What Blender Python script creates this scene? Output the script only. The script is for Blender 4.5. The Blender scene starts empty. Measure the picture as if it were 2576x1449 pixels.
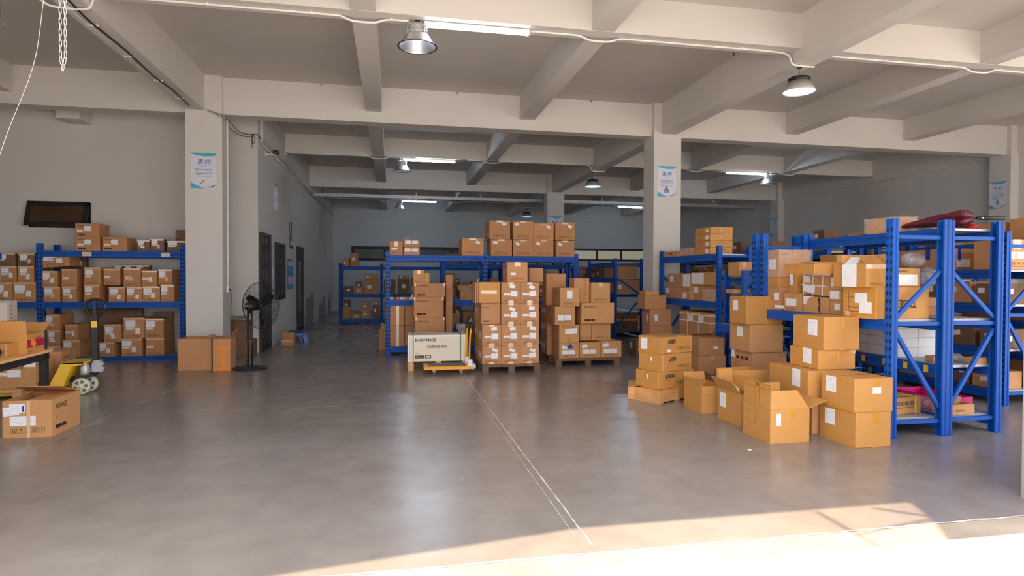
HID = {23,28,41,49,85,86,90,96,97,115,152,153,154,155,156,157,158,164,165,168,169,170,171,174,177,178,179,180,181,182,183,184,185,186,187,188,189,190,191,192,193,194,195,196,197,198,199,200,201,202,203,206,207,209,210,211,213,219,220,222,223,224,225,226,227,228,231,232,259,262,268,269,270,274,275,276,280,281,282,283,284,285,286,294,295,296,301,303,306,308,312,313,314,315,316,319,320,321,322,323,324,331,332,335,336,339,340,344,347,348,349,350,351,352,353,354,355,356,357,358,359,361,362,363,364,365,366,368,370,371,372,374,375,376,377,378,387,388,389,390,391,392,393,394,395,396,397,398,399,400,401,402,403,404,405,406,407,408,409,410,411,412,414,418,419,420,421,422,423,424,425,426,427,429,430,431,432,433,434,435,436,437,438,439,440,441,442,444,446,467,476}   # order numbers of the cartons that are hidden behind others
import bpy, bmesh, math, random
from mathutils import Vector, Matrix, Euler
PI = math.pi
C = bpy.context.scene.collection
SC = bpy.context.scene
rnd = random.Random(7)

# ------------------------------------------------------------------ camera
CAM = Vector((0, 0, 1.5)); FPX = 1539.5
YAW, PITCH, ROLL = (math.radians(a) for a in (11.13, -0.96, 0.217))
CFW = Vector((math.sin(YAW) * math.cos(PITCH), math.cos(YAW) * math.cos(PITCH), math.sin(PITCH)))
rt0 = Vector((math.cos(YAW), -math.sin(YAW), 0)); up0 = rt0.cross(CFW)
CRT = rt0 * math.cos(ROLL) + up0 * math.sin(ROLL)
CUP = -rt0 * math.sin(ROLL) + up0 * math.cos(ROLL)
cd = bpy.data.cameras.new('camera'); cam = bpy.data.objects.new('camera', cd); C.objects.link(cam)
cd.sensor_fit = 'HORIZONTAL'; cd.sensor_width = 36.0; cd.lens = 36.0 * FPX / 2576.0
cd.clip_start = 0.05; cd.clip_end = 300
cam.matrix_world = Matrix(((CRT.x, CUP.x, -CFW.x, CAM.x), (CRT.y, CUP.y, -CFW.y, CAM.y), (CRT.z, CUP.z, -CFW.z, CAM.z), (0, 0, 0, 1)))
SC.camera = cam

# ------------------------------------------------------------------ world, sun, exposure
SC.view_settings.view_transform = 'Standard'
SC.view_settings.look = 'None'
SC.view_settings.gamma = 1.0
SC.view_settings.use_curve_mapping = False
SC.view_settings.exposure = 1.85
SC.cycles.use_denoising = True
SC.cycles.max_bounces = 10
SC.cycles.diffuse_bounces = 7
SC.cycles.glossy_bounces = 4
SC.cycles.transparent_max_bounces = 10
SC.cycles.sample_clamp_indirect = 8.0
W = bpy.data.worlds.new('sky'); SC.world = W; W.use_nodes = True
nt = W.node_tree; nt.nodes.clear()
wo = nt.nodes.new('ShaderNodeOutputWorld'); bg = nt.nodes.new('ShaderNodeBackground')
bg.inputs['Color'].default_value = (0.90, 0.90, 0.94, 1); bg.inputs['Strength'].default_value = 1.2
nt.links.new(bg.outputs[0], wo.inputs[0])
sd = bpy.data.lights.new('sun', 'SUN'); sun = bpy.data.objects.new('sun', sd); C.objects.link(sun)
sd.energy = 2.6; sd.color = (1.0, 0.79, 0.55); sd.angle = math.radians(0.8)
SUN = Vector((0.0, 0.131, -1.0)).normalized()          # direction the light travels
sun.rotation_euler = SUN.to_track_quat('-Z', 'Y').to_euler()
sun.location = (0, -3, 12)

# ------------------------------------------------------------------ measuring helpers: a pixel's ray met with a plane of the place
def ray(px, py): return CFW + CRT * ((px - 1288) / FPX) - CUP * ((py - 724.5) / FPX)
def Gz(px, py, z=0.0):
    d = ray(px, py); return CAM + d * ((z - CAM.z) / d.z)
def Gy(px, py, y):
    d = ray(px, py); return CAM + d * (y / d.y)
def Gx(px, py, x):
    d = ray(px, py); return CAM + d * (x / d.x)

# ------------------------------------------------------------------ materials
def mat(name, col, rough=0.6, metal=0.0, var=0.0, vscale=3.0, bump=0.0, bscale=60.0, spec=0.5, emit=None, es=0.0, alpha=1.0, objvar=0.0, coat=0.0):
    m = bpy.data.materials.new(name); m.use_nodes = True
    n = m.node_tree.nodes; l = m.node_tree.links; b = n['Principled BSDF']
    c = (*col, 1); b.inputs['Base Color'].default_value = c
    b.inputs['Roughness'].default_value = rough; b.inputs['Metallic'].default_value = metal
    b.inputs['Specular IOR Level'].default_value = spec
    if coat: b.inputs['Coat Weight'].default_value = coat; b.inputs['Coat Roughness'].default_value = 0.15
    out = None
    if var or objvar:
        tc = n.new('ShaderNodeTexCoord'); nz = n.new('ShaderNodeTexNoise'); nz.inputs['Scale'].default_value = vscale; nz.inputs['Detail'].default_value = 5
        l.new(tc.outputs['Object'], nz.inputs['Vector'])
        mr = n.new('ShaderNodeMapRange'); mr.inputs[1].default_value = 0.3; mr.inputs[2].default_value = 0.7
        mr.inputs[3].default_value = 1 - var; mr.inputs[4].default_value = 1 + var
        l.new(nz.outputs['Fac'], mr.inputs[0]); val = mr.outputs[0]
        if objvar:
            oi = n.new('ShaderNodeObjectInfo'); m2 = n.new('ShaderNodeMapRange'); m2.inputs[3].default_value = 1 - objvar; m2.inputs[4].default_value = 1 + objvar
            l.new(oi.outputs['Random'], m2.inputs[0]); mm = n.new('ShaderNodeMath'); mm.operation = 'MULTIPLY'
            l.new(val, mm.inputs[0]); l.new(m2.outputs[0], mm.inputs[1]); val = mm.outputs[0]
        vm = n.new('ShaderNodeVectorMath'); vm.operation = 'SCALE'; vm.inputs[0].default_value = col
        l.new(val, vm.inputs['Scale']); l.new(vm.outputs[0], b.inputs['Base Color'])
    if bump:
        tc2 = n.new('ShaderNodeTexCoord'); nb = n.new('ShaderNodeTexNoise'); nb.inputs['Scale'].default_value = bscale; nb.inputs['Detail'].default_value = 4
        l.new(tc2.outputs['Object'], nb.inputs['Vector']); bp = n.new('ShaderNodeBump'); bp.inputs['Strength'].default_value = bump; bp.inputs['Distance'].default_value = 0.01
        l.new(nb.outputs['Fac'], bp.inputs['Height']); l.new(bp.outputs[0], b.inputs['Normal'])
    if emit: b.inputs['Emission Color'].default_value = (*emit, 1); b.inputs['Emission Strength'].default_value = es
    if alpha < 1: b.inputs['Alpha'].default_value = alpha
    return m
def srgb(r, g, b):
    f = lambda v: ((v / 255 + 0.055) / 1.055) ** 2.4 if v > 10.3 else v / 255 / 12.92
    return (f(r), f(g), f(b))
M = {}
M['wall'] = mat('painted_wall', (0.64, 0.61, 0.58), 0.85, var=0.025, vscale=0.8, bump=0.05, bscale=25)
M['wall_dim_light'] = mat('wall_paint_dim_light', (0.56, 0.57, 0.58), 0.85, var=0.03, vscale=0.6)  # wall paint copy with the dim bluish tube light put into its colour
M['ceil'] = mat('painted_concrete', (0.58, 0.545, 0.51), 0.9, var=0.06, vscale=0.5, bump=0.08, bscale=8)
M['blue'] = mat('rack_blue_paint', (0.006, 0.090, 0.44), 0.5, spec=0.3, var=0.05, vscale=5)
M['hole'] = mat('slot_shadow', (0.004, 0.008, 0.03), 0.9)
M['deck'] = mat('deck_grey_steel', (0.42, 0.42, 0.45), 0.4, 0.3, var=0.05)
M['kraft'] = mat('kraft_board', srgb(198, 146, 94), 0.75, var=0.05, vscale=4, bump=0.04, bscale=90, objvar=0.05)
M['kraft_o'] = mat('kraft_board_golden', srgb(196, 140, 74), 0.62, var=0.05, vscale=3, bump=0.03, bscale=80, objvar=0.03)
M['kraft_b'] = mat('kraft_board_brown', srgb(192, 138, 94), 0.78, var=0.06, vscale=4, bump=0.04, bscale=90, objvar=0.08)
M['kraft_d'] = mat('kraft_board_dull_shaded', srgb(124, 94, 72), 0.8, var=0.08, vscale=4, objvar=0.12)  # dull board; shade among the racks is put into this darker brown
M['kraft_in'] = mat('kraft_board_inside', srgb(205, 160, 112), 0.8, var=0.04, vscale=4)
M['white_board'] = mat('white_board', (0.72, 0.73, 0.75), 0.6, var=0.03, objvar=0.03)
M['lilac'] = mat('pale_grey_board', srgb(190, 185, 200), 0.6, objvar=0.04)
M['tape'] = mat('brown_packing_tape', srgb(204, 142, 60), 0.25, var=0.05, vscale=15, coat=0.4)
M['tape_clear'] = mat('clear_packing_tape', srgb(226, 190, 150), 0.2, var=0.1, vscale=20, coat=0.5)
M['tape_orange'] = mat('orange_tape', srgb(240, 140, 40), 0.35, coat=0.3)
M['tape_blue'] = mat('blue_tape', srgb(30, 60, 190), 0.35)
M['paper'] = mat('paper', (0.82, 0.82, 0.84), 0.6)
M['paper_y'] = mat('paper_cream', srgb(232, 206, 170), 0.6)
M['ink'] = mat('black_ink', (0.02, 0.018, 0.016), 0.7)
M['ink_b'] = mat('brown_ink', srgb(70, 48, 34), 0.7)
M['ink_r'] = mat('red_ink', srgb(190, 60, 50), 0.7)
M['black'] = mat('black_plastic', (0.012, 0.012, 0.014), 0.4, bump=0.02)
M['blackm'] = mat('black_steel', (0.022, 0.023, 0.026), 0.45, 0.2, var=0.15, vscale=8)
M['yellow'] = mat('yellow_paint', srgb(240, 190, 30), 0.4, var=0.05, vscale=9, coat=0.2)
M['orange'] = mat('orange_paint', srgb(240, 160, 15), 0.35, var=0.04, coat=0.3)
M['nylon'] = mat('cream_nylon', srgb(214, 210, 185), 0.5, var=0.04)
M['chrome'] = mat('zinc_steel', (0.62, 0.62, 0.60), 0.3, 0.9, var=0.08, vscale=20)
M['galv'] = mat('galvanised_steel', (0.45, 0.46, 0.47), 0.45, 0.6, var=0.1, vscale=3)
M['alu'] = mat('spun_aluminium', (0.78, 0.79, 0.80), 0.28, 0.95, bump=0.05, bscale=30)
M['white_pl'] = mat('white_plastic', (0.80, 0.78, 0.74), 0.45)
M['wood'] = mat('pine_wood', srgb(222, 170, 112), 0.7, var=0.16, vscale=6, objvar=0.08)
M['wood_red'] = mat('orange_pine', srgb(206, 150, 92), 0.65, var=0.22, vscale=5, objvar=0.08)
M['wood_old'] = mat('weathered_wood', srgb(120, 92, 70), 0.85, var=0.2, vscale=8, objvar=0.1)
M['ply'] = mat('pale_plywood', srgb(226, 214, 194), 0.6, var=0.035, vscale=2.2, bump=0.02)
M['glass_d'] = mat('dark_glass', (0.02, 0.022, 0.024), 0.08, spec=0.8)
M['frame_b'] = mat('black_window_frame', (0.012, 0.013, 0.015), 0.5)
M['green'] = mat('green_strap', srgb(30, 110, 60), 0.4)
M['white_strap'] = mat('white_strap', (0.8, 0.8, 0.78), 0.4)
M['yellow_strap'] = mat('yellow_strap', srgb(235, 225, 40), 0.4)
M['led_near'] = mat('led_glow_near', (1, 1, 1), 0.5, emit=(0.70, 0.86, 1.0), es=9.0)
M['led'] = mat('led_glow', (1, 1, 1), 0.5, emit=(0.66, 0.82, 1.0), es=30.0)
M['lens'] = mat('lamp_diffuser', (0.9, 0.95, 1), 0.5, emit=(0.35, 0.72, 1.0), es=0.55)
M['pink'] = mat('magenta_plastic', srgb(225, 20, 130), 0.4)
M['maroon'] = mat('maroon_nylon', srgb(96, 26, 40), 0.6, var=0.1, vscale=20, bump=0.2, bscale=30)
M['stool'] = mat('pale_blue_plastic', srgb(110, 140, 200), 0.4)
M['stool_top'] = mat('blue_plastic', srgb(40, 70, 130), 0.4)
M['tote'] = mat('blue_tote_plastic', srgb(20, 110, 220), 0.4)
M['dark'] = mat('dark_matter', (0.02, 0.018, 0.016), 0.8)
M['red'] = mat('red_plastic', srgb(200, 30, 30), 0.4)
M['crimson'] = mat('crimson_print', srgb(176, 20, 64), 0.6)
M['orange_ink'] = mat('orange_print', srgb(244, 140, 50), 0.6)
M['poster'] = mat('poster_paper', srgb(214, 214, 226), 0.4, var=0.02)
M['teal'] = mat('poster_teal', srgb(60, 175, 205), 0.4)
M['pblue'] = mat('poster_blue', srgb(20, 105, 185), 0.4)
M['pgrey'] = mat('poster_grey', srgb(120, 110, 120), 0.5)
M['metalpost'] = mat('aluminium_rail', (0.55, 0.53, 0.50), 0.35, 0.5)
M['twine'] = mat('white_cord', (0.36, 0.33, 0.30), 0.8)
M['chainm'] = mat('bright_zinc_chain', (0.42, 0.42, 0.41), 0.35, 0.6)
def label_mat(name, paper, ink, sx=9.0, sy=16.0, dens=0.52):
    """flat print: rows of type-like marks on paper"""
    m = bpy.data.materials.new(name); m.use_nodes = True
    n = m.node_tree.nodes; l = m.node_tree.links; b = n['Principled BSDF']; b.inputs['Roughness'].default_value = 0.45
    tc = n.new('ShaderNodeTexCoord'); sep = n.new('ShaderNodeSeparateXYZ'); l.new(tc.outputs['Generated'], sep.inputs[0])
    def mth(op, a, bb=None):
        q = n.new('ShaderNodeMath'); q.operation = op
        for i, v in enumerate((a, bb)):
            if v is None: continue
            if isinstance(v, (int, float)): q.inputs[i].default_value = v
            else: l.new(v, q.inputs[i])
        return q.outputs[0]
    row = mth('GREATER_THAN', mth('FRACT', mth('MULTIPLY', sep.outputs[1], sy / 2)), 0.62)
    oi = n.new('ShaderNodeObjectInfo'); mp = n.new('ShaderNodeCombineXYZ')
    l.new(mth('MULTIPLY', sep.outputs[0], sx * 3), mp.inputs[0]); l.new(mth('MULTIPLY', mth('FLOOR', mth('MULTIPLY', sep.outputs[1], sy / 2)), 7.3), mp.inputs[1])
    l.new(mth('MULTIPLY', oi.outputs['Random'], 50), mp.inputs[2])
    nz = n.new('ShaderNodeTexNoise'); nz.inputs['Scale'].default_value = 1.0; nz.inputs['Detail'].default_value = 2; l.new(mp.outputs[0], nz.inputs['Vector'])
    mk = mth('MULTIPLY', row, mth('GREATER_THAN', nz.outputs['Fac'], dens))
    for o, lo, hi in ((0, 0.08, 0.92), (1, 0.1, 0.9)):
        mk = mth('MULTIPLY', mk, mth('GREATER_THAN', sep.outputs[o], lo)); mk = mth('MULTIPLY', mk, mth('LESS_THAN', sep.outputs[o], hi))
    mx = n.new('ShaderNodeMix'); mx.data_type = 'RGBA'; mx.inputs[6].default_value = (*paper, 1); mx.inputs[7].default_value = (*ink, 1)
    l.new(mk, mx.inputs[0]); l.new(mx.outputs[2], b.inputs['Base Color'])
    return m
M['label'] = label_mat('shipping_label_print', (0.86, 0.86, 0.88), (0.50, 0.54, 0.60), 6, 14, 0.55)
M['label_s'] = label_mat('short_label_print', (0.86, 0.86, 0.88), (0.4, 0.4, 0.44), 9, 5, 0.5)
M['a4'] = label_mat('delivery_sheet_print', (0.86, 0.86, 0.88), (0.66, 0.68, 0.72), 9, 34, 0.56)
M['label_o'] = label_mat('pink_label_print', srgb(232, 196, 180), srgb(180, 80, 60), 8, 12, 0.5)
M['tag'] = label_mat('beam_tag_print', srgb(225, 205, 180), (0.25, 0.2, 0.2), 7, 6, 0.5)
M['ytag'] = label_mat('yellow_tag_print', srgb(245, 185, 40), srgb(180, 110, 20), 7, 8, 0.55)

# clear film: a mostly see-through glossy sheet
def film(name, tint, a, rough=0.15, sc=25):
    m = bpy.data.materials.new(name); m.use_nodes = True; n = m.node_tree.nodes; l = m.node_tree.links
    b = n['Principled BSDF']; b.inputs['Base Color'].default_value = (*tint, 1); b.inputs['Roughness'].default_value = rough
    tc = n.new('ShaderNodeTexCoord'); nz = n.new('ShaderNodeTexNoise'); nz.inputs['Scale'].default_value = sc; nz.inputs['Detail'].default_value = 4; nz.inputs['Distortion'].default_value = 1.2
    l.new(tc.outputs['Object'], nz.inputs['Vector']); mr = n.new('ShaderNodeMapRange')
    mr.inputs[1].default_value = 0.35; mr.inputs[2].default_value = 0.75; mr.inputs[3].default_value = a * 0.45; mr.inputs[4].default_value = min(1, a * 2.0)
    l.new(nz.outputs['Fac'], mr.inputs[0]); l.new(mr.outputs[0], b.inputs['Alpha'])
    bp = n.new('ShaderNodeBump'); bp.inputs['Strength'].default_value = 0.3; bp.inputs['Distance'].default_value = 0.01; l.new(nz.outputs['Fac'], bp.inputs['Height']); l.new(bp.outputs[0], b.inputs['Normal'])
    return m
M['film'] = film('stretch_film', (0.80, 0.74, 0.72), 0.20, sc=9)
M['bag'] = film('clear_plastic_bag', (0.62, 0.62, 0.66), 0.36, sc=10)

# floor
def floor_mat():
    m = bpy.data.materials.new('polished_concrete'); m.use_nodes = True; n = m.node_tree.nodes; l = m.node_tree.links
    b = n['Principled BSDF']; tc = n.new('ShaderNodeTexCoord')
    def noise(s, d, dist=0.0):
        z = n.new('ShaderNodeTexNoise'); z.inputs['Scale'].default_value = s; z.inputs['Detail'].default_value = d; z.inputs['Distortion'].default_value = dist
        l.new(tc.outputs['Object'], z.inputs['Vector']); return z.outputs['Fac']
    def ramp(f, a, bb, c0, c1):
        r = n.new('ShaderNodeValToRGB'); r.color_ramp.elements[0].position = a; r.color_ramp.elements[1].position = bb
        r.color_ramp.elements[0].color = (*c0, 1); r.color_ramp.elements[1].color = (*c1, 1); l.new(f, r.inputs[0]); return r.outputs[0]
    def mix(f, a, bb, mode='MIX'):
        q = n.new('ShaderNodeMix'); q.data_type = 'RGBA'; q.blend_type = mode
        if isinstance(f, float): q.inputs[0].default_value = f
        else: l.new(f, q.inputs[0])
        l.new(a, q.inputs[6])
        if isinstance(bb, tuple): q.inputs[7].default_value = (*bb, 1)
        else: l.new(bb, q.inputs[7])
        return q.outputs[2]
    base = ramp(noise(0.7, 6, 0.15), 0.3, 0.72, (0.235, 0.203, 0.183), (0.295, 0.258, 0.232))
    fine = ramp(noise(4.0, 9, 0.1), 0.3, 0.75, (0.88, 0.88, 0.88), (1.08, 1.08, 1.08))
    c = mix(1.0, base, fine, 'MULTIPLY')
    blu = ramp(noise(0.35, 4, 0.5), 0.56, 0.70, (0, 0, 0), (1, 1, 1))
    c = mix(blu, c, (0.27, 0.275, 0.285))
    sp = ramp(noise(120.0, 2), 0.80, 0.82, (0, 0, 0), (1, 1, 1)); c = mix(sp, c, (0.5, 0.48, 0.45))
    l.new(c, b.inputs['Base Color'])
    rr = n.new('ShaderNodeMapRange'); rr.inputs[3].default_value = 0.16; rr.inputs[4].default_value = 0.34; l.new(noise(1.3, 5, 0.5), rr.inputs[0]); l.new(rr.outputs[0], b.inputs['Roughness'])
    bp = n.new('ShaderNodeBump'); bp.inputs['Strength'].default_value = 0.08; bp.inputs['Distance'].default_value = 0.01; l.new(noise(14, 5), bp.inputs['Height']); l.new(bp.outputs[0], b.inputs['Normal'])
    b.inputs['Specular IOR Level'].default_value = 0.55
    return m
M['floor'] = floor_mat()
M['floor_edge'] = mat('worn_tan_concrete', (0.40, 0.33, 0.26), 0.6, var=0.18, vscale=2.5, bump=0.1, bscale=20)
M['apron'] = mat('pale_concrete', (0.72, 0.70, 0.67), 0.85, var=0.06, vscale=1.5, bump=0.1, bscale=20)
M['chalk'] = mat('white_joint_filler', (0.55, 0.52, 0.49), 0.8, var=0.3, vscale=6)

# ------------------------------------------------------------------ mesh helpers
class MB:
    def __init__(s): s.bm = bmesh.new()
    def box(s, x0, x1, y0, y1, z0, z1, mt=None, bev=0.0):
        vs = [s.bm.verts.new(p) for p in ((x0, y0, z0), (x1, y0, z0), (x1, y1, z0), (x0, y1, z0), (x0, y0, z1), (x1, y0, z1), (x1, y1, z1), (x0, y1, z1))]
        if mt is not None:
            for v in vs: v.co = mt @ v.co
        fs = [s.bm.faces.new([vs[i] for i in f]) for f in ((3, 2, 1, 0), (4, 5, 6, 7), (0, 1, 5, 4), (1, 2, 6, 5), (2, 3, 7, 6), (3, 0, 4, 7))]
        if bev:
            es = list({e for f in fs for e in f.edges}); bmesh.ops.bevel(s.bm, geom=es, offset=bev, segments=1, affect='EDGES')
        return s
    def prism(s, pts, axis, a, b):
        """polygon pts (2D) extruded along axis 0/1/2 from a to b"""
        def P(p, t):
            if axis == 0: return (t, p[0], p[1])
            if axis == 1: return (p[0], t, p[1])
            return (p[0], p[1], t)
        A = [s.bm.verts.new(P(p, a)) for p in pts]; B = [s.bm.verts.new(P(p, b)) for p in pts]
        n = len(pts)
        s.bm.faces.new(A); s.bm.faces.new(B[::-1])
        for i in range(n): s.bm.faces.new([A[i], B[i], B[(i + 1) % n], A[(i + 1) % n]])
        return s
    def bar(s, p, q, w, h=None, upv=(0, 0, 1)):
        """square bar from p to q"""
        h = h or w; p = Vector(p); q = Vector(q); d = (q - p); L = d.length; d.normalize(); u = Vector(upv)
        if abs(d.dot(u)) > 0.99: u = Vector((1, 0, 0))
        sd_ = d.cross(u).normalized(); u = sd_.cross(d)
        mt = Matrix(((sd_.x, d.x, u.x, p.x), (sd_.y, d.y, u.y, p.y), (sd_.z, d.z, u.z, p.z), (0, 0, 0, 1)))
        return s.box(-w / 2, w / 2, 0, L, -h / 2, h / 2, mt)
    def tube(s, pts, r, n=8, closed=False):
        pts = [Vector(p) for p in pts]; rings = []; m = len(pts); prev = None
        for i, p in enumerate(pts):
            if closed: d = pts[(i + 1) % m] - pts[i - 1]
            else: d = pts[min(i + 1, m - 1)] - pts[max(i - 1, 0)]
            d.normalize()
            if prev is None:
                u = Vector((0, 0, 1)) if abs(d.z) < 0.9 else Vector((1, 0, 0)); a = d.cross(u).normalized()
            else:
                a = (prev - d * prev.dot(d)).normalized()
            prev = a; b = d.cross(a)
            rr = r[i] if isinstance(r, (list, tuple)) else r
            rings.append([s.bm.verts.new(p + (a * math.cos(2 * PI * k / n) + b * math.sin(2 * PI * k / n)) * rr) for k in range(n)])
        for i in range(m if closed else m - 1):
            A, B = rings[i], rings[(i + 1) % m]
            for k in range(n): s.bm.faces.new([A[k], A[(k + 1) % n], B[(k + 1) % n], B[k]])
        if not closed: s.bm.faces.new(rings[0][::-1]); s.bm.faces.new(rings[-1])
        return s
    def lathe(s, prof, n=24, axis=2, c=(0, 0, 0), cap=True):
        c = Vector(c); rings = []
        for r, z in prof:
            ring = []
            for k in range(n):
                a = 2 * PI * k / n; x, y = r * math.cos(a), r * math.sin(a)
                v = (x, y, z) if axis == 2 else ((z, x, y) if axis == 0 else (x, z, y))
                ring.append(s.bm.verts.new(c + Vector(v)))
            rings.append(ring)
        for A, B in zip(rings, rings[1:]):
            for k in range(n): s.bm.faces.new([A[k], A[(k + 1) % n], B[(k + 1) % n], B[k]])
        if cap: s.bm.faces.new(rings[0][::-1]); s.bm.faces.new(rings[-1])
        return s
    def poly(s, pts, t=None):
        """flat polygon in local XY, thickness t in z"""
        return s.prism(pts, 2, 0, t or 0.0006)
    def obj(s, name, m, parent=None, smooth=False, loc=None, mw=None):
        bmesh.ops.recalc_face_normals(s.bm, faces=s.bm.faces)
        me = bpy.data.meshes.new(name); s.bm.to_mesh(me); s.bm.free()
        me.materials.append(M[m] if isinstance(m, str) else m)
        if smooth:
            for p in me.polygons: p.use_smooth = True
        return link(name, me, parent, loc, mw)
HIDDEN = []
def link(name, me, parent=None, loc=None, mw=None):
    o = bpy.data.objects.new(name, me)
    if parent is None or not parent.get('_pile'): C.objects.link(o)
    if parent is not None: o.parent = parent
    if mw is not None: o.matrix_local = mw
    if loc is not None: o.location = loc
    return o
def tag(o, label, cat, group=None):
    o['label'] = label; o['category'] = cat
    if group: o['group'] = group
    return o
def thing(name, label, cat, loc=(0, 0, 0), rz=0.0, group=None):
    o = bpy.data.objects.new(name, None); C.objects.link(o); o.location = loc; o.rotation_euler = (0, 0, rz); o.empty_display_size = 0.1
    return tag(o, label, cat, group)
def struct(o): o['kind'] = 'structure'; return o
def stuff(o): o['kind'] = 'stuff'; return o
ORD = ['first', 'second', 'third', 'fourth', 'fifth', 'sixth', 'seventh', 'eighth', 'ninth', 'tenth', 'eleventh', 'twelfth', 'thirteenth', 'fourteenth', 'fifteenth', 'sixteenth']

# text meshes, cached; origin lower left, height 1 = cap height
_tx = {}
def text_mesh(s, bold=0.0, shear=0.0):
    k = (s, bold, shear)
    if k in _tx: return _tx[k]
    cu = bpy.data.curves.new('t', 'FONT'); cu.body = s; cu.size = 1.0; cu.extrude = 0.0; cu.offset = bold + 0.008; cu.shear = shear; cu.resolution_u = 2; cu.fill_mode = 'FRONT'
    o = bpy.data.objects.new('t', cu); C.objects.link(o)
    dg = bpy.context.evaluated_depsgraph_get(); dg.update()
    me = bpy.data.meshes.new_from_object(o.evaluated_get(dg)); bpy.data.objects.remove(o)
    if len(me.vertices):
        xs = [v.co.x for v in me.vertices]; ys = [v.co.y for v in me.vertices]
        x0, x1, y0, y1 = min(xs), max(xs), min(ys), max(ys); h = max(y1 - y0, 1e-4)
        for v in me.vertices: v.co.x = (v.co.x - x0) / h; v.co.y = (v.co.y - y0) / h; v.co.z = 0
        wd = (x1 - x0) / h
    else: wd = 1
    me.name = 'lettering'; _tx[k] = (me, wd); return _tx[k]
_txm = {}
def put_text(s, m, parent, mtx, h, w=None, bold=0.0, shear=0.0, name='printed_lettering'):
    me, wd = text_mesh(s, bold, shear); key = (s, bold, shear, m)
    if key not in _txm:
        q = me.copy(); q.materials.clear(); q.materials.append(M[m]); _txm[key] = q
    sx = (w / wd) if w else h
    return link(name, _txm[key], parent, mw=mtx @ Matrix.Diagonal((sx, h, 1, 1)))
# ------------------------------------------------------------------ structure
H_CEIL, Z_SUB, Z_MAIN = 4.97, 4.52, 4.33
XL, XR = -2.57, 13.9            # office wall, right wall
COLX = [(-3.47, -2.88), (5.10, 5.68), (13.68, 14.26)]
GY = [3.0, 11.5, 20.0, 28.4]    # near faces of the main girders
SY = [7.19, 15.65, 24.2]        # near faces of the secondary beams
def B(name, m, *a, parent=None, bev=0.0): return MB().box(*a, bev=bev).obj(name, m, parent)
struct(B('floor', 'floor', -14, 14.3, 3.15, 28.7, -0.2, 0.0))
struct(B('floor_strip', 'floor_edge', -14, 14.3, 2.95, 3.15, -0.2, 0.0)).name = 'trim_1'
struct(B('ceiling', 'ceil', -14, 14.3, 2.9, 28.8, H_CEIL, H_CEIL + 0.2))
ap = B('ground_apron', 'apron', -45, 45, -40, 2.95, -0.25, -0.004); struct(ap)
for i, y in enumerate(GY):
    o = B('main_girder', 'wall', -14, 14.2, y, y + 0.3, Z_MAIN, H_CEIL); struct(o)
for y in SY:
    o = B('cross_beam', 'wall', -14, XR, y, y + 0.28, Z_SUB, H_CEIL); struct(o)
for x in (-6.4, -0.46, 2.40, 8.08, 10.94):
    o = B('secondary_beam', 'wall', x, x + 0.28, 3.1, 28.3, Z_SUB + 0.003, H_CEIL); struct(o)
for x in (-3.46, 5.27):
    o = B('main_beam', 'wall', x, x + 0.30, 3.1, 28.3, 4.365, H_CEIL); struct(o)
o = B('main_beam', 'wall', XR - 0.05, XR + 0.3, 3.1, 28.3, Z_MAIN, H_CEIL); struct(o)
o = B('main_beam', 'wall', XL - 0.25, XL + 0.05, 12.99, 28.26, 4.20, H_CEIL); struct(o)
for (a, b) in COLX:
    for y in (11.4, 19.85):
        if a < 0 and y > 12: continue
        o = B('column', 'wall', a, b, y, y + 0.5, 0, H_CEIL); struct(o)
# walls
struct(B('wall_left', 'wall', XL - 0.2, XL, 12.75, 28.4, 0, H_CEIL))
struct(B('wall_left_bay', 'wall', -14, XL - 0.2, 12.75, 12.95, 0, H_CEIL))
struct(B('wall_right', 'wall', XR, XR + 0.25, 3, 28.4, 0, H_CEIL))
struct(B('wall_back', 'wall_dim_light', XL, XR, 28.3, 28.5, 0, H_CEIL))
struct(B('wall_far_left', 'wall', -14, -13.8, 3, 12.8, 0, H_CEIL))
# front wall: roller-door opening, plus side openings added to let in light
def fw_(x0, x1, z0, z1): return struct(B('wall_front', 'wall', x0, x1, 2.98, 3.28, z0, z1))
DH = 3.95
fw_(-14, -7.6, 0, H_CEIL); fw_(-5.9, -2.85, 0, H_CEIL); fw_(-7.6, -5.9, DH, H_CEIL); fw_(4.30, 5.9, 0, H_CEIL); fw_(13.2, 14.2, 0, H_CEIL)
fw_(-2.85, 4.30, DH, H_CEIL); fw_(5.9, 13.2, DH, H_CEIL)
# guide rail of the roller door at the right jamb
g = MB(); g.box(4.262, 4.30, 3.30, 3.34, 0, 3.95); g.box(4.262, 4.30, 3.40, 3.44, 0, 3.95); g.box(4.285, 4.30, 3.30, 3.44, 0, 3.95)
tag(g.obj('door_guide_rail', 'metalpost'), 'upright metal guide rail of the roller door beside the opening', 'rail')
# wall lip dark line below girder on the left bay wall
struct(B('trim_2', 'wall', Gy(140, 285, 12.3).x, Gy(200, 285, 12.3).x, 12.3, 12.76, Gy(180, 298, 12.3).z, 4.6))
struct(B('trim_10', 'wall_dim_light', XL + .05, XR - .05, 28.25, 28.31, 4.22, H_CEIL))
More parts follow.
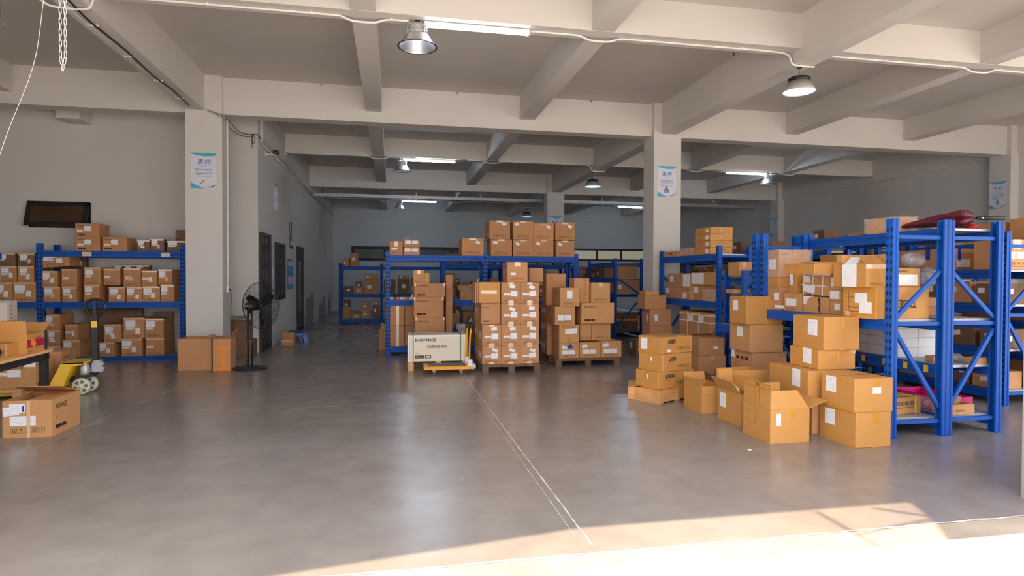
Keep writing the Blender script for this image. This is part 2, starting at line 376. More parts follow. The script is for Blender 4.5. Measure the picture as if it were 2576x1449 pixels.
# skirting soffit crease along the walls
# floor joints (filled saw cuts)
jm = random.Random(3)
def joint(name, pts, w, z=0.0015):
    mb = MB(); bm = mb.bm; vs = []
    for i, p in enumerate(pts):
        q = pts[min(i + 1, len(pts) - 1)]; r = pts[max(i - 1, 0)]
        d = Vector((q[0] - r[0], q[1] - r[1], 0)).normalized(); nn = Vector((-d.y, d.x, 0)); ww = w * jm.uniform(0.5, 1.4) / 2
        c = Vector((p[0], p[1], z)) + nn * jm.uniform(-w, w) * 0.25
        vs.append((bm.verts.new(c + nn * ww), bm.verts.new(c - nn * ww)))
    for a, b in zip(vs, vs[1:]): bm.faces.new([a[0], a[1], b[1], b[0]])
    o = mb.obj(name, 'chalk'); return struct(o)
fl = lambda a, b, n: [(a[0] + (b[0] - a[0]) * i / n, a[1] + (b[1] - a[1]) * i / n) for i in range(n + 1)]
joint('trim_3', fl((1.095, 10.5), (1.105, 3.25), 160), 0.010)
joint('trim_4', fl((1.045, 8.0), (1.045, 3.4), 110), 0.0035)
joint('trim_5', fl((-2.9, 7.28), (3.0, 7.42), 60), 0.007)
joint('trim_6', fl((-3.05, 5.9), (-2.8, 9.6), 50), 0.008)
joint('trim_7', fl((-13.0, 3.16), (13.0, 3.16), 300), 0.02)
joint('trim_8', fl((6.2, 3.4), (5.7, 6.2), 30), 0.006)

# ------------------------------------------------------------------ unseen sheets and bars added outside, cut to shape the floor shadow
AZ = 3.95; off = -0.131 * AZ
aw = thing('shadow_caster', 'unseen steel sheets and bars added outside to shape the doorway shadow', 'shade caster', (0, 0, 0))
def shp(pts): return [(x, y + off) for x, y in pts]
for pts in ([(-4, 2.62), (-0.61, 3.21), (1.1, 3.4965), (-4, 3.4965)], [(3.42, 3.4965), (3.32, 3.24), (2.86, 2.50), (2.72, 2.0), (7, 1.2), (7, 3.4965)]):
    MB().prism(shp(pts), 2, AZ, AZ + 0.01).obj('sheet', 'galv', aw)
for a, b in (((2.69, 3.47), (2.66, 1.8)), ((2.66, 3.10), (3.4, 3.24)), ((3.1, 3.45), (3.35, 3.26))):
    MB().bar((a[0], a[1] + off, AZ), (b[0], b[1] + off, AZ), 0.03).obj('bar', 'galv', aw)
MB().bar((2.66, 1.8 + off, AZ), (6.9, 1.2 + off, AZ), 0.05).obj('bar', 'galv', aw)

# ------------------------------------------------------------------ windows and doors
def win_y(idx, x0, x1, z0, z1, y, n, t=0.05, m='glass_d', side=-1):
    r = bpy.data.objects.new('window_%d' % idx, None); C.objects.link(r); r['kind'] = 'structure'; r.location = (x0, y, z0)
    w, h = x1 - x0, z1 - z0
    MB().box(0, w, -0.04, 0.0, 0, t).box(0, w, -0.04, 0, h - t, h).box(0, t, -0.04, 0, t, h - t).box(w - t, w, -0.04, 0, t, h - t).obj('window_frame', 'frame_b', r)
    for i in range(1, n): MB().box(w * i / n - t / 2, w * i / n + t / 2, -0.038, 0, t, h - t).obj('mullion', 'frame_b', r)
    for i in range(n): MB().box(w * i / n + t * .5, w * (i + 1) / n - t * .5, -0.012, -0.006, t, h - t).obj('pane', m, r)
    return r
M['pane_g'] = mat('greenish_glass', (0.055, 0.065, 0.045), 0.35, var=0.35, vscale=0.8)
M['pane_l'] = mat('lit_frosted_glass', (0.35, 0.34, 0.26), 0.25, emit=(0.55, 0.52, 0.38), es=0.10)  # faint glow stands for the lit hall behind this window
M['pane_b'] = mat('brown_glass', (0.07, 0.04, 0.022), 0.2, var=0.4, vscale=1.5)
YB = 28.3
a = Gy(884, 619, YB); b = Gy(1215, 655, YB); win_y(1, a.x, b.x, Gy(884, 656, YB).z, a.z, YB, 4, 0.13, 'pane_g')
a = Gy(1440, 626, YB); b = Gy(1680, 660, YB); win_y(2, a.x, b.x, Gy(1500, 657, YB).z, Gy(1500, 626, YB).z, YB, 4, 0.09, 'pane_l')
# top-hung window pushed open in the left bay wall
a = Gy(73, 507, 12.75); b = Gy(229, 572, 12.75)
r = bpy.data.objects.new('window_3', None); C.objects.link(r); r['kind'] = 'structure'; r.location = (a.x, 12.75, 0)
w = b.x - a.x; zt, zb = Gy(150, 509, 12.75).z, Gy(150, 573, 12.75).z
MB().box(0, w, -0.02, 0.02, zt - .04, zt).box(0, w, -0.02, .02, zb, zb + .05).box(0, .04, -.02, .02, zb, zt).box(w - .04, w, -.02, .02, zb, zt).obj('window_frame', 'frame_b', r)
MB().box(.04, w - .04, -0.006, 0.0, zb + .05, zt - .04).obj('dark_backing', 'dark', r)  # flat dark panel standing in for the shade inside the open window
sash = MB(); hh = zt - zb; mt = Matrix.Translation((0, -0.03, zt)) @ Matrix.Rotation(math.radians(-17), 4, 'X')
for bx in ((0, w, -hh, -hh + .07), (0, w, -.08, 0), (0, .08, -hh, 0), (w - .08, w, -hh, 0)): sash.box(bx[0], bx[1], -.03, 0, bx[2], bx[3], mt)
sash.obj('sash', 'frame_b', r)
MB().box(.08, w - .08, -.016, -.01, -hh + .07, -.08, mt).obj('pane', 'pane_b', r)
# doors and window in the office wall
def win_x(name, px0, px1, pyt, pyb, z0=None, t=0.07, m='glass_d', mull=()):
    ya, yb = Gx(px0, 700, XL).y, Gx(px1, 700, XL).y
    zt = Gx(px0, pyt, XL).z; zb = Gx(px0, pyb, XL).z if z0 is None else z0
    r = bpy.data.objects.new(name, None); C.objects.link(r); r['kind'] = 'structure'; r.location = (XL, ya, zb)
    d, h = yb - ya, zt - zb
    MB().box(0, .05, 0, d, h - t, h).box(0, .05, 0, d, 0, t).box(0, .05, 0, t, t, h - t).box(0, .05, d - t, d, t, h - t).obj('frame', 'frame_b', r)
    MB().box(0.006, .012, t, d - t, t, h - t).obj('pane', m, r)
    for q in mull: MB().box(0.006, .03, d * q - .02, d * q + .02, t, h - t).obj('mullion', 'frame_b', r)
    return r, d, h
M['pane_o'] = mat('office_glass', (0.05, 0.048, 0.042), 0.06, var=0.4, vscale=1.2, spec=0.7)
M['blind'] = mat('window_blind', (0.22, 0.19, 0.16), 0.7)
r, d, h = win_x('door_1', 652.5, 677, 583, 890, 0.0, m='pane_o', mull=(.5,))
MB().tube([(.06, d * .55, 1.0), (.09, d * .55, 1.0), (.09, d * .55, 1.35), (.06, d * .55, 1.35)], .012).obj('door_handle', 'blackm', r)
r, d, h = win_x('window_4', 691, 713.5, 609, 755, m='pane_o', mull=(.35, .7))
r, d, h = win_x('door_2', 746, 760, 619, 830, 0.0, m='pane_o')
r = None
# low damp stains on the office wall: darker worn paint patches
M['stain'] = mat('damp_stained_paint', (0.30, 0.30, 0.30), 0.8, var=0.25, vscale=3)
for px0, px1, pyt in ((766, 789, 735), (801, 818, 748), (824, 832, 738)):
    ya, yb = Gx(px0, 700, XL).y, Gx(px1, 700, XL).y
    pts = [(ya, 0.0), (yb, 0.0), (yb, Gx(px1, pyt, XL).z), (yb - (yb - ya) * .25, Gx(px1, pyt - 6, XL).z), ((ya + yb) / 2, Gx((px0 + px1) / 2, pyt + 14, XL).z), (ya + (yb - ya) * .2, Gx(px0, pyt + 16, XL).z)]
    struct(MB().prism(pts, 0, XL, XL + 0.002).obj('trim_9', 'stain'))
# ------------------------------------------------------------------ racks
def slots_mesh(H, wid, step=0.075):
    """two staggered rows of teardrop slots as shallow inlays on a post face (local XZ, facing -Y)"""
    mb = MB()
    z = 0.09
    while z < H - 0.04:
        for sx in (-1, 1):
            cx = sx * wid * 0.26
            pts = [(cx - .006, z - .018), (cx + .006, z - .018), (cx + .012 + .002 * sx, z + .004), (cx + .006, z + .02), (cx - .006, z + .02), (cx - .012, z + .004)]
            mb.prism(pts, 1, -0.0009, 0.0)
        z += step
    return mb
_pm = {}
def upright(parent, x, y, H, face=(0, -1), wid=0.085, dep=0.065, slots=True):
    """C-section post; x,y is the middle of its perforated face; face = outward direction of the slots"""
    k = (H, wid, dep)
    if k not in _pm:
        t = 0.004; w = wid / 2
        pts = [(-w, 0), (w, 0), (w, .016), (w - .007, .02), (w - .007, .042), (w, .046), (w, dep), (w - .02, dep), (w - .02, dep - t), (w - .011, dep - t), (w - .011, t), (-w + .011, t), (-w + .011, dep - t), (-w + .02, dep - t), (-w + .02, dep), (-w, dep), (-w, .046), (-w + .007, .042), (-w + .007, .02), (-w, .016)]
        mb = MB(); mb.prism(pts, 2, 0.0, H); o = mb.obj('upright', 'blue'); me = o.data; bpy.data.objects.remove(o)
        f = MB().box(-w - .02, w + .02, -.01, dep + .01, 0, .004).obj('foot_plate', 'blue'); fm = f.data; bpy.data.objects.remove(f)
        so = slots_mesh(H, wid).obj('punched_slots', 'hole'); sm = so.data; bpy.data.objects.remove(so)
        _pm[k] = (me, fm, sm)
    me, fm, sm = _pm[k]
    rz = math.atan2(face[1], face[0]) + PI / 2
    u = link('upright', me, parent, mw=Matrix.Translation((x, y, 0)) @ Matrix.Rotation(rz, 4, 'Z'))
    link('foot_plate', fm, u)
    if slots: stuff(link('punched_slots', sm, u))
    return u
def beam(parent, p, q, z, h=0.11, t=0.045, side=1):
    """stepped box beam whose top is at z, running p->q (2D); side = +1/-1: which side of the line is its outer face"""
    p = Vector((*p, 0)); q = Vector((*q, 0)); d = q - p; L = d.length; d.normalize(); nn = Vector((d.y, -d.x, 0)) * side
    pts = [(0, z), (-.012, z), (-.012, z - .018), (-t, z - .018), (-t, z - h), (-t + .008, z - h), (-t + .008, z - h), (0, z - h), (0, z - h * .68), (-.006, z - h * .62), (-.006, z - h * .5), (0, z - h * .44), (0, z - h * .3), (-.005, z - h * .26)]
    pts = [(0, z), (-t, z - .0), (-t, z - h), (0, z - h), (0, z - h * .66), (-.007, z - h * .60), (-.007, z - h * .42), (0, z - h * .36)]
    mb = MB(); bm = mb.bm
    A = [bm.verts.new(p + nn * a + Vector((0, 0, b))) for a, b in pts]; Bv = [bm.verts.new(q + nn * a + Vector((0, 0, b))) for a, b in pts]
    bm.faces.new(A); bm.faces.new(Bv[::-1])
    for i in range(len(pts)): bm.faces.new([A[i], Bv[i], Bv[(i + 1) % len(pts)], A[(i + 1) % len(pts)]])
    b = mb.obj('beam', 'blue', parent)
    for e, s in ((p, 1), (q, -1)):
        c = e + d * s * 0.004
        MB().bar(c + Vector((0, 0, z - h - .03)) + nn * .003, c + Vector((0, 0, z + .02)) + nn * .003, 0.035, 0.006, upv=nn).obj('beam_bracket', 'blue', b)
    return b
def braces(parent, a, b, H, flip=False, zs=None, r=0.03):
    """bracing of an end frame between points a and b (2D)"""
    a = Vector((*a, 0)); b = Vector((*b, 0))
    zs = zs or [0.14, 0.52 * H, H - 0.17]
    for z in zs: MB().bar(a + Vector((0, 0, z)), b + Vector((0, 0, z)), r, r * 1.2).obj('brace', 'blue', parent)
    z0, z1, z2 = zs[0] + .05, zs[1] - .04, zs[1] + .05
    P, Q = (a, b) if not flip else (b, a)
    MB().bar(P + Vector((0, 0, z1 - .02)), Q + Vector((0, 0, z0 + .08)), r, r * 1.2).obj('brace', 'blue', parent)
    MB().bar(P + Vector((0, 0, z2)), Q + Vector((0, 0, zs[2] - .32)), r, r * 1.2).obj('brace', 'blue', parent)
def rack(label, x0, x1, y0, y1, H, shelves, along='x', ends=(1, 1), group=None, tops=None, slots=True, flip=False, deck_in=0.0, frontbeams=None):
    """x0..x1,y0..y1 are outer post faces. along: direction of the beams. shelves: z of deck tops"""
    t = thing('storage_rack', label, 'rack', (x0, y0, 0), 0, group)
    L, D = x1 - x0, y1 - y0
    if along == 'x':
        for k, x in enumerate((0.045, L - 0.045)):
            if not ends[k]: continue
            upright(t, x, 0, H, (0, -1), slots=slots); upright(t, x, D, H, (0, 1), slots=False)
            braces(t, (x, 0.066), (x, D - 0.066), H, flip)
        for z in shelves:
            e0, e1 = (.088 if ends[0] else .001), (L - .088 if ends[1] else L - .001)
            beam(t, (e0, 0.01), (e1, 0.01), z, side=1); beam(t, (e0, D - 0.01), (e1, D - .01), z, side=-1)
            n = max(2, round(L / 0.75))
            for i in range(n): MB().box(e0 + .002 + (e1 - e0 - .004) * i / n, e0 + .002 + (e1 - e0 - .004) * (i + 1) / n - .003, .06, D - .06, z - .025, z + .001).obj('deck_panel', 'deck', t)
    else:
        for k, y in enumerate((0.045, D - 0.045)):
            if not ends[k]: continue
            upright(t, 0, y, H, (-1, 0), slots=slots); upright(t, L, y, H, (1, 0), slots=slots)
            braces(t, (0.066, y), (L - 0.066, y), H, flip)
        for z in shelves:
            zz, fb = (z, True) if not isinstance(z, tuple) else (z[0], z[1])
            if fb: beam(t, (0.01, 0.088), (0.01, D - 0.088), zz, side=-1)
            beam(t, (L - .01, 0.088), (L - .01, D - .088), zz, side=1)
            n = max(2, round(D / 0.75))
            for i in range(n): MB().box(.06, L - .06, .09 + (D - .18) * i / n, .09 + (D - .18) * (i + 1) / n - .003, zz - .025, zz + .001).obj('deck_panel', 'deck', t)
    return t

# ------------------------------------------------------------------ cartons
def sym_mesh():
    """row of five framed handling marks, 1 high, 6 wide"""
    mb = MB(); bm = mb.bm
    def quad(*p): bm.faces.new([bm.verts.new((x, y, 0)) for x, y in p])
    def ln(a, b, w=.06):
        a = Vector((*a, 0)); b = Vector((*b, 0)); d = (b - a).normalized(); nn = Vector((-d.y, d.x, 0)) * w / 2
        bm.faces.new([bm.verts.new(v) for v in (a + nn, a - nn, b - nn, b + nn)])
    for i in range(5):
        o = i * 1.25
        for a, b in (((0, 0), (1, 0)), ((1, 0), (1, 1)), ((1, 1), (0, 1)), ((0, 1), (0, 0))): ln((o + a[0], a[1]), (o + b[0], b[1]), .05)
        if i == 0:
            for x in (.3, .65): ln((o + x, .2), (o + x, .65), .09); quad((o + x - .13, .6), (o + x + .13, .6), (o + x, .85))
            ln((o + .15, .14), (o + .85, .14), .06)
        elif i == 1:
            quad((o + .15, .5), (o + .85, .5), (o + .7, .72), (o + .5, .8), (o + .3, .72)); ln((o + .5, .5), (o + .5, .18), .06)
        elif i == 2:
            quad((o + .25, .82), (o + .75, .82), (o + .54, .45), (o + .46, .45)); ln((o + .5, .45), (o + .5, .2), .06); ln((o + .32, .18), (o + .68, .18), .07)
        elif i == 3:
            for k in range(3):
                a1, a2 = PI / 2 + k * 2 * PI / 3, PI / 2 + (k + .75) * 2 * PI / 3
                ln((o + .5 + .32 * math.cos(a1), .47 + .32 * math.sin(a1)), (o + .5 + .32 * math.cos(a2), .47 + .32 * math.sin(a2)), .11)
        else:
            ln((o + .42, .2), (o + .42, .8), .05); ln((o + .58, .2), (o + .58, .8), .05); quad((o + .4, .15), (o + .6, .15), (o + .6, .35), (o + .4, .35)); ln((o + .6, .7), (o + .75, .7), .06)
    me = bpy.data.meshes.new('handling_marks'); bm.to_mesh(me); bm.free(); return me
_sym = sym_mesh(); _symm = {}
def sym(m):
    if m not in _symm:
        q = _sym.copy(); q.materials.append(M[m]); _symm[m] = q
    return _symm[m]
def frame_mesh(w, h, t=.004):
    mb = MB(); bm = mb.bm
    for x0, x1, y0, y1 in ((0, w, 0, t), (0, w, h - t, h), (0, t, t, h - t), (w - t, w, t, h - t)): bm.faces.new([bm.verts.new(p) for p in ((x0, y0, 0), (x1, y0, 0), (x1, y1, 0), (x0, y1, 0))])
    return mb
_sheet = {}
def sheet(m):
    if m not in _sheet:
        o = MB().box(0, 1, 0, 1, 0, 0.0008).obj('sheet', m); me = o.data; bpy.data.objects.remove(o); _sheet[m] = me
    return _sheet[m]
class Carton:
    n = 0
    """a closed or open corrugated box. local frame: x = width along its front, y = depth, z up, origin front-left-bottom."""
    def __init__(s, label, x, y, z, w, d, h, rz=0.0, m='kraft', group=None, open=False, bulge=0.0, tilt=None, name='carton', flaps=None, cat='box'):
        s.w, s.d, s.h, s.m = w, d, h, m
        loc = Vector((x, y, z))
        if open:
            t = 0.006; mb = MB()
            mb.box(0, w, 0, d, 0, t).box(0, w, 0, t, t, h).box(0, w, d - t, d, t, h).box(0, t, t, d - t, t, h).box(w - t, w, t, d - t, t, h)
        else:
            mb = MB(); mb.box(0, w, 0, d, 0, h, bev=min(0.005, h * .05))
            if bulge:
                bmesh.ops.subdivide_edges(mb.bm, edges=mb.bm.edges[:], cuts=4, use_grid_fill=True)
                r2 = random.Random(int(x * 1000 + z * 77))
                for v in mb.bm.verts:
                    fx, fy, fz = v.co.x / w, v.co.y / d, v.co.z / h
                    if fz > 0.02:
                        v.co.x += (fx - .5) * bulge * 4 * fy * (1 - fy) * r2.uniform(.4, 1) - (fx - .5) * bulge * .5 * r2.random()
                        v.co.y += (fy - .5) * bulge * 4 * fx * (1 - fx) * r2.uniform(.4, 1)
                        if fz > .98: v.co.z -= bulge * .6 * r2.random()
        s.o = mb.obj(name, m); s.o.location = loc; Carton.n += 1
        if Carton.n in HID: C.objects.unlink(s.o); s.o['_pile'] = 1; HIDDEN.append(s.o)
        s.o['_i'] = Carton.n; s.o.rotation_euler = (tilt[0] if tilt else 0, tilt[1] if tilt else 0, rz)
        tag(s.o, label, cat, group)
        if open:
            # flaps: (side, length, angle from vertical outward in degrees)
            for k, (side, L, ang) in enumerate(flaps or ()):
                a = math.radians(ang); t = .005
                if side == 'f': mt = Matrix.Translation((0, 0, h)) @ Matrix.Rotation(a, 4, 'X'); ww = w; 
                elif side == 'b': mt = Matrix.Translation((w, d, h)) @ Matrix.Rotation(PI, 4, 'Z') @ Matrix.Rotation(a, 4, 'X'); ww = w
                elif side == 'l': mt = Matrix.Translation((0, d, h)) @ Matrix.Rotation(-PI / 2, 4, 'Z') @ Matrix.Rotation(a, 4, 'X'); ww = d
                else: mt = Matrix.Translation((w, 0, h)) @ Matrix.Rotation(PI / 2, 4, 'Z') @ Matrix.Rotation(a, 4, 'X'); ww = d
                c = .004
                f = MB().prism([(c, 0.001), (ww - c, 0.001), (ww - c - L * .02, L), (c + L * .02, L)], 1, 0, t).obj('flap', m, s.o, mw=mt)
    # faces
    def fm(s, face, u, v, rot=0.0, off=0.0009):
        """matrix at point (u,v) of a face: f front, l left, r right, k back, t top; u runs left to right as seen from outside"""
        if face == 'f': o, U, V, N = Vector((u, -off, v)), Vector((1, 0, 0)), Vector((0, 0, 1)), Vector((0, -1, 0))
        elif face == 'l': o, U, V, N = Vector((-off, s.d - u, v)), Vector((0, -1, 0)), Vector((0, 0, 1)), Vector((-1, 0, 0))
        elif face == 'r': o, U, V, N = Vector((s.w + off, u, v)), Vector((0, 1, 0)), Vector((0, 0, 1)), Vector((1, 0, 0))
        else: o, U, V, N = Vector((u, v, s.h + off)), Vector((1, 0, 0)), Vector((0, 1, 0)), Vector((0, 0, 1))
        m4 = Matrix(((U.x, V.x, N.x, o.x), (U.y, V.y, N.y, o.y), (U.z, V.z, N.z, o.z), (0, 0, 0, 1)))
        return m4 @ Matrix.Rotation(rot, 4, 'Z')
    def fw(s, face): return s.w if face in 'ft' else s.d
    def lab(s, face, u, v, w, h, m='label', rot=0.0, off=.001, name='shipping_label'):
        return link(name, sheet(m), s.o, mw=s.fm(face, u, v, math.radians(rot), off) @ Matrix.Diagonal((w, h, 1, 1)))
    def txt(s, face, u, v, t, h, m='ink', w=None, bold=0.0, rot=0.0, off=.0016): return put_text(t, m, s.o, s.fm(face, u, v, math.radians(rot), off), h, w, bold)
    def syms(s, face, u, v, w, m='ink_b', h=None): return link('handling_marks', sym(m), s.o, mw=s.fm(face, u, v, 0, .0012) @ Matrix.Diagonal((w / 6.0, (h or w / 6.0), 1, 1)))
    def tape(s, face='t', m='tape', drop=0.07, w=0.05, along='x', ends='fr'):
        """strip over the top seam with its ends folded down the sides"""
        if along == 'x': s.lab('t', -.001, s.d / 2 - w / 2, s.w + .002, w, m, name='packing_tape')
        else: s.lab('t', s.w / 2 - w / 2, -.001, w, s.d + .002, m, name='packing_tape')
        if along == 'x': sides = (('l', s.d), ('r', s.d))
        else: sides = (('f', s.w),)
        for f, L in sides: s.lab(f, L / 2 - w / 2, s.h - drop, w, drop + .001, m, name='packing_tape')
        return s
    def badge(s, face, u, v, h, txt='Monarch'):
        s.lab(face, u, v, h * 2.9, h, 'ink', name='printed_badge'); s.txt(face, u + h * .3, v + h * .28, txt, h * .42, 'kraft', w=h * 2.3)
        s.lab(face, u + h * 3.15, v, h * 2.0, h, 'ink', name='printed_badge'); s.lab(face, u + h * 3.45, v + h * .3, h * 1.4, h * .4, 'ink_b', off=.0018, name='printed_badge')
    def corner(s, face, u, v, L, m='ink_b'):
        s.lab(face, u, v, L, L * .1, m, name='printed_mark'); s.lab(face, u, v - L, L * .1, L, m, name='printed_mark')
    # ready-made looks
    def inovance(s, face='f', m='ink', badge=True, corner=True, k=1.0):
        w, h = s.fw(face), s.h
        s.txt(face, w * .1, h * .76, 'INOVANCE', min(h * .13, w * .07) * k, m, w=w * .36 * k)
        if corner: s.corner(face, w * .1, h * .50, min(.03, w * .06))
        if badge: s.badge(face, w * .1, h * .12, min(h * .11, w * .06))
        return s
    def shelfbox(s, r, two=True):
        w, h = s.w, s.h
        a = r.uniform(.02, .12)
        if r.random() < .85: s.lab('f', w * a, h * .58, w * .46, h * .30, 'label', r.uniform(-2, 2))
        s.lab('f', w * (a + .02), h * .44, w * .36, h * .11, 'label_s', 0)
        if r.random() < .7: s.lab('f', w * r.uniform(.45, .62), h * r.uniform(.18, .3), w * .22, h * .3, r.choice(['label', 'label', 'label_o']), r.choice([0, -3, 12, -8, 70]), off=.002)
        s.syms('f', w * .14, h * .07, w * .7, 'ink_b')
        s.lab('f', 0.001, h - .03, w - .002, .028, 'tape_clear', name='packing_tape')
        return s
    def palletbox(s, r):
        w, h = s.w, s.h
        s.lab('f', w * r.uniform(.38, .5), h * r.uniform(.68, .76), w * .30, h * .16, 'label', r.uniform(-22, 8), off=.002)
        s.lab('f', w * .12, h * .38, w * .34, h * .10, 'label_s'); s.lab('f', w * .48, h * .32, w * .36, h * .27, 'label', r.uniform(-3, 3), off=.0018)
        s.syms('f', w * .16, h * .08, w * .7, 'ink_b'); s.lab('f', w * .36, h * .90, w * .28, h * .10, 'tape_clear', name='packing_tape'); s.lab('f', w * .36, 0, w * .28, h * .13, 'tape_clear', name='packing_tape', off=.0006)
        return s
_idx = {}
def FB(label, p0, p1, pt, pb, Y, D, base=None, rz=0.0, m='kraft', **k):
    """carton whose front is seen from pixel column p0 to p1 in the plane at depth Y; pt/pb its top and bottom rows"""
    pm = (p0 + p1) / 2; a = Gy(p0, (pt + pb) / 2, Y); b = Gy(p1, (pt + pb) / 2, Y)
    z1 = Gy(pm, pt, Y).z; z0 = Gy(pm, pb, Y).z if base is None else base
    return Carton(label, a.x, Y, z0, b.x - a.x, D, z1 - z0, rz, m, **k)
def KB(label, pc, pl, pr, pt, pb=None, z0=None, Y=None, X=None, gap=0.0, w=None, d=None, m='kraft', **k):
    """carton seen at its corner pc (left face pl..pc, front pc..pr)"""
    if Y is not None: c = Gy(pc, pb if pb else 700, Y)
    elif X is not None: c = Gx(pc, pb if pb else 700, X)
    else: c = Gz(pc, pb, z0)
    zt = Gy(pc, pt, c.y).z; zb = z0 if z0 is not None else Gy(pc, pb, c.y).z
    W_ = w or (Gy(pr, 700, c.y).x - c.x); D_ = d or (Gx(pl, 700, c.x).y - c.y)
    return Carton(label, c.x, c.y, zb, W_, D_, zt - zb, 0, m, **k)
def wrap(c, m='film', pad=.008, n=6, amp=.012, name='plastic_wrap', z1=0.0):
    """loose film around a carton"""
    mb = MB(); mb.box(-pad, c.w + pad, -pad, c.d + pad, 0.0, c.h + pad + z1)
    bmesh.ops.subdivide_edges(mb.bm, edges=mb.bm.edges[:], cuts=n, use_grid_fill=True); r = random.Random(5)
    for v in mb.bm.verts:
        if v.co.z > .01:
            v.co += Vector(((v.co.x - c.w / 2) / c.w, (v.co.y - c.d / 2) / c.d, .4)) * r.uniform(0, amp)
    return mb.obj(name, m, c.o)
def crumple(name, m, parent, x0, x1, y0, y1, z0, z1, seed=1, n=6, amp=.4, smooth=True):
    """crumpled sheet or bag: lumpy closed mesh filling a box"""
    bm = bmesh.new(); bmesh.ops.create_icosphere(bm, subdivisions=3, radius=1.0); r = random.Random(seed)
    off = [Vector((r.uniform(-1, 1), r.uniform(-1, 1), r.uniform(-1, 1))).normalized() for _ in range(18)]
    for v in bm.verts:
        k = 1 + amp * (max(off[i].dot(v.co.normalized()) for i in range(9)) - max(off[i].dot(v.co.normalized()) for i in range(9, 18))) + r.uniform(-.012, .012)
        p = v.co * k
        v.co = Vector(((x0 + x1) / 2 + p.x * (x1 - x0) / 2, (y0 + y1) / 2 + p.y * (y1 - y0) / 2, max(z0, (z0 + z1) / 2 + p.z * (z1 - z0) / 2)))
    mb = MB(); mb.bm.free(); mb.bm = bm
    return mb.obj(name, m, parent, smooth)
def pallet(label, x, y, w, d, h=0.13, m='wood_old', rz=0.0, group=None):
    t = thing('wooden_pallet', label, 'pallet', (x, y, 0), rz, group)
    for k in range(3):
        for j in range(3):
            bx = (w - .1) * k / 2; by = (d - .1) * j / 2; MB().box(bx, bx + .1, by, by + .1, .018, h - .036, bev=.003).obj('block', m, t)
        bx = (w - .1) * k / 2; MB().box(bx, bx + .1, 0, d, 0, .018).obj('skid_board', m, t)
        by = (d - .1) * k / 2; MB().box(0, w, by, by + .1, h - .036, h - .018).obj('stringer_board', m, t)
    n = 7
    for i in range(n): a = (d - .09) * i / (n - 1); MB().box(0, w, a, a + .09, h - .018, h, bev=.002).obj('deck_board', m, t)
    return t
# ------------------------------------------------------------------ left bay rack
R = random.Random(11)
HL = 2.07
rack('blue slotted storage rack in front of the grey wall, left of the square column', -6.045, -3.665, 12.0, 12.62, HL, [0.07, 1.045, 1.945], group=None)
rack('blue rack bay cut by the picture edge, next to the rack under the tilted window', -8.43, -6.05, 12.0, 12.62, HL, [0.07, 1.045], ends=(1, 0))
Y0 = 12.02; G1 = 'motor cartons on the rack by the left column'
def row(base, items, where, depth=.42, m='kraft_b', style='shelf', Y=Y0, group=G1, n0=0, adj='brown'):
    out = []
    for i, (a, b, t, bt) in enumerate(items):
        c = FB('%s labelled carton, %s from the left, %s' % (adj, ORD[i + n0], where), a, b, t, bt, Y, depth, base=base, m=m, group=group)
        if style == 'shelf': c.shelfbox(R)
        elif style == 'ino': c.inovance(k=.9); c.lab('f', c.w * .36, c.h * .45, c.w * .28, c.h * .36, 'label', off=.002); c.lab('f', c.w * .08, c.h * .36, c.w * .24, c.h * .16, 'label_s', off=.002); c.txt('r', c.d * .3, c.h * .12, 'INOVANCE', c.h * .08, 'ink_b', w=c.d * .4) if c.d > .2 else None
        out.append(c)
    return out
UPZ, MDZ, LOZ = 1.947, 1.047, 0.072
a = row(UPZ, [(190, 251, 596, 629), (257, 319, 596, 629)], 'on the top deck of the window-side rack', style='ino', depth=.40)
ca = a[0]
c = Carton('brown labelled carton stacked on another one, highest on the rack below the tilted window', ca.o.location.x - .01, 12.03, ca.o.location.z + ca.h, ca.w, .40, ca.h * .98, m='kraft_b', group=G1)
c.inovance(k=.9); c.lab('f', c.w * .38, c.h * .42, c.w * .28, c.h * .38, 'label', off=.002); c.lab('f', c.w * .08, c.h * .36, c.w * .24, c.h * .16, 'label_s', off=.002)
a = row(UPZ, [(345.5, 376, 604, 629), (378.5, 412, 601, 629), (419, 467, 606, 629)], 'on top of the left rack', m='kraft_d', depth=.35)
c = Carton('dull carton stacked highest beside the column on the left rack', a[2].o.location.x + .14, 12.04, UPZ + a[2].h + .001, .2, .3, .2, m='kraft_d', group=G1); c.inovance(); 
lo = row(MDZ, [(109, 150.5, 721.6, 762), (156, 193, 722, 762), (211.5, 250.6, 717, 762), (273, 314, 721.6, 762), (318, 357, 721.6, 762), (358.5, 402, 720.5, 762), (404, 438, 716.6, 762)], 'lower row of the middle deck')
up = []
for i, (a, b, t, j) in enumerate([(106.5, 143.5, 681.6, 0), (154.5, 194, 677, 1), (211.5, 253, 672.5, 2), (260, 301, 676, 3), (310.5, 354, 675, 4), (356, 395, 681, 5), (398, 432.5, 677.5, 6)]):
    z = MDZ + lo[j].h + .001
    if j == 3: z = MDZ + max(lo[2].h, lo[3].h) + .001
    if j == 4: z = MDZ + max(lo[4].h, lo[3].h) + .001
    if j == 6: z = MDZ + max(lo[6].h, lo[5].h) + .001
    c = FB('brown labelled carton, %s from the left, upper row of the middle deck' % ORD[i], a, b, t, 721, Y0, .42, base=z, m='kraft_b', group=G1); c.shelfbox(R); up.append(c)
z = MDZ + lo[0].h + max(up[0].h, up[1].h) + .012
c = Carton('carton lying tilted on the upper row at the left post', Gy(108, 700, 12.02).x, 12.02, z + .004, .42, .4, .27, m='kraft_b', tilt=(0, math.radians(-5)), group=G1); c.shelfbox(R)
c.o.location.z += 0.0
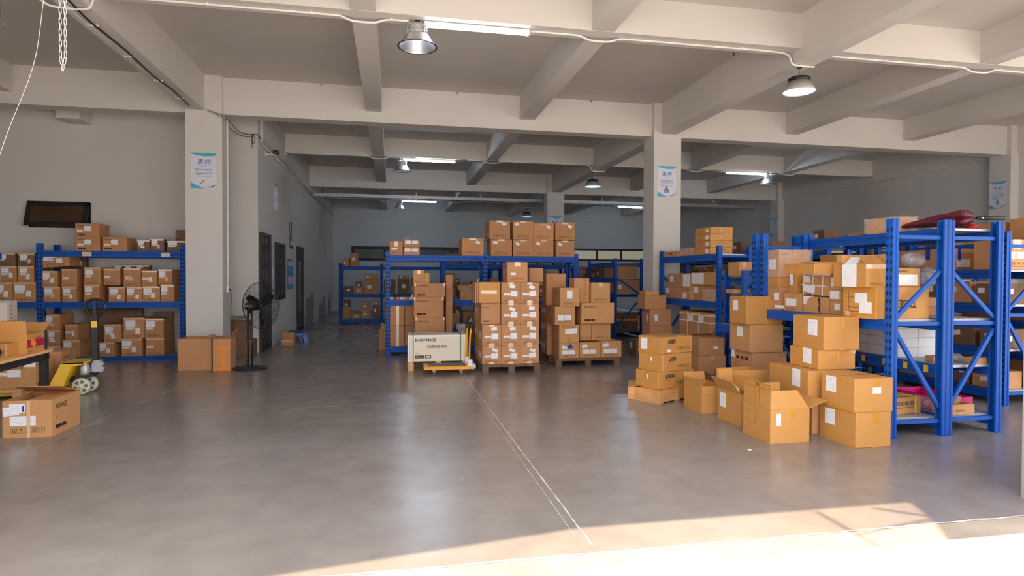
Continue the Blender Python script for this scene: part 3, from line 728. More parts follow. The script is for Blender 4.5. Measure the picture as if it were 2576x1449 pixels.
# deeper row on the middle deck (dull, in shade)
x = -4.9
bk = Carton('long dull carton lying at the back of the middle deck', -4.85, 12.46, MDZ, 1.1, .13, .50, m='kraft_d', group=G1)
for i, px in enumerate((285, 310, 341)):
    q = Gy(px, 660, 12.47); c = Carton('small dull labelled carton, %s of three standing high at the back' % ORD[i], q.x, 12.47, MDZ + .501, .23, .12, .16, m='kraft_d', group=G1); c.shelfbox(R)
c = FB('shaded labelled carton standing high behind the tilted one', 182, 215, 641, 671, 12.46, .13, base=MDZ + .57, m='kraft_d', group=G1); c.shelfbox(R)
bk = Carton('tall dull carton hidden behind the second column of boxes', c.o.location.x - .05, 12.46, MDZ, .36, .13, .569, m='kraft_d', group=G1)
# bottom deck
lw = [FB('large brown carton on the bottom deck, ' + w, a, b, t, 905, Y0, .5, base=LOZ, m='kraft_b', group=G1).shelfbox(R) for a, b, t, w in ((246, 288, 861.5, 'small one right of the truck handle'), (305.5, 357.5, 852, 'under the wider of the two upper ones'), (366, 413, 850, 'nearest the column'))]
for a, b, t, j, w in ((261, 304, 816, 0, 'left above the smallest carton'), (310, 363.5, 799.5, 1, 'middle, widest'), (364.5, 412, 801.5, 2, 'right')):
    FB('brown carton in the second layer of the bottom deck, ' + w, a, b, t, 850, Y0, .5, base=LOZ + max(lw[j].h, lw[max(j - 0, 0)].h) + .001, m='kraft_b', group=G1).shelfbox(R)
for i, (a, b, t, bt, w) in enumerate(((119, 152, 871, 905, 'lowest of the column by the left post'), (119, 151, 830.5, 870, 'middle of the column by the left post'), (115, 150, 791, 829, 'top of the column by the left post'))):
    z = LOZ if i == 0 else zt + .001
    c = FB('brown labelled carton, ' + w + ', bottom deck', a, b, t, bt, Y0, .5, base=z, m='kraft_b', group=G1).shelfbox(R); zt = z + c.h
c1 = FB('wide brown carton on the bottom deck behind the yellow truck', 157, 200.7, 855.5, 905, Y0, .45, base=LOZ, m='kraft_b', group=G1); c1.shelfbox(R); c1.txt('r', .08, c1.h * .8, 'INOVANCE', .035, 'ink_b')
c2 = FB('smaller brown carton standing on the wide one behind the yellow truck', 163.5, 194.6, 816, 853, Y0, .45, base=LOZ + c1.h + .001, m='kraft_b', group=G1); c2.shelfbox(R)
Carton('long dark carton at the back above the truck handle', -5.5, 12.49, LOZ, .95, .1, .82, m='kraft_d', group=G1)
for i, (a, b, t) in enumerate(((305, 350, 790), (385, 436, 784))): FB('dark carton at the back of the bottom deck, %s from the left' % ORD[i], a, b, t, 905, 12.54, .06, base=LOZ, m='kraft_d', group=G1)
# left neighbour bay
G2 = 'motor cartons on the rack at the picture edge'
l0 = [FB('large brown carton on the edge rack, ' + w, a, b, 710, 763, Y0, .5, base=MDZ, m='kraft_b', group=G2).shelfbox(R) for a, b, w in ((-20, 31.5, 'cut by the picture edge'), (33, 90.5, 'beside the blue post'))]
zz = MDZ + l0[0].h + .001
l1 = [FB('brown carton in the second layer of the edge rack, ' + w, a, b, 669, 709, Y0, .5, base=zz, m='kraft_b', group=G2).shelfbox(R) for a, b, w in ((1, 41.4, 'left one'), (45, 85, 'right one'))]
zz += l1[0].h + .001
l2 = [FB('dull carton in the top layer of the edge rack, ' + w, a, b, 637, 668, Y0, .45, base=zz, m='kraft_d', group=G2).shelfbox(R) for a, b, w in ((-12, 38, 'with blue tape at its corner'), (45, 87, 'beside the post'))]
l2[0].lab('f', .01, l2[0].h * .5, .09, l2[0].h * .5, 'tape_blue', off=.003, name='packing_tape')
Carton('dark low carton on the bottom deck of the edge rack', -7.0, 12.05, LOZ, .7, .45, .55, m='kraft_d', group=G2)
# tags on the top beam
for px in (206, 405):
    q = Gy(px, 634, 11.985); tg = MB().box(0, .15, -.002, 0, 0, .075).obj('beam_tag', 'tag'); tg.location = (q.x, 11.993, 1.85)
    tag(tg, 'cream paper tag on the top beam below the ' + ('stacked cartons' if px < 300 else 'dull cartons'), 'tag', 'paper tags on the left rack beam')

# ------------------------------------------------------------------ open cartons in front of the column
c = KB('plain open carton standing on the floor before the square column', 447, 446, 531, 853, 933, z0=0.0, d=.45, m='kraft_b', open=True, flaps=(('r', .12, 100), ('b', .02, 160)))
c2 = KB('narrow open carton with orange tape beside the plain one', 535.5, 535, 585, 853, 933, z0=0.0, d=.36, w=.26, m='kraft_b', open=True, flaps=(('r', .16, 25), ('l', .1, 60)))
c2.lab('f', .0, c2.h * .70, c2.w, .035, 'tape_orange', name='packing_tape'); c2.lab('f', c2.w * .42, .02, .07, c2.h * .7, 'tape_orange', name='packing_tape', off=.0014); c2.lab('f', 0, .0, c2.w, .03, 'tape_orange', name='packing_tape'); c2.lab('r', 0, c2.h * .70, c2.d, .035, 'tape_orange', name='packing_tape'); c2.lab('f', 0, 0, .02, .14, 'tape_orange', name='packing_tape', off=.0014)
c2.lab('f', .02, c2.h * .22, .04, .05, 'ink_r', name='printed_mark') if False else None
# boxes against the office wall behind the fan
b1 = Carton('large flat-lying brown carton on the floor by the office corner', -3.0, 12.28, 0, .42, .42, .30, m='kraft_d'); b1.corner('f', .3, .18, .04)
b2 = Carton('brown carton with an open lid and twine on the office corner pile', -3.05, 12.28, .301, .36, .4, .22, m='kraft_d')
b3 = Carton('brown carton topping the pile by the office corner', -3.05, 12.30, .522, .36, .36, .14, m='kraft_d')
tw = MB()
for k in range(5):
    a0 = k * 1.1; tw.tube([(-2.86 + .13 * math.cos(a0 + t * .5) * (1 + .1 * k), 12.45 + .09 * math.sin(a0 + t * .5), .68 + .05 * abs(math.sin(a0 + t * .35)) + .005 * k) for t in range(13)], .004, 5)
tag(tw.obj('packing_strap_coil', mat('olive_strap', srgb(120, 115, 70), .5)), 'loose olive strapping coiled on the carton pile behind the fan', 'strap')

# ------------------------------------------------------------------ pedestal fan
fb = Gz(629, 928); fx, fy = fb.x, fb.y
fan = thing('pedestal_fan', 'black industrial pedestal fan with a big wire cage near the column', 'fan', (fx, fy, 0))
MB().lathe([(.0, 0), (.25, 0), (.26, .012), (.25, .03), (.08, .045), (.0, .045)], 40, cap=False).obj('base', 'blackm', fan, True)
lean = .05
MB().tube([(-.03, 0, .03), (-.03 + lean * .0, 0, .95)], .014).tube([(.03, 0, .03), (.03, 0, .95)], .014).tube([(0, 0, .9), (.01, 0, 1.12)], .017).obj('pole', 'blackm', fan, True)
hc = Gy(642, 768, fy) - Vector((fx, fy, 0)); hd = Vector((.55, .83, .0)).normalized()   # air is blown away from the camera, to the right
cc = Gy(655, 769, fy + .2) - Vector((fx, fy, 0))
def orient(c, d):
    q = d.to_track_quat('Z', 'Y').to_matrix().to_4x4(); q.translation = c; return q
mo = orient(cc - hd * .17, hd)
def tm(mb, mx):
    for v in mb.bm.verts: v.co = mx @ v.co
    return mb
tm(MB().lathe([(0, -.12), (.05, -.12), (.075, -.09), (.08, 0), (.07, .09), (.045, .11), (0, .11)], 24, cap=False), mo).obj('motor', 'black', fan, True)
tm(MB().box(-.035, .035, -.005, .02, -.125, -.118), mo).obj('warning_sticker', 'tape_orange', fan)
mc = orient(cc, hd); RC = .385
wires = MB()
for k in range(28):
    t = (k + 1.5) / 29.5; r_ = RC * t; zr = .085 * math.sqrt(max(0, 1 - t ** 3))
    for s in (-1, 1): wires.tube([(r_ * math.cos(2 * PI * i / 48), r_ * math.sin(2 * PI * i / 48), s * zr) for i in range(48)], .0011, 3, closed=True)
for k in range(16):
    a = 2 * PI * k / 16
    for s in (-1, 1): wires.tube([(RC * t * math.cos(a + .25 * t), RC * t * math.sin(a + .25 * t), s * .088 * math.sqrt(max(0, 1 - t ** 3))) for t in [.05 + .95 * j / 10 for j in range(11)]], .0022, 4)
tm(wires, mc); stuff(wires.obj('cage_wires', 'blackm', fan))
tm(MB().tube([(RC * math.cos(2 * PI * i / 64), RC * math.sin(2 * PI * i / 64), 0) for i in range(64)], .006, 6, closed=True), mc).obj('cage_rim', 'blackm', fan, True)
for k in range(3):
    a = 2 * PI * k / 3 + .45; bl = MB(); bm = bl.bm; st = []
    for j in range(7):
        t = j / 6; r_ = .05 + .28 * t; wd = .035 + .035 * math.sin(PI * min(1, t * .9 + .1)); tw_ = .5 - .25 * t
        st.append([bm.verts.new((r_, y * math.cos(tw_), y * math.sin(tw_))) for y in (-wd, 0, wd)])
    for A, B2 in zip(st, st[1:]):
        for i in range(2): bm.faces.new([A[i], A[i + 1], B2[i + 1], B2[i]])
    bmesh.ops.solidify(bm, geom=bm.faces[:], thickness=.004)
    tm(bl, mc @ Matrix.Rotation(a, 4, 'Z')); bl.obj('blade', 'black', fan)
tm(MB().lathe([(0, -.06), (.05, -.05), (.055, .03), (.03, .05), (0, .05)], 20, cap=False), mc).obj('hub', 'black', fan, True)
jb = cc - hd * .17
MB().bar((0.01, 0, 1.02), (jb.x, jb.y, jb.z - .05), .04, .05).obj('tilt_bracket', 'blackm', fan)
# fan cable from the wall socket
sk = Gx(571.5, 727, COLX[0][1]); 
sb = thing('wall_socket', 'white surface socket box on the column side with a black plug', 'socket', (COLX[0][1], sk.y, sk.z))
MB().box(0, .035, -.05, .05, -.06, .06, bev=.004).obj('socket_box', 'white_pl', sb); MB().box(.035, .06, -.02, .02, -.03, .01).obj('plug', 'black', sb)
pp = [(COLX[0][1] + .06, sk.y, sk.z - .02), (COLX[0][1] + .07, sk.y, sk.z - .12), (COLX[0][1] + .09, sk.y - .02, .7), (COLX[0][1] + .14, sk.y - .2, .3), (-2.64, 11.0, .06), (-2.5, 10.8, .008), (fx - .1, fy + .02, .06), (fx - .02, fy + .03, .25), (fx - .035, fy + .03, .7), (fx, fy + .05, .95), (fx + .02, fy + .04, 1.03)]
def smooth(pts, n=6):
    pts = [Vector(p) for p in pts]; out = []
    for i in range(len(pts) - 1):
        p0, p1, p2, p3 = pts[max(i - 1, 0)], pts[i], pts[i + 1], pts[min(i + 2, len(pts) - 1)]
        for k in range(n):
            t = k / n; out.append(.5 * ((2 * p1) + (p2 - p0) * t + (2 * p0 - 5 * p1 + 4 * p2 - p3) * t * t + (3 * p1 - p0 - 3 * p2 + p3) * t ** 3))
    return out + [pts[-1]]
MB().tube([Vector(p) - Vector((fx, fy, 0)) for p in smooth(pp)], .004, 6).obj('power_cord', 'black', fan, True)

# ------------------------------------------------------------------ small things by the office wall
s1 = Carton('small brown carton on the floor next to the blue stool, lower of two', -2.35, 13.95, 0, .26, .22, .15, m='kraft_b'); s1.lab('f', .02, .09, .2, .03, 'tape_clear')
s2 = Carton('small brown carton stacked on its twin next to the blue stool', -2.33, 13.96, .151, .24, .2, .14, m='kraft_b')
st = thing('plastic_stool', 'low pale blue plastic stool by the office wall', 'stool', (-2.06, 14.65, 0))
MB().box(-.15, .15, -.11, .11, .22, .245, bev=.01).obj('seat', 'stool_top', st)
MB().prism([(-.155, .22), (.155, .22), (.165, .17), (-.165, .17)], 1, -.12, .12).obj('apron', 'stool', st)
for sx in (-1, 1):
    for sy in (-1, 1):
        q = MB(); q.prism([(sx * .165, .19), (sx * .07, .19), (sx * .125, 0), (sx * .185, 0)], 1, sy * .12, sy * .09); q.obj('leg', 'stool', st)
st2 = thing('plastic_stool', 'second pale blue stool just behind the first one', 'stool', (-2.2, 14.95, 0))
for ch in list(st.children): o2 = ch.copy(); C.objects.link(o2); o2.parent = st2

# ------------------------------------------------------------------ yellow hand pallet truck
tk = thing('pallet_truck', 'yellow hand pallet truck with black steering handle and cream wheels', 'pallet truck', (-4.07, 8.75, 0))
# frame of the truck: local x runs towards the handle, y across
body = MB()
for sy in (-.20, .16): body.prism([(-.17, .008), (.09, .012), (.085, .06), (.03, .07), (.145, .37), (.295, .392), (.30, .42), (.06, .425), (.02, .40)], 1, sy, sy + .04)
body.box(.03, .29, -.20, .20, .395, .425, bev=.008); body.prism([(.02, .12), (.045, .12), (.165, .39), (.14, .40)], 1, -.16, .16)
body.obj('body', 'yellow', tk)
for sy in (-.27, .11):
    MB().prism([(-1.35, .05), (-1.30, .085), (-.15, .085), (-.15, .03), (-1.35, .03)], 1, sy, sy + .16).obj('fork', 'yellow', tk)
    MB().lathe([(0, -.035), (.04, -.035), (.04, .035), (0, .035)], 16, 1, (-1.2, sy + .08, .041), cap=False).obj('roller', 'nylon', tk, True)
MB().tube([(-.08, -.20, .11), (-.08, -.206, .11)], .015, 12).obj('pivot_pin', 'ink_b', tk)
for sy in (-.12, .08):
    wv = thing_ = None
    wm = MB(); wm.lathe([(.028, -.03), (.098, -.03), (.104, -.02), (.104, .02), (.098, .03), (.028, .03)], 32, 1, (.22, sy, .105), cap=False)
    wl = wm.obj('wheel', 'nylon', tk, True)
    MB().lathe([(0, -.036), (.028, -.036), (.03, -.02), (.03, .036), (0, .036)], 16, 1, (.22, sy, .105), cap=False).obj('wheel_hub', 'nylon', wl, True)
    for k in range(6):
        a = k * PI / 3 + .2; pts = [(.22 + r_ * math.cos(a + d_), .105 + r_ * math.sin(a + d_)) for r_, d_ in ((.04, -.3), (.08, -.32), (.085, 0), (.08, .32), (.04, .3))]
        MB().prism(pts, 1, sy - .0315, sy - .0302).obj('wheel_recess_shade', mat('shaded_nylon', srgb(120, 116, 98), .7) if 'wr' not in M else M['wr'], wl)  # flat inlays; shade of the wheel hollows put into a darker nylon
MB().prism([(.03, .15), (.30, .21), (.36, .26), (.20, .26), (.05, .21)], 1, -.10, .09).obj('linkage', 'blackm', tk)
MB().lathe([(0, .25), (.05, .25), (.052, .28), (.052, .36), (.04, .38), (.04, .394), (0, .394)], 20, 2, (.25, -.10, 0), cap=False).obj('pump_cylinder', 'galv', tk, True)
pm_ = MB(); pm_.box(.28, .42, -.06, .04, .27, .30).box(.36, .40, -.07, .05, .30, .42).box(.30, .44, -.05, -.03, .36, .39); pm_.prism([(.30, .30), (.44, .28), (.47, .33), (.42, .35), (.46, .38), (.40, .43), (.33, .42)], 1, -.075, -.055); pm_.obj('pump_lever', 'galv', tk)
hb = Vector((.335, -.01, .30)); ht = Gy(240, 790, 8.74) - Vector((-4.07, 8.75, 0)); ht.y = -.01
MB().bar(hb, ht, .055, .07).obj('drawbar', 'blackm', tk)
q = Gy(236.5, 816, 8.70) - Vector((-4.07, 8.75, 0)); MB().box(q.x - .035, q.x + .035, -.05, -.046, q.z - .04, q.z + .04).obj('handle_sticker', 'yellow', tk)
top = Gy(239, 757, 8.74) - Vector((-4.07, 8.75, 0)); R2_ = .105
lp = [(ht.x, -.01, ht.z - .06), (ht.x - .10, -.01, ht.z + .05), (ht.x - .115, -.01, top.z - .08), (ht.x - .09, -.01, top.z - .01), (ht.x - .03, -.01, top.z + .015), (ht.x + .03, -.01, top.z + .015), (ht.x + .09, -.01, top.z - .01), (ht.x + .115, -.01, top.z - .08), (ht.x + .10, -.01, ht.z + .05), (ht.x, -.01, ht.z - .06)]
MB().tube(smooth(lp), .017, 10).obj('handle_loop', 'black', tk, True)
MB().bar((ht.x, -.01, ht.z - .05), (ht.x, -.01, top.z), .045, .03).obj('handle_core', 'black', tk)

# pallet on the truck with its cartons
pl = pallet('pale wooden pallet with the yellow truck forks inside it', -5.6, 8.36, 1.22, .86, .13, 'wood')
pl.location.z = 0
px_ = Gy(92, 940, 8.40).x
c = Carton('large brown carton on the pallet held by the yellow truck', px_ - .92, 8.38, .132, .92, .40, .35, m='kraft', group='cartons on the yellow truck')
c.inovance('r'); c.syms('f', .36, .245, .45, 'ink_b'); c.lab('f', .62, .14, .14, .09, 'label'); c.lab('f', .50, .16, .11, .04, 'label_s'); c.lab('f', .80, .265, .12, .06, 'label', off=.002)
c = Carton('brown carton with a green strap at the back of the loaded pallet', px_ - .98, 8.80, .132, 1.06, .40, .40, m='kraft_b', group='cartons on the yellow truck')
c.inovance('r'); c.lab('r', .22, 0, .02, c.h, 'green', name='strap'); c.txt('f', .80, .30, 'CE', .055, 'ink')
# white crate at the back, standing on the floor
wc = Carton('tall pale plywood crate with steel edging at the picture edge', Gy(26, 780, 9.6).x - 1.1, 9.6, 0, 1.1, .16, Gy(10, 757, 9.6).z, m='ply', name='plywood_crate', cat='crate')
wc.lab('f', 1.1 - .035, 0, .035, wc.h, 'galv', name='edge_strip'); wc.lab('f', 0, wc.h - .03, 1.1, .03, 'galv', name='edge_strip', off=.0014); wc.lab('f', 1.1 - .14, 0, .012, wc.h, 'green', name='strap')
for k in range(30): wc.lab('r', .01, .03 + k * .055, .012, .02, 'ink', name='edge_tab') if k * .055 + .06 < wc.h else None

# ------------------------------------------------------------------ work table cut by the picture edge
t0 = Gz(133, 878, .75); t1 = Gz(0, 910, .75); dv = (t1 - t0).normalized(); tang = math.atan2(-dv.y, -dv.x)
tb = thing('work_table', 'wooden-topped table on a black steel frame cut by the picture edge', 'table', (t0.x, t0.y, 0), tang)
MB().box(-1.6, 0, 0, .6, .725, .75, bev=.002).obj('tabletop', 'wood', tb)
MB().box(-1.55, -.03, .02, .07, .655, .725).obj('rail', 'blackm', tb); MB().box(-1.55, -.03, .53, .58, .655, .725).obj('rail', 'blackm', tb)
for x in (-.11, -1.55):
    for y in (.02, .52): MB().box(x, x + .07, y, y + .06, 0, .655 if x < -1 else .7251 - .0001).obj('leg', 'blackm', tb)
def on_table(u, v): q = Matrix.Rotation(tang, 4, 'Z') @ Vector((u, v, 0)); return t0.x + q.x, t0.y + q.y
x, y = on_table(-.42, .04)
c = Carton('open fruit carton with a crimson band and orange print on the table', x, y, .751, .34, .26, .185, tang, m='kraft_o', open=True, flaps=(('r', .16, 58), ('b', .13, -8), ('l', .13, 5)), group='cartons on the table')
c.lab('f', 0, .055, c.w, .075, 'crimson', name='printed_band')
for dx, dz in ((.095, .105), (.125, .088)): 
    dsk = MB(); dsk.lathe([(0, 0), (.036, 0), (.036, .0005), (0, .0005)], 24, cap=False); dsk.obj('printed_fruit', 'orange_ink', c.o, mw=c.fm('f', dx, dz, 0, .002 + dx * .002))
c.txt('f', .17, .135, '鲜甜蜜橘', .022, 'ink_r', w=.1); c.txt('f', .19, .085, '蜜橘 新鲜', .022, 'paper_y', w=.11); c.txt('f', .03, .01, 'FRUIT', .012, 'ink_b')
x, y = on_table(-.80, .12)
c = Carton('plain golden carton with an upright back flap on the table', x, y, .751, .36, .3, .115, tang, m='kraft_o', open=True, flaps=(('b', .23, 0), ('r', .03, 150)), group='cartons on the table'); c.syms('f', .05, .03, .2, 'ink_b')
x, y = on_table(-.62, -.02 + .03)
c = Carton('low golden carton in front of the fruit carton on the table', x - .1, y - .02, .751, .26, .12, .12, tang, m='kraft_o', group='cartons on the table')
x, y = on_table(-.70, .03)
cb = MB(); 
for k in range(4): cb.tube([(x - .12 + .05 * math.cos(t * .7 + k), y - .06 + .006 * k + .02 * math.sin(t), .80 + .045 * math.sin(t * .7 + k)) for t in range(11)], .004, 5)
tag(cb.obj('cable_bundle', 'black', None, True), 'coiled black cable lying on the table at the picture edge', 'cable')

# big carton on the floor in front
c = Carton('large carton with shipping papers on the floor, lowest at the picture edge', -3.52, 6.42, 0, .40 + .01, .50, .345, math.radians(-1), m='kraft', open=True, flaps=(('r', .2, -88.5), ('b', .37, -73)))
c.lab('f', .06, .11, .13, .09, 'label'); c.lab('f', .175, .112, .10, .088, 'label', off=.0014); c.lab('f', .01, .20, .13, .08, 'label', 6, off=.0016); c.lab('f', .055, .235, .13, .08, 'label', -2, off=.0024)
c.lab('f', .165, .24, .014, .055, 'tape_blue', off=.0034, name='ink_stamp'); c.lab('f', .20, .0, .03, .34, 'tape_clear', name='packing_tape', off=.003)
c.syms('f', .07, .045, .28, 'ink_b'); c.txt('r', .06, .245, 'INOVANCE', .05, 'ink', w=.2); c.badge('r', .06, .06, .035); c.corner('r', .07, .17, .03)
# ------------------------------------------------------------------ middle rack row
R = random.Random(5)
HM = 1.99; YM = 12.03
rack('blue slotted rack bay nearest the aisle, behind the plywood crate', -0.12, 1.775, YM, YM + .62, HM, [0.16, 1.06, 1.93], ends=(1, 0))
rack('blue slotted rack bay carrying the double row of cartons, behind the full pallets', 1.78, 3.75, YM, YM + .62, HM, [0.16, 1.06, 1.93], ends=(1, 1))
TZ = 1.932; G = 'big cartons on top of the middle rack'
def topbox(a, b, t, Y, D, base, label, left=True, **k):
    c = FB(label, a, b, t, 600, Y, D, base=base, m='kraft_b', group=G, **k); c.syms('f', c.w * .2, c.h * .12, c.w * .62, 'ink_b'); c.corner('f', c.w * .18, c.h * .55, .035)
    c.lab('f', c.w * .35, c.h * .9, c.w * .3, c.h * .1, 'tape_clear', name='packing_tape'); c.lab('f', c.w * .62 if R.random() < .6 else c.w * .1, c.h * .74, c.w * .2, c.h * .15, 'label', R.choice((-30, -20, -3, 5)), off=.002)
    c.txt('l', c.d * .2, c.h * .8, 'INOVANCE', .03, 'ink'); c.lab('l', c.d * .2, c.h * .1, .1, .03, 'ink', name='printed_badge'); return c
lw = [topbox(a, b, t, YM + .0, .58, TZ, 'lower-row brown carton on top of the middle rack, ' + w) for a, b, t, w in ((1235, 1288, 602, 'at its left end'), (1291, 1342.3, 603, 'second from its left end'), (1343.2, 1392.5, 603.5, 'third from its left end'), (1399, 1445, 605.5, 'at its right end'))]
zt = TZ + max(c.h for c in lw) + .001
for (a, b, t, w, op) in ((1231, 1283.5, 555, 'at its left end', 0), (1291, 1342, 556.5, 'second from its left end', 0), (1343, 1392.5, 561, 'with a sunken open top', 1), (1397, 1446.7, 560, 'at its right end', 0)):
    topbox(a, b, t, YM, .56, zt, 'upper-row brown carton on top of the middle rack, ' + w, open=bool(op), flaps=(('f', .02, 170),) if op else None)
c = topbox(1162, 1217, 599.5, YM, .55, TZ, 'single brown carton standing alone on the middle rack left of the double row')
c = FB('small brown carton on the rack end above the perforated post', 980, 1013, 607, 645, YM, .3, base=TZ, m='kraft_b'); c.lab('f', c.w * .15, c.h * .38, c.w * .42, c.h * .14, 'label_s'); c.syms('f', c.w * .15, c.h * .1, c.w * .7); c.lab('f', c.w * .36, c.h * .62, c.w * .28, c.h * .38, 'tape_clear', name='packing_tape')
c = FB('lower of two flat cartons with four white stickers on the rack end', 1015, 1056, 622.5, 645, YM, .3, base=TZ, m='kraft_b'); zq = TZ + c.h
for u in (.08, .52): c.lab('f', c.w * u, c.h * .45, c.w * .36, c.h * .42, 'label')
c = FB('upper of two flat cartons with four white stickers on the rack end', 1016, 1056, 603, 622, YM, .3, base=zq + .001, m='kraft_b')
for u in (.08, .52): c.lab('f', c.w * u, c.h * .45, c.w * .36, c.h * .42, 'label')
x0 = c.o.location.x; z0 = c.o.location.z + c.h
tag(crumple('plastic_bag', 'bag', None, x0 + .0, x0 + .18, YM + .03, YM + .25, z0, z0 + .06, 3), 'crumpled clear bag on the flat stickered cartons', 'bag')
# bay 1 contents
MZ = 1.062
for i, (px, m) in enumerate(((984, 'paper_y'), (1002, 'tape_orange'), (1011, 'paper'), (1021, 'tape_orange'), (1034, 'paper'))):
    q = Gy(px, 745, YM + .08); o = MB().lathe([(.028, 0), (.045, 0), (.045, .05), (.028, .05)], 20).obj('tape_roll', m, None, True); o.location = (q.x, q.y + .02 * i, MZ + .001)
    tag(o, 'small roll standing on the middle shelf, %s from the perforated post' % ORD[i], 'roll', 'rolls on the middle rack shelf')
o = MB().lathe([(0, -.05), (.06, -.05), (.06, .05), (0, .05)], 20, 1, cap=False).obj('wire_spool', 'white_pl', None, True); o.location = (Gy(1037, 745, YM).x + .05, YM + .2, MZ + .061); tag(o, 'white spool lying on the middle shelf behind the stacked cartons', 'spool')
for i, (a, b, t, bt, z) in enumerate(((981, 1017.5, 812.5, 868, .162), (1018.5, 1060, 812.5, 868, .162), (981, 1017.5, 760, 811, .56), (1018.5, 1060, 760, 811, .56))):
    c = FB(('lower ' if z < .3 else 'upper ') + ('left' if i % 2 == 0 else 'right') + ' of four plain brown cartons under the middle shelf', a, b, t, bt, YM + .02, .5, base=z, m='kraft_b', group='plain cartons under the middle shelf')
    if i == 0: c.o.scale.z = .395 / c.h
    if i == 1: c.o.scale.z = .395 / c.h
    if i % 2 == 0: c.lab('f', c.w * .42, 0, c.w * .2, c.h, 'tape_clear', name='packing_tape')
# cartons standing left of the perforated post, behind it
c = Carton('brown open carton on the floor left of the perforated post', -.25, 12.85, 0, .3, .3, .42, m='kraft_b'); c = Carton('small brown carton on the open one left of the post', -.22, 12.87, .421, .26, .28, .12, m='kraft_b')
# open carton with bubble film in bay 1
c = FB('open carton stuffed with bubble film on the middle shelf', 1157, 1205, 733, 750, YM + .05, .4, base=MZ, m='kraft_b', open=True, flaps=(('l', .16, 30), ('b', .12, 10), ('r', .14, 15)))
c.o.scale.z = 1.0; c.txt('f', .05, .03, 'INOVANCE', .018, 'ink_b'); c.lab('f', .15, .02, .03, .08, 'tape_orange', name='packing_tape')
tag(crumple('bubble_film', 'film', None, c.o.location.x + .02, c.o.location.x + c.w - .02, YM + .08, YM + .4, MZ + .06, MZ + .26, 8, amp=.4), 'bundle of crumpled film bulging from the open shelf carton', 'film')
q = Gy(1200, 705, YM + .1); tag(MB().bar((q.x - .1, YM + .2, MZ + .12), (q.x + .06, YM + .25, MZ + .42), .025).obj('foam_strip', 'white_pl'), 'white foam strip leaning out of the shelf carton', 'strip')
tag(crumple('plastic_bag', 'bag', None, 1.0, 1.25, YM + .1, YM + .4, MZ + .002, MZ + .22, 4), 'clear bag slumped on the middle shelf beside the stuffed carton', 'bag')
for i, (a, b, t) in enumerate(((1128, 1150, 706), (1132, 1152, 722))): pass
FB('dull carton on the middle shelf right of the stacked cartons', 1125, 1146, 690, 750, YM + .3, .25, base=MZ, m='kraft_d')
FB('dull carton at the back of the second bay middle shelf', 1232, 1254, 700, 750, YM + .3, .25, base=MZ, m='kraft_d')
for i, (a, b, z) in enumerate(((1148, 1172, 0), (1150, 1172, 1), (1153, 1172, 2), (1149, 1172, 3))):
    q0, q1 = Gy(a, 800, YM - .02), Gy(b, 800, YM - .02); c = Carton('pale grey small carton behind the plywood crate, %s from the bottom' % ORD[i], q0.x, YM + .05, .162 + z * .105, q1.x - q0.x, .3, .103, m='lilac', group='pale grey cartons on the bottom shelf'); c.lab('f', c.w * .5, .04, c.w * .3, .03, 'label_s')
Carton('large dull carton on the bottom shelf beside the full pallet', 1.42, 12.2, .162, .38, .4, .42, m='kraft_d')
# stack of three branded cartons and its neighbours, before the rack
YS = 11.2; zc = .001; G3 = 'branded cartons stacked behind the plywood crate'
base_ = Carton('brown carton at the foot of the branded stack, behind the crate', Gy(1048, 800, YS).x, YS, 0, .56, .45, .40, m='kraft_b', group=G3)
z = .401
for (a, b, t, bt, w) in ((1045, 1118.5, 798.5, 840, 'lowest visible'), (1041, 1116, 747.5, 797, 'middle and tallest'), (1042, 1120, 713, 746, 'top')):
    h = (Gy(1080, t, YS).z - z); c = Carton('branded brown carton, %s of the stack behind the crate' % w, Gy(a, 760, YS).x, YS, z, Gy(b, 760, YS).x - Gy(a, 760, YS).x, .45, h, m='kraft_b', group=G3); c.inovance('f', 'ink')
    for u in (0, c.w - .03): c.lab('f', u, c.h - .05, .03, .05, 'tape_clear', name='packing_tape')
    c.lab('l', .05, c.h * .3, .1, .1, 'label'); z += h + .001
c = Carton('small taped carton on top of the branded stack', Gy(1039.5, 700, YS).x, YS + .02, z, .20, .25, Gy(1050, 680, YS).z - z, m='kraft_b'); c.lab('f', .07, c.h * .7, .06, c.h * .3, 'tape_clear', name='packing_tape'); c.syms('f', .03, .02, .14, 'ink_b')
c = Carton('orange-brown slim carton beside the small taped one on the stack', Gy(1039.5, 700, YS).x + .203, YS + .04, z, .09, .2, .19, m='kraft_o')
# perforated cartons to the right of the stack
zz = 0
for i, h in enumerate((.36, .06, .50, .30, .06, .27)):
    c = Carton('narrow carton in the pile right of the branded stack, %s from the floor' % ORD[i], Gy(1121.5, 760, 11.45).x, 11.45, zz, .125 if h > .1 else .13, .4, h - .001, m='kraft_b', group='narrow cartons beside the branded stack')
    if h > .1:
        for u in (.035, .085):
            for v in (.05, .10): c.lab('f', u, v, .012, .012, 'label_s', name='sticker_dot')
    zz += h

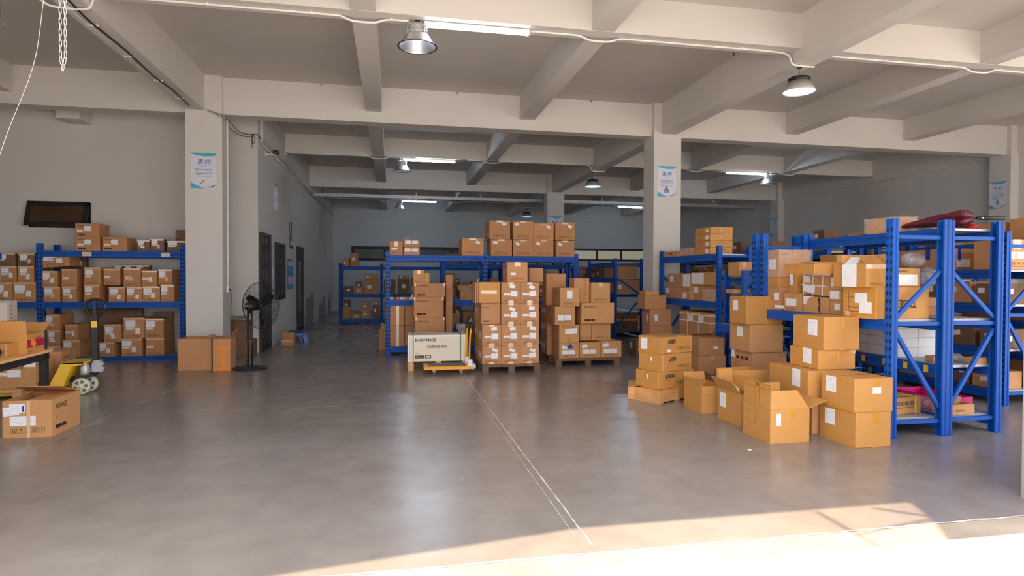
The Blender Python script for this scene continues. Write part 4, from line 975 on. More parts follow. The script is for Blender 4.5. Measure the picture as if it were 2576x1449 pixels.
# ------------------------------------------------------------------ plywood crate and platform trolley
cx0, cx1 = Gy(1026.5, 880, 9.9).x, Gy(1176, 880, 9.9).x; cy = 9.9; cz0 = .15; cz1 = Gy(1100, 843, 9.9).z; cw, ch = cx1 - cx0, cz1 - cz0; cdp = .52
cr = thing('plywood_crate', 'pale plywood motor crate with green straps, behind the platform trolley', 'crate', (cx0, cy, 0))
MB().box(0, cw, 0, cdp, cz0, cz1, bev=.002).obj('panel_body', 'ply', cr)
for x in (0, cw / 2 - .04, cw - .09):
    for y in (0.005, cdp - .10): MB().box(x, x + .09, y, y + .09, 0, cz0).obj('foot_block', 'wood', cr)
for x in (0, cw / 2 - .04, cw - .09): MB().box(x, x + .09, 0, cdp, cz0 - .03, cz0 - .0005).obj('runner', 'wood', cr)
MB().box(-.004, cw + .004, -.004, .02, cz1 - .025, cz1 + .003).obj('edge_strip', 'white_pl', cr)
for x in (-.004, cw - .02): MB().box(x, x + .024, -.004, .02, cz0 - .004, cz1 - .026).obj('edge_strip', 'white_pl', cr)
tb_ = MB()
for x in (.022, cw - .034):
    z = cz0 + .03
    while z < cz1 - .05: tb_.box(x, x + .01, -.003, 0, z, z + .008); z += .02
stuff(tb_.obj('edge_tabs', 'galv', cr))
for x in (.075, cw - .12): MB().box(x, x + .014, -.0045, .0, cz0 - .03, cz1 + .0045).box(x, x + .014, -.0045, cdp + .004, cz1 + .001, cz1 + .0045).obj('strap', 'green', cr)
def onc(x, z, off=.0012): return Matrix(((1, 0, 0, x), (0, 0, -1, -off), (0, 1, 0, z), (0, 0, 0, 1)))
put_text('INOVANCE', 'ink', cr, onc(.115, cz0 + ch * .765), ch * .105, w=cw * .35, bold=.018)
put_text('交流伺服电机', 'ink', cr, onc(cw * .315, cz0 + ch * .50), ch * .12, w=cw * .34)
put_text('Model:', 'ink_b', cr, onc(.115, cz0 + ch * .30), .018)
for i, (u, w_) in enumerate(((.115, .145), (.27, .095))): MB().box(u, u + w_, -.0012, 0, cz0 + .03 + ch * .05, cz0 + .03 + ch * .16).obj('printed_badge', 'ink_b', cr)
put_text('Monarch', 'ply', cr, onc(.13, cz0 + .03 + ch * .085, .0022), .022, w=.115); MB().box(.285, .35, -.0022, 0, cz0 + .03 + ch * .07, cz0 + .03 + ch * .14).obj('printed_badge', 'ply', cr)
# trolley
ty = Gz(1090, 942).y; tx0, tx1 = Gy(1066, 925, ty).x, Gy(1186, 925, ty).x; tw_, td = tx1 - tx0, .42
tr = thing('platform_trolley', 'orange platform trolley with grey mat and folded-up handle before the crate', 'trolley', (tx0, ty - .03, 0))
tz = Gy(1120, 922, ty - .03).z
MB().box(0, tw_, 0, td, tz - .035, tz, bev=.012).obj('platform', 'orange', tr); MB().box(.07, tw_ - .08, .04, td - .04, tz, tz + .004).obj('mat', mat('grey_rubber', (.16, .155, .15), .8, var=.1), tr)
MB().box(-.004, tw_ + .004, -.006, 0.0, tz - .05, tz - .02, bev=.003).obj('bumper', 'orange', tr)
for x in (.16, tw_ - .16):
    for y in (.07, td - .07):
        cf = MB().box(x - .03, x + .03, y - .025, y + .025, tz - .07, tz - .036).box(x - .022, x - .016, y - .022, y + .022, .035, tz - .07).box(x + .016, x + .022, y - .022, y + .022, .035, tz - .07); k = cf.obj('caster_fork', 'galv', tr)
        MB().lathe([(0, -.014), (.032, -.014), (.048, -.012), (.05, 0), (.048, .012), (.032, .014), (0, .014)], 24, 0, (x, y, .05), cap=False).obj('caster_wheel', M['alu'] if 0 else mat('grey_rubber_wheel', (.33, .35, .37), .5) if 'gw' not in M else M['gw'], k, True)
hx = tw_ - .035; htp = Gy(1190, 840, ty + .1).z
MB().box(tw_ - .06, tw_ + .012, -.01, .05, tz - .01, tz + .10, bev=.006).obj('hinge_cover', 'white_pl', tr); MB().box(tw_ - .06, tw_ + .012, td - .05, td + .01, tz - .01, tz + .10, bev=.006).obj('hinge_cover', 'white_pl', tr)
MB().tube(smooth([(hx, .03, tz + .02), (hx + .01, .03, .55), (hx + .03, .04, .70)]), .014, 8).tube([(hx + .0, td - .03, tz + .02), (hx + .01, td - .03, .7)], .014, 8).obj('handle_post', 'orange', tr, True)
MB().tube(smooth([(hx + .03, .04, .68), (hx + .05, .06, .82), (hx + .06, .12, .88), (hx + .05, td - .1, .88), (hx + .02, td - .03, .80), (hx + .01, td - .03, .68)]), .016, 8).obj('handle_grip', 'black', tr, True)
MB().lathe([(0, -.02), (.045, -.02), (.05, 0), (.045, .02), (0, .02)], 20, 1, (tw_ + .03, .1, tz - .02), cap=False).obj('foot_pedal', 'white_pl', tr, True)

# ------------------------------------------------------------------ full pallet 1
YP = 9.52; pallet('weathered wooden pallet under the neat block of labelled cartons', 1.40, YP - .05, .93, .95, .13)
G4 = 'labelled cartons stacked on the neat pallet'
xs = [Gy(p, 800, YP).x for p in (1213, 1261.5, 1309, 1356.5)]
zs = [.132] + [Gy(1285, p, YP).z for p in (869.6, 816, 762.6, 710)]
rn = ['bottom', 'second', 'third', 'fourth']; cn = ['trolley-side', 'middle', 'right-hand']
for j in range(4):
    for i in range(3):
        if i == 0 and j >= 2: continue
        c = Carton('labelled brown carton in the %s layer, %s stack of the neat pallet' % (rn[j], cn[i]), xs[i] + .001, YP, zs[j], xs[i + 1] - xs[i] - .003, .42, zs[j + 1] - zs[j] - .0015, m='kraft_b', group=G4); c.palletbox(R)
        if i == 0:
            for u in (.12, .5): c.lab('l', c.d * u, c.h * .3, .1, .1, 'label')
    c = Carton('brown carton in the back row of the neat pallet, %s layer' % rn[j], xs[0], YP + .43, zs[j], xs[3] - xs[0], .42, zs[j + 1] - zs[j] - .0015, m='kraft_b', group=G4)
    for u in (.1, .55): c.lab('l', c.d * u, c.h * .4, .1, .1, 'label')
c = Carton('branded carton set back in the third layer of the neat pallet', xs[0], YP + .09, zs[2], xs[1] - xs[0] - .003, .33, zs[3] - zs[2] - .0015, m='kraft_b', group=G4); c.inovance('f', 'ink')
c = Carton('plain carton with clear tape set back in the fourth layer of the neat pallet', xs[0] - .04, YP + .07, zs[3], xs[1] - xs[0] + .03, .35, zs[4] - zs[3] - .0015, m='kraft_o', group=G4); c.lab('f', .03, c.h * .45, c.w * .75, c.h * .16, 'tape_clear', name='packing_tape')
for k in (0, 1): Carton('folded flat carton leaning at the side of the neat pallet, ' + ('outer' if k else 'inner') + ' one', xs[0] - .075 - k * .03, YP + .06 + k * .02, zs[3] + (0 if k else 0), .025, .34, zs[4] - zs[3] - .0015, m='kraft_b', group=G4)
zt = zs[4]; c = Carton('single carton standing on the neat pallet block', Gy(1277, 690, YP).x, YP + .02, zt, Gy(1328, 690, YP).x - Gy(1277, 690, YP).x, .42, Gy(1300, 659, YP).z - zt, m='kraft_b', group=G4)
c.lab('f', c.w * .16, c.h * .36, c.w * .25, c.h * .11, 'label_s'); c.syms('f', c.w * .2, c.h * .12, c.w * .65); c.lab('f', c.w * .36, c.h * .78, c.w * .3, c.h * .22, 'tape_clear', name='packing_tape'); c.txt('l', .08, c.h * .7, 'INOVANCE', .03, 'ink'); c.lab('l', .08, .04, .08, .03, 'ink', name='printed_badge')
c = Carton('plain branded carton behind the single one on the neat pallet', Gy(1329.5, 690, YP + .5).x, YP + .45, zt, .24, .38, Gy(1345, 674, YP + .45).z - zt, m='kraft_b', group=G4)

# ------------------------------------------------------------------ mixed pallet 2
YQ = 10.0; pallet('weathered wooden pallet under the untidy pile of cartons', 2.72, YQ - .04, 1.14, 1.0, .13)
G5 = 'cartons piled on the untidy pallet'; b0 = .132
def Q(label, a, b, t, z, Y=YQ, D=.45, **k):
    pm = (a + b) / 2; x = Gy(a, 800, Y).x; return Carton(label, x, Y, z, Gy(b, 800, Y).x - x, D, Gy(pm, t, Y).z - z, m=k.pop('m', 'kraft'), group=G5, **k)
q = [Q('labelled carton in the bottom layer of the untidy pallet, ' + w, a, b, t, b0) for a, b, t, w in ((1407, 1458, 863.5, 'left one with blue mark'), (1459, 1509.6, 861.5, 'middle one'), (1511.5, 1564, 858, 'right one jutting out'))]
for c in q: c.lab('f', c.w * .15, c.h * .28, c.w * .32, c.h * .26, 'label'); c.lab('f', c.w * .49, c.h * .28, c.w * .3, c.h * .26, 'label'); c.lab('f', c.w * .12, c.h * .65, c.w * .26, c.h * .2, 'label', R.uniform(-12, 10)); c.syms('f', c.w * .2, c.h * .08, c.w * .62)
MB().prism([(.15, .17), (.25, .18), (.2, .245), (.16, .22)], 1, -.004, -.001).obj('blue_tape_scrap', 'tape_blue', q[0].o)
z1 = b0 + max(c.h for c in q) + .001
s0 = Q('labelled carton with upside-down marks, second layer of the untidy pallet', 1407, 1457, 817.5, b0 + q[0].h + .001); s0.lab('f', s0.w * .3, s0.h * .5, s0.w * .32, s0.h * .26, 'label', 3); s0.lab('f', s0.w * .6, s0.h * .52, s0.w * .3, s0.h * .26, 'label', 3); s0.syms('f', s0.w * .15, s0.h * .84, s0.w * .66); s0.lab('f', s0.w * .4, 0, s0.w * .18, s0.h * .25, 'tape', name='packing_tape')
s1 = Q('plain carton in the second layer of the untidy pallet, set back', 1459, 1488, 813.5, z1, YQ + .14, .3); s1.syms('f', .02, .03, .2)
s2 = Q('plain carton at the right of the second layer, untidy pallet', 1489, 1536, 814, z1, YQ + .14, .3); s2.syms('f', s2.w * .2, .03, s2.w * .65); s2.corner('f', s2.w * .2, s2.h * .6, .03)
zA = b0 + q[0].h + s0.h + .002; zB = z1 + max(s1.h, s2.h) + .001
t0_ = Q('labelled carton leaning left in the third layer of the untidy pallet', 1396, 1447, 771.5, zA, YQ, .5); t0_.lab('f', t0_.w * .14, t0_.h * .26, t0_.w * .32, t0_.h * .28, 'label', -2); t0_.lab('f', t0_.w * .48, t0_.h * .28, t0_.w * .32, t0_.h * .28, 'label', -2); t0_.syms('f', t0_.w * .14, .03, t0_.w * .66); t0_.txt('l', .1, t0_.h * .8, 'INOVANCE', .025, 'ink')
big = Q('wide branded carton in the third layer of the untidy pallet', 1462.5, 1545, 762, zB, YQ + .05, .42); big.inovance('f', 'ink')
zC = zA + t0_.h + .001; zD = zB + big.h + .001
u0 = Q('labelled carton standing up in the fourth layer of the untidy pallet', 1409, 1458, 724, zC, YQ, .5); u0.lab('f', u0.w * .34, u0.h * .42, u0.w * .28, u0.h * .44, 'label'); u0.corner('f', u0.w * .16, u0.h * .36, .03); u0.syms('f', u0.w * .2, .03, u0.w * .66); u0.txt('l', .1, u0.h * .75, 'INOVANCE', .025, 'ink')
u1 = Q('tall plain carton with upright marks behind the fourth layer', 1444, 1482, 700, zD, YQ + .15, .3, m='kraft_b'); 
for k in range(5): link('handling_marks', sym('ink_b'), u1.o, mw=u1.fm('f', u1.w * .62, u1.h * .1 + k * .08, 0, .0012) @ Matrix.Diagonal((.008, .05, 1, 1)))
u2 = Q('taped carton at the right of the fourth layer, untidy pallet', 1487, 1534.5, 711, zD, YQ + .06, .4); u2.syms('f', u2.w * .15, u2.h * .1, u2.w * .7); u2.corner('f', u2.w * .17, u2.h * .6, .03); u2.lab('f', u2.w * .4, u2.h * .8, u2.w * .2, u2.h * .2, 'tape_clear', name='packing_tape')
zE = zC + u0.h + .001
Carton('plain flat carton standing behind the top labelled one', Gy(1374, 700, YQ + .52).x, YQ + .52, zC, .36, .3, Gy(1400, 688, YQ + .52).z - zC, m='kraft_b', group=G5).corner('f', .1, .5, .03)
for j, (za, zb) in enumerate(((b0, .48), (.482, .80), (.802, zC - .002))):
    c = Carton('dull carton in the rear row of the untidy pallet, %s from below' % ORD[j], Gy(1376, 800, YQ + .53).x, YQ + .53, za, .95, .42, zb - za, m='kraft_b', group=G5)
    for u in (.1, .45): c.lab('l', c.d * u, c.h * .3, .09, .09, 'label')

# ------------------------------------------------------------------ far racks behind (dim)
R = random.Random(21)
def fill(where, x0, x1, y, d, z, zmax, group, along='x', mats=('kraft_d', 'kraft_b'), n=6, lab=True, z2=True, tall=.34):
    """row of assorted cartons on one deck; along x (or y with x0,x1 as y range and y as x)"""
    p = x0; i = 0
    while p < x1 - .12 and i < n:
        w = R.uniform(.22, .46); w = min(w, x1 - p); h = min(R.uniform(.16, tall), zmax - z - .02); dd = min(d, R.uniform(.3, .5))
        lbl = '%s dim carton, %s' % (ORD[i], where)
        if along == 'x': c = Carton(lbl, p, y, z, w - .02, dd, h, m=R.choice(mats), group=group)
        else: c = Carton(lbl, y, p, z, dd, w - .02, h, m=R.choice(mats), group=group)
        if lab:
            for f in ('f', 'l'):
                if R.random() < .8: c.lab(f, c.fw(f) * R.uniform(.1, .4), c.h * R.uniform(.3, .55), c.fw(f) * .3, c.h * .25, 'label', R.choice((0, 0, 10, -12)))
        if z2 and h < zmax - z - .22 and R.random() < .55:
            h2 = min(R.uniform(.12, .22), zmax - z - h - .03); 
            if along == 'x': Carton('dim carton on the ' + ORD[i] + ' one, ' + where, p + .02, y + .02, z + h + .001, w - .06, dd - .05, h2, m=R.choice(mats), group=group).lab('f', .05, .04, .08, .06, 'label')
            else: Carton('dim carton on the ' + ORD[i] + ' one, ' + where, y + .02, p + .02, z + h + .001, dd - .05, w - .06, h2, m=R.choice(mats), group=group).lab('l', .05, .04, .08, .06, 'label')
        p += w + R.uniform(0, .08); i += 1
YF = 20.4; HF = 1.95
fx_ = [Gy(p, 740, YF).x for p in (852, 956, 1112, 1232, 1352, 1450)]
for i in range(5):
    rack('dim blue rack bay far down the hall, %s from the office wall' % ORD[i], fx_[i], fx_[i + 1] - .001 + (.09 if i == 4 else 0), YF, YF + .6, HF, [.15, .95, 1.85], ends=(1, 1 if i == 4 else 0), group='far racks', slots=(i < 3))
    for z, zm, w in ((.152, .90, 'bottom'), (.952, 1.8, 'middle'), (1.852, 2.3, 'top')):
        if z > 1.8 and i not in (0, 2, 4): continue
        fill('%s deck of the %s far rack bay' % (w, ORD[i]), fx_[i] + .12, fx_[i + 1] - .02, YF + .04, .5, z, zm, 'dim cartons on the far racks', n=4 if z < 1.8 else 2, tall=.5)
# second dim row nearer, seen through the middle rack
YG = 16.5; gx = [Gy(p, 740, YG).x for p in (1110, 1262, 1420)]
for i in range(2):
    rack('dim blue rack bay seen through the middle rack, %s from the aisle' % ORD[i], gx[i], gx[i + 1] - .001 + .09 * i, YG, YG + .6, 1.95, [.15, .98, 1.86], ends=(1, i), group='racks behind the middle rack', slots=False)
    for z, zm, w in ((.152, .93, 'bottom'), (.982, 1.8, 'middle'), (1.862, 2.3, 'top')):
        fill('%s deck of %s bay behind middle rack' % (w, ORD[i]), gx[i] + .12, gx[i + 1] - .02, YG + .04, .5, z, zm, 'dim cartons behind the middle rack', n=5, tall=.45)
# end frame rack running away, right of the untidy pallet
XE = Gy(1546, 750, 14.55).x; XF = Gy(1619, 750, 14.55).x
rack('blue rack seen end-on with crossed braces between the untidy pallet and the big column', XE, XF, 14.55, 16.7, 2.0, [.14, .66, 1.12, 1.5, 1.9], along='y', flip=True)
rack('blue rack continuing behind the end-on one', XE, XF, 16.62, 18.8, 2.0, [.14, .9, 1.5], along='y', ends=(0, 1))
c = Carton('big dim carton on the lowest deck of the end-on rack with orange tape', XE + .07, 14.68, .142, XF - XE - .16, .7, .49, m='kraft_d'); c.lab('f', 0, .28, c.w, .05, 'tape_orange', name='packing_tape'); c.txt('f', .2, .1, 'E 3K', .1, 'ink', w=.12)
Carton('wide brown carton on the upper deck of the end-on rack', XE + .07, 14.64, 1.502, XF - XE - .2, .9, .36, m='kraft_b'); Carton('wide brown carton on the middle deck of the end-on rack', XE + .07, 14.64, 1.122, XF - XE - .12, .9, .34, m='kraft_b').lab('f', .05, .1, .1, .1, 'label')
fill('upper deck of the end-on rack', 15.7, 18.6, XE + .04, .5, 1.502, 1.95, 'cartons on the end-on rack', along='y', n=7)
for i, (a, b, Y) in enumerate(((1452, 1472, 19.3), (1487, 1545, 19.35))):
    x0, x1 = Gy(a, 670, Y).x, Gy(b, 670, Y).x; t = thing('plastic_tote', 'bright blue plastic tote stack far behind the racks, ' + ('narrow' if i == 0 else 'wide') + ' one', 'crate', (x0, Y, 1.5 if 0 else 0))
    w = x1 - x0
    for k in range(6): 
        z0 = k * .32; MB().box(0, w, 0, .5, z0, z0 + .30).box(-.01, w + .01, -.01, .51, z0 + .27, z0 + .30).obj('tote', 'tote', t)
# ------------------------------------------------------------------ right foreground racks
HR = 2.07
def rk(*a, **k): return rack(*a, **k)
r1 = rk('blue slotted rack nearest the camera, holding the wrapped and taped cartons', 4.60, 5.235, 4.93, 7.05, HR, [.17, 1.115], along='y')
r2 = rk('blue slotted rack back to back with the nearest one, umbrella on its top', 5.245, 5.88, 4.95, 7.05, HR, [.17, .66, 1.115, 2.0], along='y', flip=True)
R = random.Random(31)
GR = 'cartons on the nearest rack'; Z1 = 1.117; ZB = .172
# big carton with upside-down lettering on the front end
def atp(px, X): return Gx(px, 700, X).y
c = KB('big taped carton with upside-down lettering at the near end of the middle deck', 2203, 2122, 2360, 722.5, None, z0=Z1, Y=5.03, m='kraft_o', group=GR, w=.60)
c.txt('f', c.w * .76, c.h * .60, 'TNSE', .075, 'ink', rot=180, w=.19)
for (u, v, w, h) in ((.12, .05, .16, .20),): link('printed_grid', frame_mesh(.17, .22).obj('printed_grid', 'ink_b').data, c.o, mw=c.fm('l', c.d * .18, c.h * .2, 0, .0012)); bpy.data.objects.remove(bpy.data.objects['printed_grid']) if 0 else None
for k in range(3): c.lab('l', c.d * .18, c.h * (.34 + .16 * k), .17, .003, 'ink_b', name='printed_line')
c.lab('l', c.d * .38, c.h * .48, .16, .10, 'a4', off=.002); c.lab('l', c.d * .52, c.h * .16, .16, .11, 'a4', off=.003); c.lab('l', c.d * .08, c.h * .04, .06, .05, 'label_o', off=.002)
for f in ('l',): c.lab(f, 0, c.h - .05, c.d, .05, 'tape', name='packing_tape'); c.lab(f, 0, 0, c.d, .04, 'tape', name='packing_tape'); c.lab(f, 0, 0, .05, c.h, 'tape', name='packing_tape', off=.0005); c.lab(f, c.d - .05, 0, .05, c.h, 'tape', name='packing_tape', off=.0005)
c.lab('f', 0, 0, .04, c.h, 'tape', name='packing_tape')
bigc = c; zt = Z1 + c.h + .001
c = KB('opened carton with folded delivery sheets standing on the big taped one', 2178, 2119, 2233, 664.5, None, z0=zt, Y=5.06, m='kraft_o', group=GR, w=.235, open=True, flaps=(('f', .15, -52), ('b', .10, 15), ('r', .10, 10)))
c.lab('l', .0, .0, c.d * .62, c.h, 'a4', off=.002); c.syms('f', c.w * .2, c.h * .08, c.w * .6); c.lab('f', c.w * .45, c.h * .3, c.w * .2, c.h * .3, 'tape', name='packing_tape'); c.lab('f', 0, c.h * .8, c.w, c.h * .2, 'tape_clear', name='packing_tape')
MB().prism([(0.003, 0), (c.d - .003, 0), (c.d - .03, .12), (.03, .12)], 1, 0, .005).obj('flap', 'kraft_o', c.o, mw=Matrix.Translation((0, c.d, c.h)) @ Matrix.Rotation(-PI / 2, 4, 'Z') @ Matrix.Rotation(math.radians(-48), 4, 'X'))
link('delivery_sheet', sheet('a4'), c.o, mw=Matrix.Translation((-.002, c.d - .02, c.h)) @ Matrix.Rotation(-PI / 2, 4, 'Z') @ Matrix.Rotation(math.radians(90 - 48), 4, 'X') @ Matrix.Diagonal((.16, .115, 1, 1)))
oc = c
c = Carton('golden carton at the back of the opened one, ' + 'flap raised', oc.o.location.x + .05, 5.42, zt, .3, .14, .24, m='kraft_o', group=GR)
c = Carton('orange branded carton with a large sheet inside the rack end', Gy(2252, 700, 5.08).x, 5.08, zt, Gy(2315, 700, 5.08).x - Gy(2252, 700, 5.08).x, .26, Gy(2290, 675, 5.08).z - zt, m='kraft_o', group=GR)
c.txt('f', .02, c.h * .78, 'INOVANCE', .02, 'ink', w=.13); c.lab('f', -.0, .015, c.w * .88, c.h * .58, 'a4'); ox = c
tag(crumple('plastic_bag', 'bag', None, 4.98, 5.18, 5.10, 5.30, zt + c.h + .001, zt + c.h + .17, 6), 'clear bag peaking above the orange branded carton', 'bag')
tag(crumple('plastic_bag', 'bag', None, 5.235, 5.36, 5.12, 5.36, zt, zt + .2, 9), 'clear bag squeezed beside the orange branded carton', 'bag')
# column of narrow cartons left of the big one
yA, yB = atp(2117, 4.66), atp(2088, 4.66)
for i, (t, b, w) in enumerate(((675, 728, 'top, branded'), (728, 757, 'middle'), (757, 795, 'bottom'))):
    z0 = Z1 if i == 2 else (Z1 + .15 if i == 1 else Z1 + .265)
hz = [.148, .114, .20]; z = Z1
for i, w in enumerate(('bottom', 'middle', 'top')):
    c = Carton('narrow carton with delivery sheet, %s of three beside the big taped one' % w, 4.66, yA + .01, z, .4, yB - yA - .012, hz[i], m='kraft', group=GR); z += hz[i] + .001
    if i == 2: c.txt('l', .02, c.h * .78, 'INOVANCE', .016, 'ink', w=.1); c.lab('l', .02, .04, c.d * .7, .09, 'label_o' if 0 else 'a4')
    if i == 1: c.lab('l', 0, .02, c.d * .9, .09, 'a4')
    if i == 0: c.lab('l', c.d * .45, .05, .08, .07, 'label')
# torn round-edged carton, strapped carton above it
y0, y1 = atp(2086, 4.66), atp(2019, 4.66)
c = Carton('torn and taped carton with a split corner on the nearest rack', 4.66, y0 + .015, Z1, .36, y1 - y0 - .03, .185, m='kraft', group=GR, bulge=.015); c.lab('l', c.d * .02, c.h * .5, c.d * .42, c.h * .48, 'a4', 4)
MB().prism([(0, 0), (.02, .05), (.005, .09), (.03, .17), (.0, .17), (-.012, .09), (-.004, .05)], 0, -.012, -.006).obj('split', 'ink_b', c.o, mw=Matrix.Translation((0, c.d * .3, .005)))
c2 = Carton('battered carton bound with white straps lying slanted on the torn one', 4.66, y0 + .01, Z1 + .195, .34, y1 - y0 - .0, .215, m='kraft', group=GR, bulge=.02, tilt=(math.radians(3), 0))
for u in (.08, c2.d * .55, c2.d * .9): MB().box(-.013, c2.w + .012, u, u + .012, -.004, .0).box(-.014, -.009, u, u + .012, 0, c2.h).box(-.012, c2.w + .012, u, u + .012, c2.h + .002, c2.h + .006).obj('strap', 'white_strap', c2.o)
MB().box(-.015, -.01, 0.01, c2.d - .01, c2.h * .45, c2.h * .45 + .012).obj('strap', 'white_strap', c2.o)
c2.lab('l', c2.d * .08, c2.h * .12, c2.d * .45, c2.h * .40, 'a4', -4, off=.012); c2.lab('l', c2.d * .1, c2.h * .62, c2.d * .22, c2.h * .34, 'label', -4, off=.012)
z = Z1 + .435
c = KB('long lidded golden carton lying on the strapped one', 2049, 2026, 2112, 662, None, z0=z, Y=y0 - .02 if 0 else 5.62, m='kraft_o', group=GR, d=.5)
c.lab('l', .2, 0, .05, c.h, 'tape', name='packing_tape'); MB().box(-.01, c.w + .01, .0, c.d, c.h, c.h + .006).obj('lid', 'kraft_in', c.o)
# cartons further along the deck
y0, y1 = atp(2017, 4.66), atp(1971, 4.66)
c = Carton('taped carton with one delivery sheet, near the far end of the deck', 4.66, y0 + .01, Z1, .4, y1 - y0 - .02, .215, m='kraft', group=GR); c.lab('l', c.d * .12, c.h * .30, c.d * .62, c.h * .38, 'a4'); c.syms('l', c.d * .15, .015, c.d * .6); c.lab('l', c.d * .4, c.h * .7, .06, c.h * .3, 'tape', name='packing_tape')
yy0 = y0
y0, y1 = atp(2012, 4.66), atp(1986, 4.66)
c3 = Carton('upright slim taped carton leaning with a tall sheet', 4.66, y0 + .05, Z1 + .222, .36, .13, .33, m='kraft_o', group=GR, tilt=(math.radians(-5), 0)); c3.lab('l', .02, .1, .06, .19, 'a4')
c3b = Carton('taped golden carton behind the slim upright one', 4.70, y0 - .13, Z1 + .46, .34, .17, .09, m='kraft_o', group=GR)
c3b.o.location.z = Z1 + .49
y0, y1 = atp(1968, 4.66), 7.0
c = Carton('carton with fragile marks at the far end of the deck', 4.67, 6.72, Z1, .44, .30, .28, m='kraft_b', group=GR); c.lab('l', .18, .12, .10, .09, 'label'); c.lab('l', .2, .02, .2, .04, 'label'); c.syms('l', .05, .12, .2)
# low shelf: items on bottom deck
c = Carton('carton printed with characters and bound by yellow straps on the lowest deck', 4.70, 5.10, ZB, .47, .30, .165, math.radians(8), m='kraft', group='things on the lowest deck')
c.txt('f', .12, .085, '制动电阻', .045, 'ink', w=.25); c.txt('f', .12, .06, 'Braking resistance', .014, 'ink_b', w=.25); 
for u in (.075, .39): MB().box(u, u + .013, -.004, 0, 0, c.h + .003).box(u, u + .013, -.004, c.d + .004, c.h + .001, c.h + .004).obj('strap', 'yellow_strap', c.o)
MB().box(0, c.w, .1, .112, c.h + .0005, c.h + .003).obj('strap', 'yellow_strap', c.o)
c = Carton('small taped carton lying behind the yellow-strapped one', 4.72, 5.47, ZB, .3, .2, .22, m='kraft', group='things on the lowest deck')
c = Carton('large open carton with its flap hanging forward on the lowest deck', 4.70, 5.75, ZB, .5, .55, .28, m='kraft_b', open=True, flaps=(('f', .2, 75), ('b', .1, 10)), group='things on the lowest deck')
wr = MB(); 
for k in range(14): wr.tube([(4.8 + .3 * R.random(), 5.8 + .3 * R.random(), ZB + .25 + .14 * R.random()) for _ in range(4)], .003, 4)
tag(wr.obj('shredded_wire', 'white_pl'), 'tangle of thin white strips spilling from the large open carton', 'strips')
tag(crumple('plastic_bag', 'bag', None, 4.68, 5.12, 5.45, 5.70, ZB + .221, ZB + .30, 12), 'flat clear bag of white parts lying on the small taped carton', 'bag')
tag(crumple('plastic_bag', 'bag', None, 5.26, 5.46, 5.10, 5.6, ZB + .001, ZB + .13, 15), 'clear bag with dark parts between the racks on the lowest deck', 'bag')
# magenta tray and open carton in the second rack
ty_ = thing('magenta_tray', 'magenta plastic tray on the lowest deck of the second rack', 'tray', (5.42, 5.2, ZB), 0, 'things on the lowest deck')
MB().box(0, .40, 0, .62, 0, .008).box(0, .40, 0, .01, .008, .13).box(0, .40, .61, .62, .008, .13).box(0, .01, .01, .61, .008, .13).box(.39, .40, .01, .61, .008, .13).obj('tray_body', 'pink', ty_)
c = Carton('open brown carton with loose parts in front of the magenta tray', 5.30, 5.02, ZB, .34, .15, .10, math.radians(0), m='kraft', open=True, flaps=(('l', .12, 40), ('b', .05, -8)), group='things on the lowest deck'); c.txt('f', .12, .03, 'XINGTAI', .018, 'ink_b')
tag(crumple('loose_parts', 'dark', None, 5.36, 5.55, 5.05, 5.13, ZB + .01, ZB + .09, 3, smooth=False), 'dark metal parts heaped inside the open carton by the tray', 'parts')
# white cartons on the .66 deck of rack 2
GW = 'white cartons on the second rack'; zw = .662
yw0, yw1 = 5.62, 6.95
for j in range(4):
    for i, (a, b) in enumerate(((5.62, 6.05), (6.06, 6.50), (6.51, 6.92))):
        for k in range(2):
            if j == 3 and i == 2: continue
            c = Carton('plain white carton, layer %s from the deck, %s from the near end, %s row' % (ORD[j], ORD[i], 'aisle' if k == 0 else 'inner'), 5.32 + k * .255, a, zw + j * .104, .25, b - a, .102, m='white_board', group=GW)
Carton('shallow kraft carton on the deck in front of the white ones', 5.40, 5.26, zw, .3, .10, .055, m='kraft', group=GW); Carton('small shallow kraft carton at the near end of that deck', 5.66, 5.05, zw, .16, .12, .06, m='kraft', group=GW)
tag(crumple('plastic_bag', 'bag', None, 5.62, 5.82, 5.2, 5.45, zw + .001, zw + .06, 19), 'flat clear bag with a small part at the near end of the white cartons deck', 'bag')
for k, px in enumerate((2172, 2225, 2278, 2330)):
    q = Gx(px, 890, 5.232); tg = MB().box(-.0, .002, 0, .05, 0, .07).obj('beam_tag', 'ytag'); tg.location = (5.2335 + .0005, q.y - .02, .575); tag(tg, 'yellow paper tag on the low beam, %s from the far end' % ORD[k], 'tag', 'yellow tags on the low beam')
# small cartons on the 1.117 deck of rack 2
for k in range(2):
    c = Carton('flat brown carton, %s of two by the far post on the second rack' % ('lower' if k == 0 else 'upper'), 5.45, 5.45, Z1 + k * .095, .36, .5, .094, m='kraft_b', group='flat cartons on the second rack')
